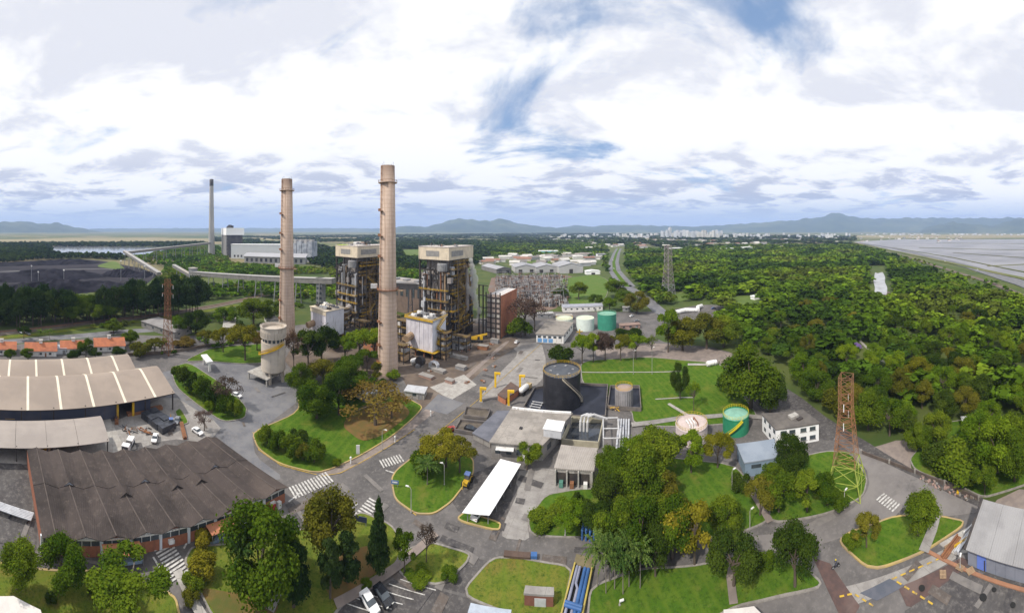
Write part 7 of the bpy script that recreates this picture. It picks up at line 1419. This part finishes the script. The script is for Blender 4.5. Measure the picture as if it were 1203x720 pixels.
# ================================================================ vehicles, posts and small things
def car(label, px, py, rz, paint, kind='sedan', group='parked cars', loc=None):
    t = thing('car', label, 'car', loc or G(px, py)+Vector((0, 0, 0.16)), rz, group); w = 0.88
    prof = {'sedan': [(-2.2, 0.35), (2.2, 0.35), (2.25, 0.7), (1.2, 0.95), (-1.6, 1.0), (-2.2, 0.9)], 'pickup': [(-2.6, 0.45), (2.5, 0.45), (2.55, 0.85), (1.5, 1.1), (-2.6, 1.1)]}[kind]
    n = len(prof); vs = [(x, -w, z) for x, z in prof]+[(x, w, z) for x, z in prof]
    MB().add(vs, [tuple(range(n)), tuple(reversed(range(n, 2*n)))]+[(i, n+i, n+(i+1) % n, (i+1) % n) for i in range(n)]).build('body', paint, t)
    c0 = (-1.5, -1.05, 0.35, 1.1) if kind == 'sedan' else (-0.4, -0.2, 0.7, 1.4); zb, zt = (0.97, 1.45) if kind == 'sedan' else (1.1, 1.75)
    vs = [(c0[0], -w+0.05, zb), (c0[3], -w+0.05, zb), (c0[3], w-0.05, zb), (c0[0], w-0.05, zb), (c0[1], -w+0.2, zt-0.04), (c0[2], -w+0.2, zt-0.04), (c0[2], w-0.2, zt-0.04), (c0[1], w-0.2, zt-0.04)]
    MB().add(vs, [(3, 2, 1, 0), (4, 5, 6, 7), (0, 1, 5, 4), (1, 2, 6, 5), (2, 3, 7, 6), (3, 0, 4, 7)]).build('windows', glass, t)
    MB().bx(c0[1]-0.03, c0[2]+0.03, -w+0.19, w-0.19, zt-0.04, zt+0.03).build('roof', paint, t)
    for x in (-1.35, 1.4):
        for y in (-w, w): MB().tube([(x, y-0.1, 0.33), (x, y+0.1, 0.33)], 0.33, 12).build('wheel', black_rubber, t)
    for y in (-0.6, 0.6): MB().bx(2.14, 2.27, y-0.2, y+0.2, 0.6, 0.74).build('headlight', M('lamp_glass', (0.7, 0.7, 0.65), None, 1, 0.2), t)
    for y in (-0.65, 0.65): MB().bx(prof[-1][0]-0.03, prof[-1][0]+0.05, y-0.15, y+0.15, 0.7, 0.86).build('tail_light', M('red_paint', (0.35, 0.05, 0.04)), t)
    if kind == 'pickup': MB().bx(-2.5, -0.5, -0.75, 0.75, 1.02, 1.12).build('bed', steel_dark, t)
    return t
cw = M('car_white', (0.80, 0.80, 0.81), (0.78, 0.78, 0.79), 1, 0.3, spec=0.5); cb = M('car_black', (0.016, 0.018, 0.024), None, 1, 0.2, spec=0.6); cg = M('car_grey', (0.22, 0.23, 0.26), None, 1, 0.3, spec=0.5); cbl = M('car_blue', (0.05, 0.09, 0.28), None, 1, 0.3, spec=0.5); crd = M('car_red', (0.35, 0.04, 0.03), None, 1, 0.3, spec=0.5)
car('white car parked in the bottom car park beside a black car', 434, 712, -0.55, cw); car('black car parked in the bottom car park beside a white car', 450, 704, -0.55, cb)
car('small white car standing in the works yard', 182, 517, -0.7, cw); car('white car behind the right corner of the brown workshop', 232, 509, 0.1, cw); car('blue-grey car beside the tarpaulin heap', 208, 496, -0.8, cg)
car('white car parked under the near end of the carport', 561, 606, 1.2, cw); car('grey car parked under the middle of the carport', 581, 574, 0.3, cg)
car('dark car parked beside the settling pits', 553, 506, -0.3, cb); car('small red car by the roadside near the settling pits', 529, 507, 0.9, crd)
car('white car driving far up the main road', 607, 403, 1.2, cw); car('white car on the silo court', 0, 0, 0.2, cw, loc=G(278, 466)+Vector((0, 0, 0.1)))
car('white pickup parked beside the street behind the houses', 24, 391, 0.4, cw, 'pickup'); car('pale car parked beside the street behind the houses', 33, 393, 0.4, cg)
car('blue car at the right end of the far paved lot', 838, 363, 0.1, cbl); car('grey car in the middle of the far paved lot', 793, 368, 0.3, cg); car('white car beside the booth by the avenue approach', 742, 372, 0.6, cw); car('silver car before the rust-coloured shed', 748, 378, 0.2, cg)
car('white car on the right-hand highway, nearest one', 1148, 325.5, 0.8, cw, loc=G(1148, 318)+Vector((0, 0, 0.95))); car('white car on the right-hand highway, farther one', 0, 0, 0.8, cw, loc=G(1110, 307.5)+Vector((0, 0, 0.95)))
for k, x in enumerate((721, 724, 722)): car('car driving on the dual carriageway avenue', 0, 0, 1.5, (cw, cg, cw)[k], group='cars on the avenue', loc=G(x+4*(k % 2)-1, 306+k*5)+Vector((0, 0, 0.3)))
# lorry and tanker
t = thing('flatbed_truck', 'white flatbed truck parked by the concrete lane in the works yard', 'truck', G(151, 527)+Vector((0, 0, 0.1)), -0.75)
MB().bx(1.6, 3.4, -1.15, 1.15, 0.6, 2.7).build('cab', cw, t); MB().bx(3.38, 3.44, -1.0, 1.0, 1.6, 2.5).build('windscreen', glass, t); MB().bx(-3.6, 1.5, -1.15, 1.15, 0.9, 1.1).build('bed', steel_grey, t); MB().bx(-3.2, -0.6, -1.0, 1.0, 1.1, 2.1).build('load', white_metal, t); MB().bx(-0.4, 1.2, -0.9, 0.9, 1.1, 1.9).build('load', steel_dark, t)
for x in (-2.6, -1.5, 2.5):
    for y in (-1.0, 1.0): MB().tube([(x, y-0.18, 0.5), (x, y+0.18, 0.5)], 0.5, 12).build('wheel', black_rubber, t)
t = thing('tanker_truck', 'white and tan tanker truck beside the rightmost yellow davit', 'truck', G(617, 461)+Vector((0, 0, 0.1)), 1.0)
vs = MB().lathe([(0.05, 0), (0.9, 0.2), (1.15, 0.7), (1.15, 5.3), (0.9, 5.8), (0.05, 6)], 16); vs.v = [(z-4, x, y+2.1) for x, y, z in vs.v]; vs.build('tank', white_metal, t, True)
MB().bx(2.2, 4.0, -1.1, 1.1, 0.5, 2.6).build('cab', M('tan_cab', (0.5, 0.38, 0.2), None, 1, 0.4), t); MB().bx(-4, 3.8, -0.6, 0.6, 0.6, 0.95).build('chassis', steel_dark, t)
for x in (-3.2, -2.1, 3.0):
    for y in (-1.0, 1.0): MB().tube([(x, y-0.18, 0.5), (x, y+0.18, 0.5)], 0.5, 12).build('wheel', black_rubber, t)
def loader(label, px, py, rz, paint, s=1.0):
    t = thing('loader', label, 'loader', G(px, py)+Vector((0, 0, 0.1)), rz); t.scale = (s, s, s)
    MB().bx(-1.8, 0.9, -0.7, 0.7, 0.7, 1.5).build('engine_body', paint, t); c = MB().bx(-0.5, 0.8, -0.65, 0.65, 1.5, 2.7).build('cab', glass, t); MB().bx(-0.6, 0.9, -0.75, 0.75, 2.7, 2.85).build('cab_roof', M('blue_roof_paint', (0.12, 0.18, 0.4), None, 1, 0.5), c)
    for y in (-0.5, 0.5): MB().beam((0.8, y, 1.3), (2.6, y, 0.6), 0.16, 0.25).build('lift_arm', paint, t)
    MB().add([(2.4, -1, 0.15), (3.3, -1, 0.1), (2.4, -1, 1.0), (2.4, 1, 0.15), (3.3, 1, 0.1), (2.4, 1, 1.0)], [(0, 1, 2), (5, 4, 3), (0, 3, 4, 1), (1, 4, 5, 2), (2, 5, 3, 0)]).build('bucket', steel_dark, t)
    MB().beam((-1.8, 0, 1.2), (-2.8, 0, 2.6), 0.2).beam((-2.8, 0, 2.6), (-3.5, 0, 1.0), 0.16).build('digger_arm', paint, t)
    for x, r in ((-1.2, 0.72), (1.1, 0.55)):
        for y in (-0.85, 0.85): MB().tube([(x, y-0.2, r), (x, y+0.2, r)], r, 14).build('wheel', black_rubber, t)
loader('yellow backhoe loader with blue cab roof left of the carport', 549, 569, 1.3, rail_yellow); loader('orange loader at the end of the tarpaulin heap', 201, 501, -0.5, M('loader_orange', (0.6, 0.27, 0.03), None, 1, 0.6))
# motorcycle and rider on the lower right road
mt = thing('motorcycle', 'dark motorcycle carrying a rider on the lower right road', 'motorcycle', G(982, 668)+Vector((0, 0, 0.12)), 2.6)
for x in (-0.65, 0.65):
    w_ = MB().tube([(x, -0.06, 0.31), (x, 0.06, 0.31)], 0.31, 14).build('wheel', black_rubber, mt); MB().tube([(x, -0.07, 0.31), (x, 0.07, 0.31)], 0.18, 10).build('rim', steel_grey, w_)
MB().bx(-0.35, 0.35, -0.13, 0.13, 0.3, 0.65).build('engine', steel_dark, mt); MB().bx(0.05, 0.4, -0.14, 0.14, 0.66, 0.88).build('fuel_tank', cb, mt); MB().bx(-0.75, 0.04, -0.13, 0.13, 0.7, 0.8).build('seat', black_rubber, mt)
MB().beam((0.65, 0, 0.31), (0.42, 0, 1.0), 0.07).beam((0.42, -0.35, 1.02), (0.42, 0.35, 1.02), 0.05).build('fork_and_bar', steel_grey, mt)
def person(label, loc, rz):
    J = {'pel': (-0.25, 0, 0.92, .15), 'sp': (-0.2, 0, 1.15, .15), 'ch': (-0.08, 0, 1.38, .17), 'nk': (-0.02, 0, 1.53, .06), 'hd': (0.03, 0, 1.68, .11), 'ht': (0.03, 0, 1.80, .08)}
    E = [('pel', 'sp'), ('sp', 'ch'), ('ch', 'nk'), ('nk', 'hd'), ('hd', 'ht')]
    for s, q in ((-1, 'l'), (1, 'r')):
        J.update({q+'s': (-0.06, s*0.2, 1.42, .07), q+'e': (0.12, s*0.3, 1.2, .05), q+'w': (0.36, s*0.3, 1.07, .04), q+'h': (0.43, s*0.29, 1.05, .045), q+'hp': (-0.22, s*0.12, 0.9, .10), q+'k': (0.18, s*0.2, 0.78, .075), q+'a': (0.02, s*0.19, 0.4, .05), q+'f': (0.2, s*0.19, 0.34, .04)})
        E += [('ch', q+'s'), (q+'s', q+'e'), (q+'e', q+'w'), (q+'w', q+'h'), ('pel', q+'hp'), (q+'hp', q+'k'), (q+'k', q+'a'), (q+'a', q+'f')]
    ks = list(J); me = bpy.data.meshes.new('person'); me.from_pydata([J[k][:3] for k in ks], [(ks.index(a), ks.index(b)) for a, b in E], []); o = link('person', me, None, loc, rz)
    md = o.modifiers.new('skin', 'SKIN'); sv = me.skin_vertices[0].data
    for i, k in enumerate(ks): sv[i].radius = (J[k][3], J[k][3]); sv[i].use_root = (k == 'pel')
    o.modifiers.new('sub', 'SUBSURF').render_levels = 1
    me.materials.append(M('work_clothes', (0.045, 0.05, 0.07), (0.06, 0.065, 0.085), 2, 0.9)); tag(o, label, 'person')
    MB().lathe([(0.14, 1.60), (0.15, 1.68), (0.135, 1.78), (0.08, 1.84), (0.01, 1.86)], 14, (0.03, 0, 0)).build('helmet', M('helmet_yellow', (0.65, 0.48, 0.04), None, 1, 0.4), o, True)
person('person in dark clothes and yellow helmet riding the motorcycle', Vector(mt.location), 2.6)
# lamp posts
def lamp(label, px, by, ty, arm=1.0, rz=0.0):
    p = G(px, by); h = (by-ty)*math.hypot(p.x, p.y)/F; t = thing('lamp_post', label, 'lamp post', p, rz, 'lamp posts along roads and lawns')
    MB().tube([(0, 0, 0), (0, 0, h*0.9), (arm*0.25, 0, h*0.98), (arm, 0, h)], [0.11, 0.08, 0.07, 0.06], 8).build('pole', concrete_pale, t); MB().bx(arm-0.2, arm+0.6, -0.16, 0.16, h-0.1, h+0.08).build('lamp_head', white_metal, t); MB().lathe([(0.25, 0), (0.2, 0.35)], 10).build('base', concrete, t)
for a in (('lamp post on the round roadside island near the kerb', 483, 603, 572, -1.2), ('lamp post beside the yellow-green tree on the island', 522, 570, 544, -1), ('lamp post on the central lawn edge by the sidewalk', 449, 529, 504, 1), ('lamp post on the garden lawn by the carport forecourt', 664, 630, 606, 0.6), ('lamp post beside the garden path by the lower road', 881, 622, 599, 0.6), ('lamp post at the foot of the tower lawn', 992, 598, 577, 0.6), ('lamp post on the garden clearing lawn', 860, 575, 552, 0.6), ('lamp post left of the cross road by the upper lawn', 766, 440, 408, 0.8), ('lamp post on the upper lawn before the row of trees', 744, 440, 412, 0.8), ('lamp post at the bottom lawn below the palms', 728, 712, 706, 0.2), ('short post lamp on the grass wedge beside the path', 470, 666, 656, 0.2), ('lamp post beside the road on the right by the fence', 1128, 668, 654, 0.2)): lamp(*a)
# signs
t = thing('totem_sign', 'white upright totem sign on the central lawn by the sidewalk', 'sign', G(420.5, 534)+Vector((0, 0, 0.1)), 0.5); MB().bx(-0.55, 0.55, -0.1, 0.1, 0.2, 2.8).build('panel', white_metal, t); MB().bx(-0.4, 0.4, -0.2, 0.2, 0, 0.2).build('foot', concrete, t)
t = thing('road_sign', 'blue and white road sign at the tip of the round island', 'sign', G(464, 573)+Vector((0, 0, 0.1)), 0.2)
for x in (-0.7, 0.7): MB().bx(x-0.05, x+0.05, -0.05, 0.05, 0, 1.1).build('post', steel_grey, t)
MB().bx(-1.0, 1.0, -0.08, 0.0, 0.9, 1.9).build('panel', M('sign_blue', (0.12, 0.2, 0.42), None, 1, 0.6), t); MB().bx(-0.7, 0.7, -0.1, -0.082, 1.25, 1.6).build('white_band', white_metal, t)
t = thing('notice_board', 'dark notice board beside the slim conifer', 'sign', G(424, 618)+Vector((0, 0, 0.1)), 0.2); MB().bx(-1.4, 1.4, -0.08, 0.08, 0.9, 2.1).build('panel', M('board_blue', (0.03, 0.04, 0.09), None, 1, 0.5), t)
for x in (-1.2, 1.2): MB().bx(x-0.06, x+0.06, -0.06, 0.06, 0, 0.9).build('post', steel_grey, t)
for k, (x, y) in enumerate(((464, 520), (506, 489), (412, 545))):
    t = thing('bollard', ('white bollard on the sidewalk beside the main road, middle one', 'white bollard on the sidewalk beside the main road, far one', 'white bollard on the sidewalk beside the main road, near one')[k], 'bollard', G(x, y)+Vector((0, 0, 0.1)), 0, 'bollards on the sidewalk'); MB().lathe([(0.2, 0), (0.18, 1.5), (0.3, 1.55), (0.3, 1.9), (0.1, 2.05)], 10).build('post', white_metal, t)
# low fence wall along the right-hand road
t = thing('boundary_wall', 'long low dark boundary wall along the right-hand road', 'wall', G(1075, 556)); o = Vector(t.location)
seg = [G(1012, 533), G(1045, 545), G(1075, 556), G(1110, 570), G(1150, 588), G(1172, 600)]
for a, b in zip(seg, seg[1:]): MB().beam(a-o+Vector((0, 0, 0.5)), b-o+Vector((0, 0, 0.5)), 0.3, 1.0).build('wall_segment', M('old_dark_wall', (0.12, 0.095, 0.08), (0.09, 0.072, 0.065), 0.6, 0.95), t)
for k, q in enumerate(seg): MB().bx(q.x-o.x-0.25, q.x-o.x+0.25, q.y-o.y-0.25, q.y-o.y+0.25, 0, 1.25).build('pillar', kerb_mat, t)
R = random.Random(77)
for k in range(9):
    f = k/8; p = G(1082+f*58+R.uniform(-2, 2), 563+f*23+R.uniform(-1, 2)); t = thing('rubble_pile', 'small brownish rubble pile along the foot of the boundary wall', 'rubble', p, R.uniform(0, 3), 'rubble along the boundary wall')
    for j in range(6): MB().box((R.uniform(-.9, .9), R.uniform(-.6, .6), 0.25), (R.uniform(.3, .9), R.uniform(.3, .6), R.uniform(.2, .6)), R.uniform(0, 3)).build('chunk', R.choice((MATS['dirt'], concrete, MATS['pinkish_wall'])), t)
t = thing('yellow_valve', 'small yellow hydrant lying by the boundary wall', 'hydrant', G(1125, 581), 0.3); MB().lathe([(0.35, 0), (0.35, 0.6), (0.2, 0.9)], 12).build('body', rail_yellow, t); MB().tube([(0, 0, 0.4), (1.8, 0, 0.4)], 0.15, 8).build('spout', rail_yellow, t)
# manholes, oil stains and small clutter on the bottom right lot
for k, (x, y, s) in enumerate(((1155, 703, 0.7), (1190, 712, 0.5), (1083, 692, 0.6), (1168, 694, 0.45), (905, 692, 0.5))):
    t = MB().lathe([(s, 0), (s, 0.03)], 20).build('manhole_cover', black_rubber, loc=G(x, y)+Vector((0, 0, 0.2))); t['kind'] = 'structure'
for k, (x, y) in enumerate(((1108, 676), (1128, 668), (1140, 672))):
    t = thing('pallet', ('tan pallet lying on the dark lot, left one', 'tan pallet lying on the dark lot, middle one', 'tan pallet lying on the dark lot, right one')[k], 'pallet', G(x, y)+Vector((0, 0, 0.15)), 0.3+k, 'pallets on the dark lot')
    for j in range(5): MB().bx(-0.8, 0.8, -0.6+j*0.27, -0.42+j*0.27, 0.12, 0.18).build('board', tan_pipe, t)
    for j in (-0.7, 0, 0.7): MB().bx(j-0.06, j+0.06, -0.6, 0.66, 0, 0.12).build('bearer', tan_pipe, t)
# posts and pipe frames scattered on lawns of the upper middle
t = thing('pale_pipe_ramp', 'pale sloping pipe crossing the upper lawn towards the pink tank', 'pipe', G(803, 488)); MB().tube([(-1.8, 9, 0.5), (0.8, -2, 0.5)], 0.3, 8).tube([(-1.2, 9, 0.5), (1.4, -2, 0.5)], 0.3, 8).build('pipe', concrete_pale, t)
t = thing('yellow_gantry', 'small yellow pipe stand behind the white and blue office', 'pipe stand', G(681, 396), 0.2); MB().tube([(0, 0, 0), (0, 0, 5)], 0.4, 8).build('post', rail_yellow, t); MB().tube([(-2, 0, 3.5), (2, 0, 3.5)], 0.3, 8).build('cross_pipe', rail_yellow, t)
# ================================================================ substation, far sheds, town, hills, haze
R = random.Random(12)
def gantry(px, py, k):
    t = thing('substation_gantry', 'grey steel portal gantry in the substation yard', 'gantry', G(px, py), 0.15, 'gantries of the substation'); w, h = 14, 11
    m = MB()
    for x in (-w/2, w/2):
        for dx_ in (-0.7, 0.7): MB().beam((x+dx_, 0, 0), (x, 0, h), 0.25).build('leg', steel_grey, t)
    MB().beam((-w/2, 0, h), (w/2, 0, h), 0.4, 0.7).build('crossbeam', steel_grey, t)
    for x in (-4, 0, 4): MB().tube([(x, 0, h-0.3), (x, 0, h-2.4)], 0.25, 6).build('insulator', M('insulator_brown', (0.16, 0.1, 0.08), None, 1, 0.4), t)
k = 0
for row, y in enumerate((329, 334, 340, 347, 355)):
    for c in range(4):
        x = 590+c*19+row*1.5
        if x < 662-row*1.5: gantry(x+R.uniform(-2, 2), y, k); k += 1
mb = MB()
SW = [steel_grey, M('porcelain_brown', (0.22, 0.13, 0.09), None, 1, 0.5), M('galvanised_pale', (0.45, 0.44, 0.43), None, 1, 0.6), steel_dark]
for i in range(1300):
    x = R.uniform(582, 667); y = R.uniform(325, 361); p = G(x, y); h = R.uniform(2.5, 6.5); k = R.randrange(4)
    mb.box((p.x, p.y, h/2), (0.55, 0.55, h), 0, k)
    if i % 3 == 0: mb.box((p.x, p.y, h+0.3), (3.6, 0.6, 0.6), 0.15, k)
    if i % 7 == 0: mb.box((p.x, p.y, 1.1), (2.6, 2.0, 2.2), 0.15, k)
o = mb.build('switchgear', SW); o['kind'] = 'stuff'; o['label'] = 'field of small grey switchgear posts in the substation yard'; o['category'] = 'switchgear'
def gshed(label, px, py, w, d, h, rise, wall, roof, rz=0.0, doors=2, name='far_warehouse'):
    """gable towards the camera; px, py the middle of the front foot"""
    t = thing(name, label, 'warehouse', G(px, py), rz); g = 0.6
    MB().add([(-w/2, 0, 0), (w/2, 0, 0), (w/2, 0, h), (0, 0, h+rise), (-w/2, 0, h), (-w/2, d, 0), (w/2, d, 0), (w/2, d, h), (0, d, h+rise), (-w/2, d, h)], [(0, 1, 2, 3, 4), (9, 8, 7, 6, 5), (0, 4, 9, 5), (1, 6, 7, 2)]).build('wall', wall, t)
    for s in (-1, 1): MB().slab((s*(w/2+g), -g, h-0.1), (0, -g, h+rise+0.1), (0, d+g, h+rise+0.1), (s*(w/2+g), d+g, h-0.1), -0.2).build('roof_slope', roof, t)
    for k in range(doors):
        x = -w/2+(k+0.5)*w/doors; MB().bx(x-3, x+3, -0.15, -0.02, 0, h*0.6).build('door', steel_dark, t)
fr = M('far_pale_roof', (0.33, 0.33, 0.35), (0.28, 0.28, 0.30), 0.03, 0.7); fw = M('far_grey_wall', (0.46, 0.45, 0.45), (0.4, 0.39, 0.39), 0.05, 0.8)
gshed('low far shed with dark front left of the pale sheds beyond the substation', 592, 321, 26, 60, 7, 3, M('shed_dark_wall', (0.2, 0.19, 0.19), None, 0.1, 0.8), fr, 0.5)
gshed('pale far shed beyond the substation, left bay of the pair', 618, 320.5, 36, 46, 9, 4, fw, fr, 0.12); gshed('pale far shed beyond the substation, right bay of the pair', 642, 320.5, 34, 46, 9, 4, fw, fr, 0.12); gshed('brightest far shed with one dark doorway beyond the substation', 671, 321, 40, 50, 11, 5, fw, fr, 0.1, 1)
gshed('small white far shed left of the avenue', 697, 322.5, 22, 12, 5, 1.5, far_white, far_white, 0, 1)
def bbox_b(label, px, d, w, dp, h, wall, roof, group, name='far_building', rz=0.0, cat='building', floors=0):
    t = thing(name, label, cat, POL(px, d), rz, group); MB().bx(-w/2, w/2, -dp/2, dp/2, 0, h).build('wall', wall, t); MB().bx(-w/2-0.4, w/2+0.4, -dp/2-0.4, dp/2+0.4, h, h+0.8).build('roof', roof, t)
    for k in range(floors): MB().bx(-w/2+1, w/2-1, -dp/2-0.2, -dp/2-0.02, 2+k*h/floors, 2+k*h/floors+1.6).build('window_band', far_dark, t)
    return t
bbox_b('teal and white far industrial building behind the sheds', 644, 950, 55, 25, 9, M('teal_wall', (0.12, 0.36, 0.36), None, 0.05, 0.7), far_white, None, floors=1)
bbox_b('long tan-roofed far building left of the avenue top', 678, 860, 80, 30, 7, fw, M('tan_far_roof', (0.42, 0.36, 0.33), None, 0.05, 0.8), None); bbox_b('white far building beside the avenue top', 706, 830, 22, 16, 9, far_white, fr, None, floors=2)
bbox_b('large white far building on the woodland horizon centre', 793, 1010, 40, 20, 14, far_white, far_white, None, floors=3); bbox_b('white L-shaped far building above the woodland, left wing', 853, 1050, 50, 16, 10, far_white, far_white, None, floors=2); bbox_b('white far building above the woodland, right wing', 877, 1080, 36, 16, 13, far_white, far_white, None, floors=3)
bbox_b('small white far house in a clearing right of the lattice mast', 828, 510, 26, 10, 4, far_white, far_white, None); bbox_b('white roofed hut on the bright clearing in the woodland', 888, 330, 9, 6, 3, far_white, far_white, None)
shed('small grey hut among the woodland right of the gravel verge', 1143, 498, 7, 4, 2.6, fw, silver, rz=0.4, windows=1)
# town
hw = [M('town_white', (0.72, 0.70, 0.67), None, 0.05, 0.8), M('town_cream', (0.6, 0.53, 0.44), None, 0.05, 0.8), M('town_grey', (0.45, 0.45, 0.46), None, 0.05, 0.8)]
hr = [M('town_tile', (0.27, 0.15, 0.11), None, 0.05, 0.9), M('town_pale_roof', (0.55, 0.53, 0.5), None, 0.05, 0.9), M('town_dark_roof', (0.22, 0.2, 0.19), None, 0.05, 0.9)]
PH = {}
def proto_house(i, j):
    if (i, j) not in PH:
        m = MB().bx(-0.5, 0.5, -0.5, 0.5, 0, 0.62); m.add([(-.56, -.56, .62), (.56, -.56, .62), (.56, .56, .62), (-.56, .56, .62), (-.56, 0, 1), (.56, 0, 1)], [(0, 1, 5, 4), (2, 3, 4, 5), (0, 4, 3), (1, 2, 5), (3, 2, 1, 0)], 1)
        me = m.mesh('house'); me.materials.append(hw[i]); me.materials.append(hr[j]); PH[(i, j)] = me
    return PH[(i, j)]
def house(px, d, group, label):
    o = link('house', proto_house(R.choice((0, 0, 0, 1, 2)), R.choice((0, 1, 1, 2, 2, 2, 1))), None, POL(px, d), R.uniform(-0.6, 0.6)); o.scale = (R.uniform(14, 34), R.uniform(9, 18), R.uniform(7, 11)); tag(o, label, 'house', group)
for k in range(38): house(R.uniform(560, 705), R.uniform(620, 900), 'houses between the far sheds and the town', 'small pale house scattered in greenery beyond the far sheds')
for k in range(270):
    d = R.uniform(1150, 3600); lo, hi = (640, 1000) if d < 1900 else (590, 1140); house(R.uniform(lo, hi), d, 'low houses of the distant town', 'low pale house of the distant town below the hills')
for k in range(20): house(R.uniform(415, 455), R.uniform(1200, 1700), 'houses behind the boiler houses', 'pale house far off between the chimneys')
TBm = []
for i, c in enumerate(((0.78, 0.78, 0.79), (0.7, 0.67, 0.62), (0.6, 0.62, 0.66))):
    def bands(t, col, vec, noise, rmp, mix):
        w = t.nodes.new('ShaderNodeTexWave'); w.bands_direction = 'Z'; w.inputs['Scale'].default_value = 0.1; t.links.new(vec, w.inputs['Vector']); return mix(rmp(w.outputs['Fac'], 0.55, 0.8), col, (0.3, 0.32, 0.36))
    TBm.append(M('tower_block_%d' % i, c, None, 0.05, 0.8, extra=bands))
TB = []
for m_ in TBm:
    me = MB().bx(-.5, .5, -.5, .5, 0, 0.95).bx(-.25, .25, -.25, .25, 0.95, 1.0).mesh('tower_block'); me.materials.append(m_); TB.append(me)
for k in range(190):
    px = R.gauss(812, 36) if k < 80 else R.uniform(660, 1000); d = R.uniform(2500, 3700); h = R.uniform(28, 70) if 775 < px < 850 else R.uniform(18, 40)
    o = link('tower_block', R.choice(TB), None, POL(px, d), R.uniform(-.5, .5)); o.scale = (R.uniform(14, 26), R.uniform(14, 20), h); tag(o, 'pale apartment block in the distant town skyline', 'apartment block', 'apartment blocks of the distant town')
o = link('tower_block', TB[0], None, POL(787, 2900), 0.2); o.scale = (22, 18, 92); tag(o, 'tallest white apartment tower of the distant town', 'apartment block', 'apartment blocks of the distant town')
for k in range(50): 
    o = link('tower_block', R.choice(TB), None, POL(R.uniform(1010, 1203), R.uniform(4200, 5200)), 0); o.scale = (R.uniform(30, 70), 30, R.uniform(9, 22)); tag(o, 'low pale block of the distant settlement beyond the wetland', 'building', 'settlement beyond the wetland')
# hills
hill_m = M('hill_forest', (0.022, 0.040, 0.018), (0.045, 0.065, 0.025), 0.0030, 0.95, c3=(0.085, 0.10, 0.04), bump=1.0, bscale=0.004)
def hill(px, prof, d, depth, seed):
    """prof: list of (column, rows above the horizon)"""
    r = np.random.default_rng(seed); xs = np.linspace(prof[0][0], prof[-1][0], 130); el = np.interp(xs, [p[0] for p in prof], [p[1] for p in prof])
    ns = 16; V = []; ph = r.uniform(0, 6, 8)
    for i, (x, e) in enumerate(zip(xs, el)):
        rough = sum(math.sin(x*(0.16*(k+1))+ph[k])/(k+1.5) for k in range(8))*0.35
        crest = max(0.0, e+rough*min(1, e/4))*d/F+CH*min(1, max(e, 0)/1.5)
        for j in range(ns+1):
            f = j/ns*2-1; q = d+depth*f/2; z = crest*(1-abs(f)**1.5)*(1+0.12*math.sin(x*0.21+j*1.7+ph[2])*(1 if j not in (0, ns, ns//2) else 0)); P = POL(x, q, max(z, 0)-8); V.append(tuple(P))
    n = ns+1; fs = [(i*n+j, (i+1)*n+j, (i+1)*n+j+1, i*n+j+1) for i in range(len(xs)-1) for j in range(ns)]
    struct(MB().add(V, fs).build('hills', hill_m, None, True))
hill(0, [(-60, 4), (-20, 9), (10, 9.5), (28, 10), (45, 7.5), (68, 8), (85, 4), (105, 1), (125, 0)], 9500, 3000, 1)
hill(0, [(455, 0), (470, 4), (485, 5), (500, 3.5), (515, 7), (537, 13.5), (560, 11), (575, 11), (592, 12.5), (610, 7.5), (630, 4.5), (650, 3), (670, 2.5), (700, 1), (720, 0)], 9800, 3000, 2)
hill(0, [(640, 1), (680, 5.5), (690, 4), (730, 6), (770, 5), (820, 4), (870, 7), (930, 11), (960, 14), (982, 20), (1005, 14.5), (1030, 13), (1080, 14), (1140, 13.5), (1203, 14), (1260, 12)], 11400, 3400, 3)
hill(0, [(1080, 0), (1095, 5), (1120, 9), (1150, 6), (1165, 5), (1185, 10), (1203, 14), (1240, 20), (1280, 22)], 8700, 2600, 4)
hill(0, [(80, 0), (110, 1.6), (200, 2), (300, 2.2), (420, 2), (470, 1.5), (500, 0)], 14500, 3000, 5)
# air
def haze(density, top=860.0, half=20500.0):
    me = MB().bx(-half, half, -half, half, -4.0, top).mesh('haze'); m = bpy.data.materials.new('haze_air'); m.use_nodes = True; t = m.node_tree; t.nodes.clear()
    o = t.nodes.new('ShaderNodeOutputMaterial'); v = t.nodes.new('ShaderNodeVolumePrincipled'); v.inputs['Color'].default_value = (0.48, 0.64, 1.0, 1); v.inputs['Density'].default_value = density; v.inputs['Anisotropy'].default_value = 0.0
    t.links.new(v.outputs[0], o.inputs['Volume']); me.materials.append(m); ob = link('haze', me); ob['kind'] = 'stuff'; ob['label'] = 'pale blue air haze over the whole plain'; ob['category'] = 'haze'
haze(8e-5)
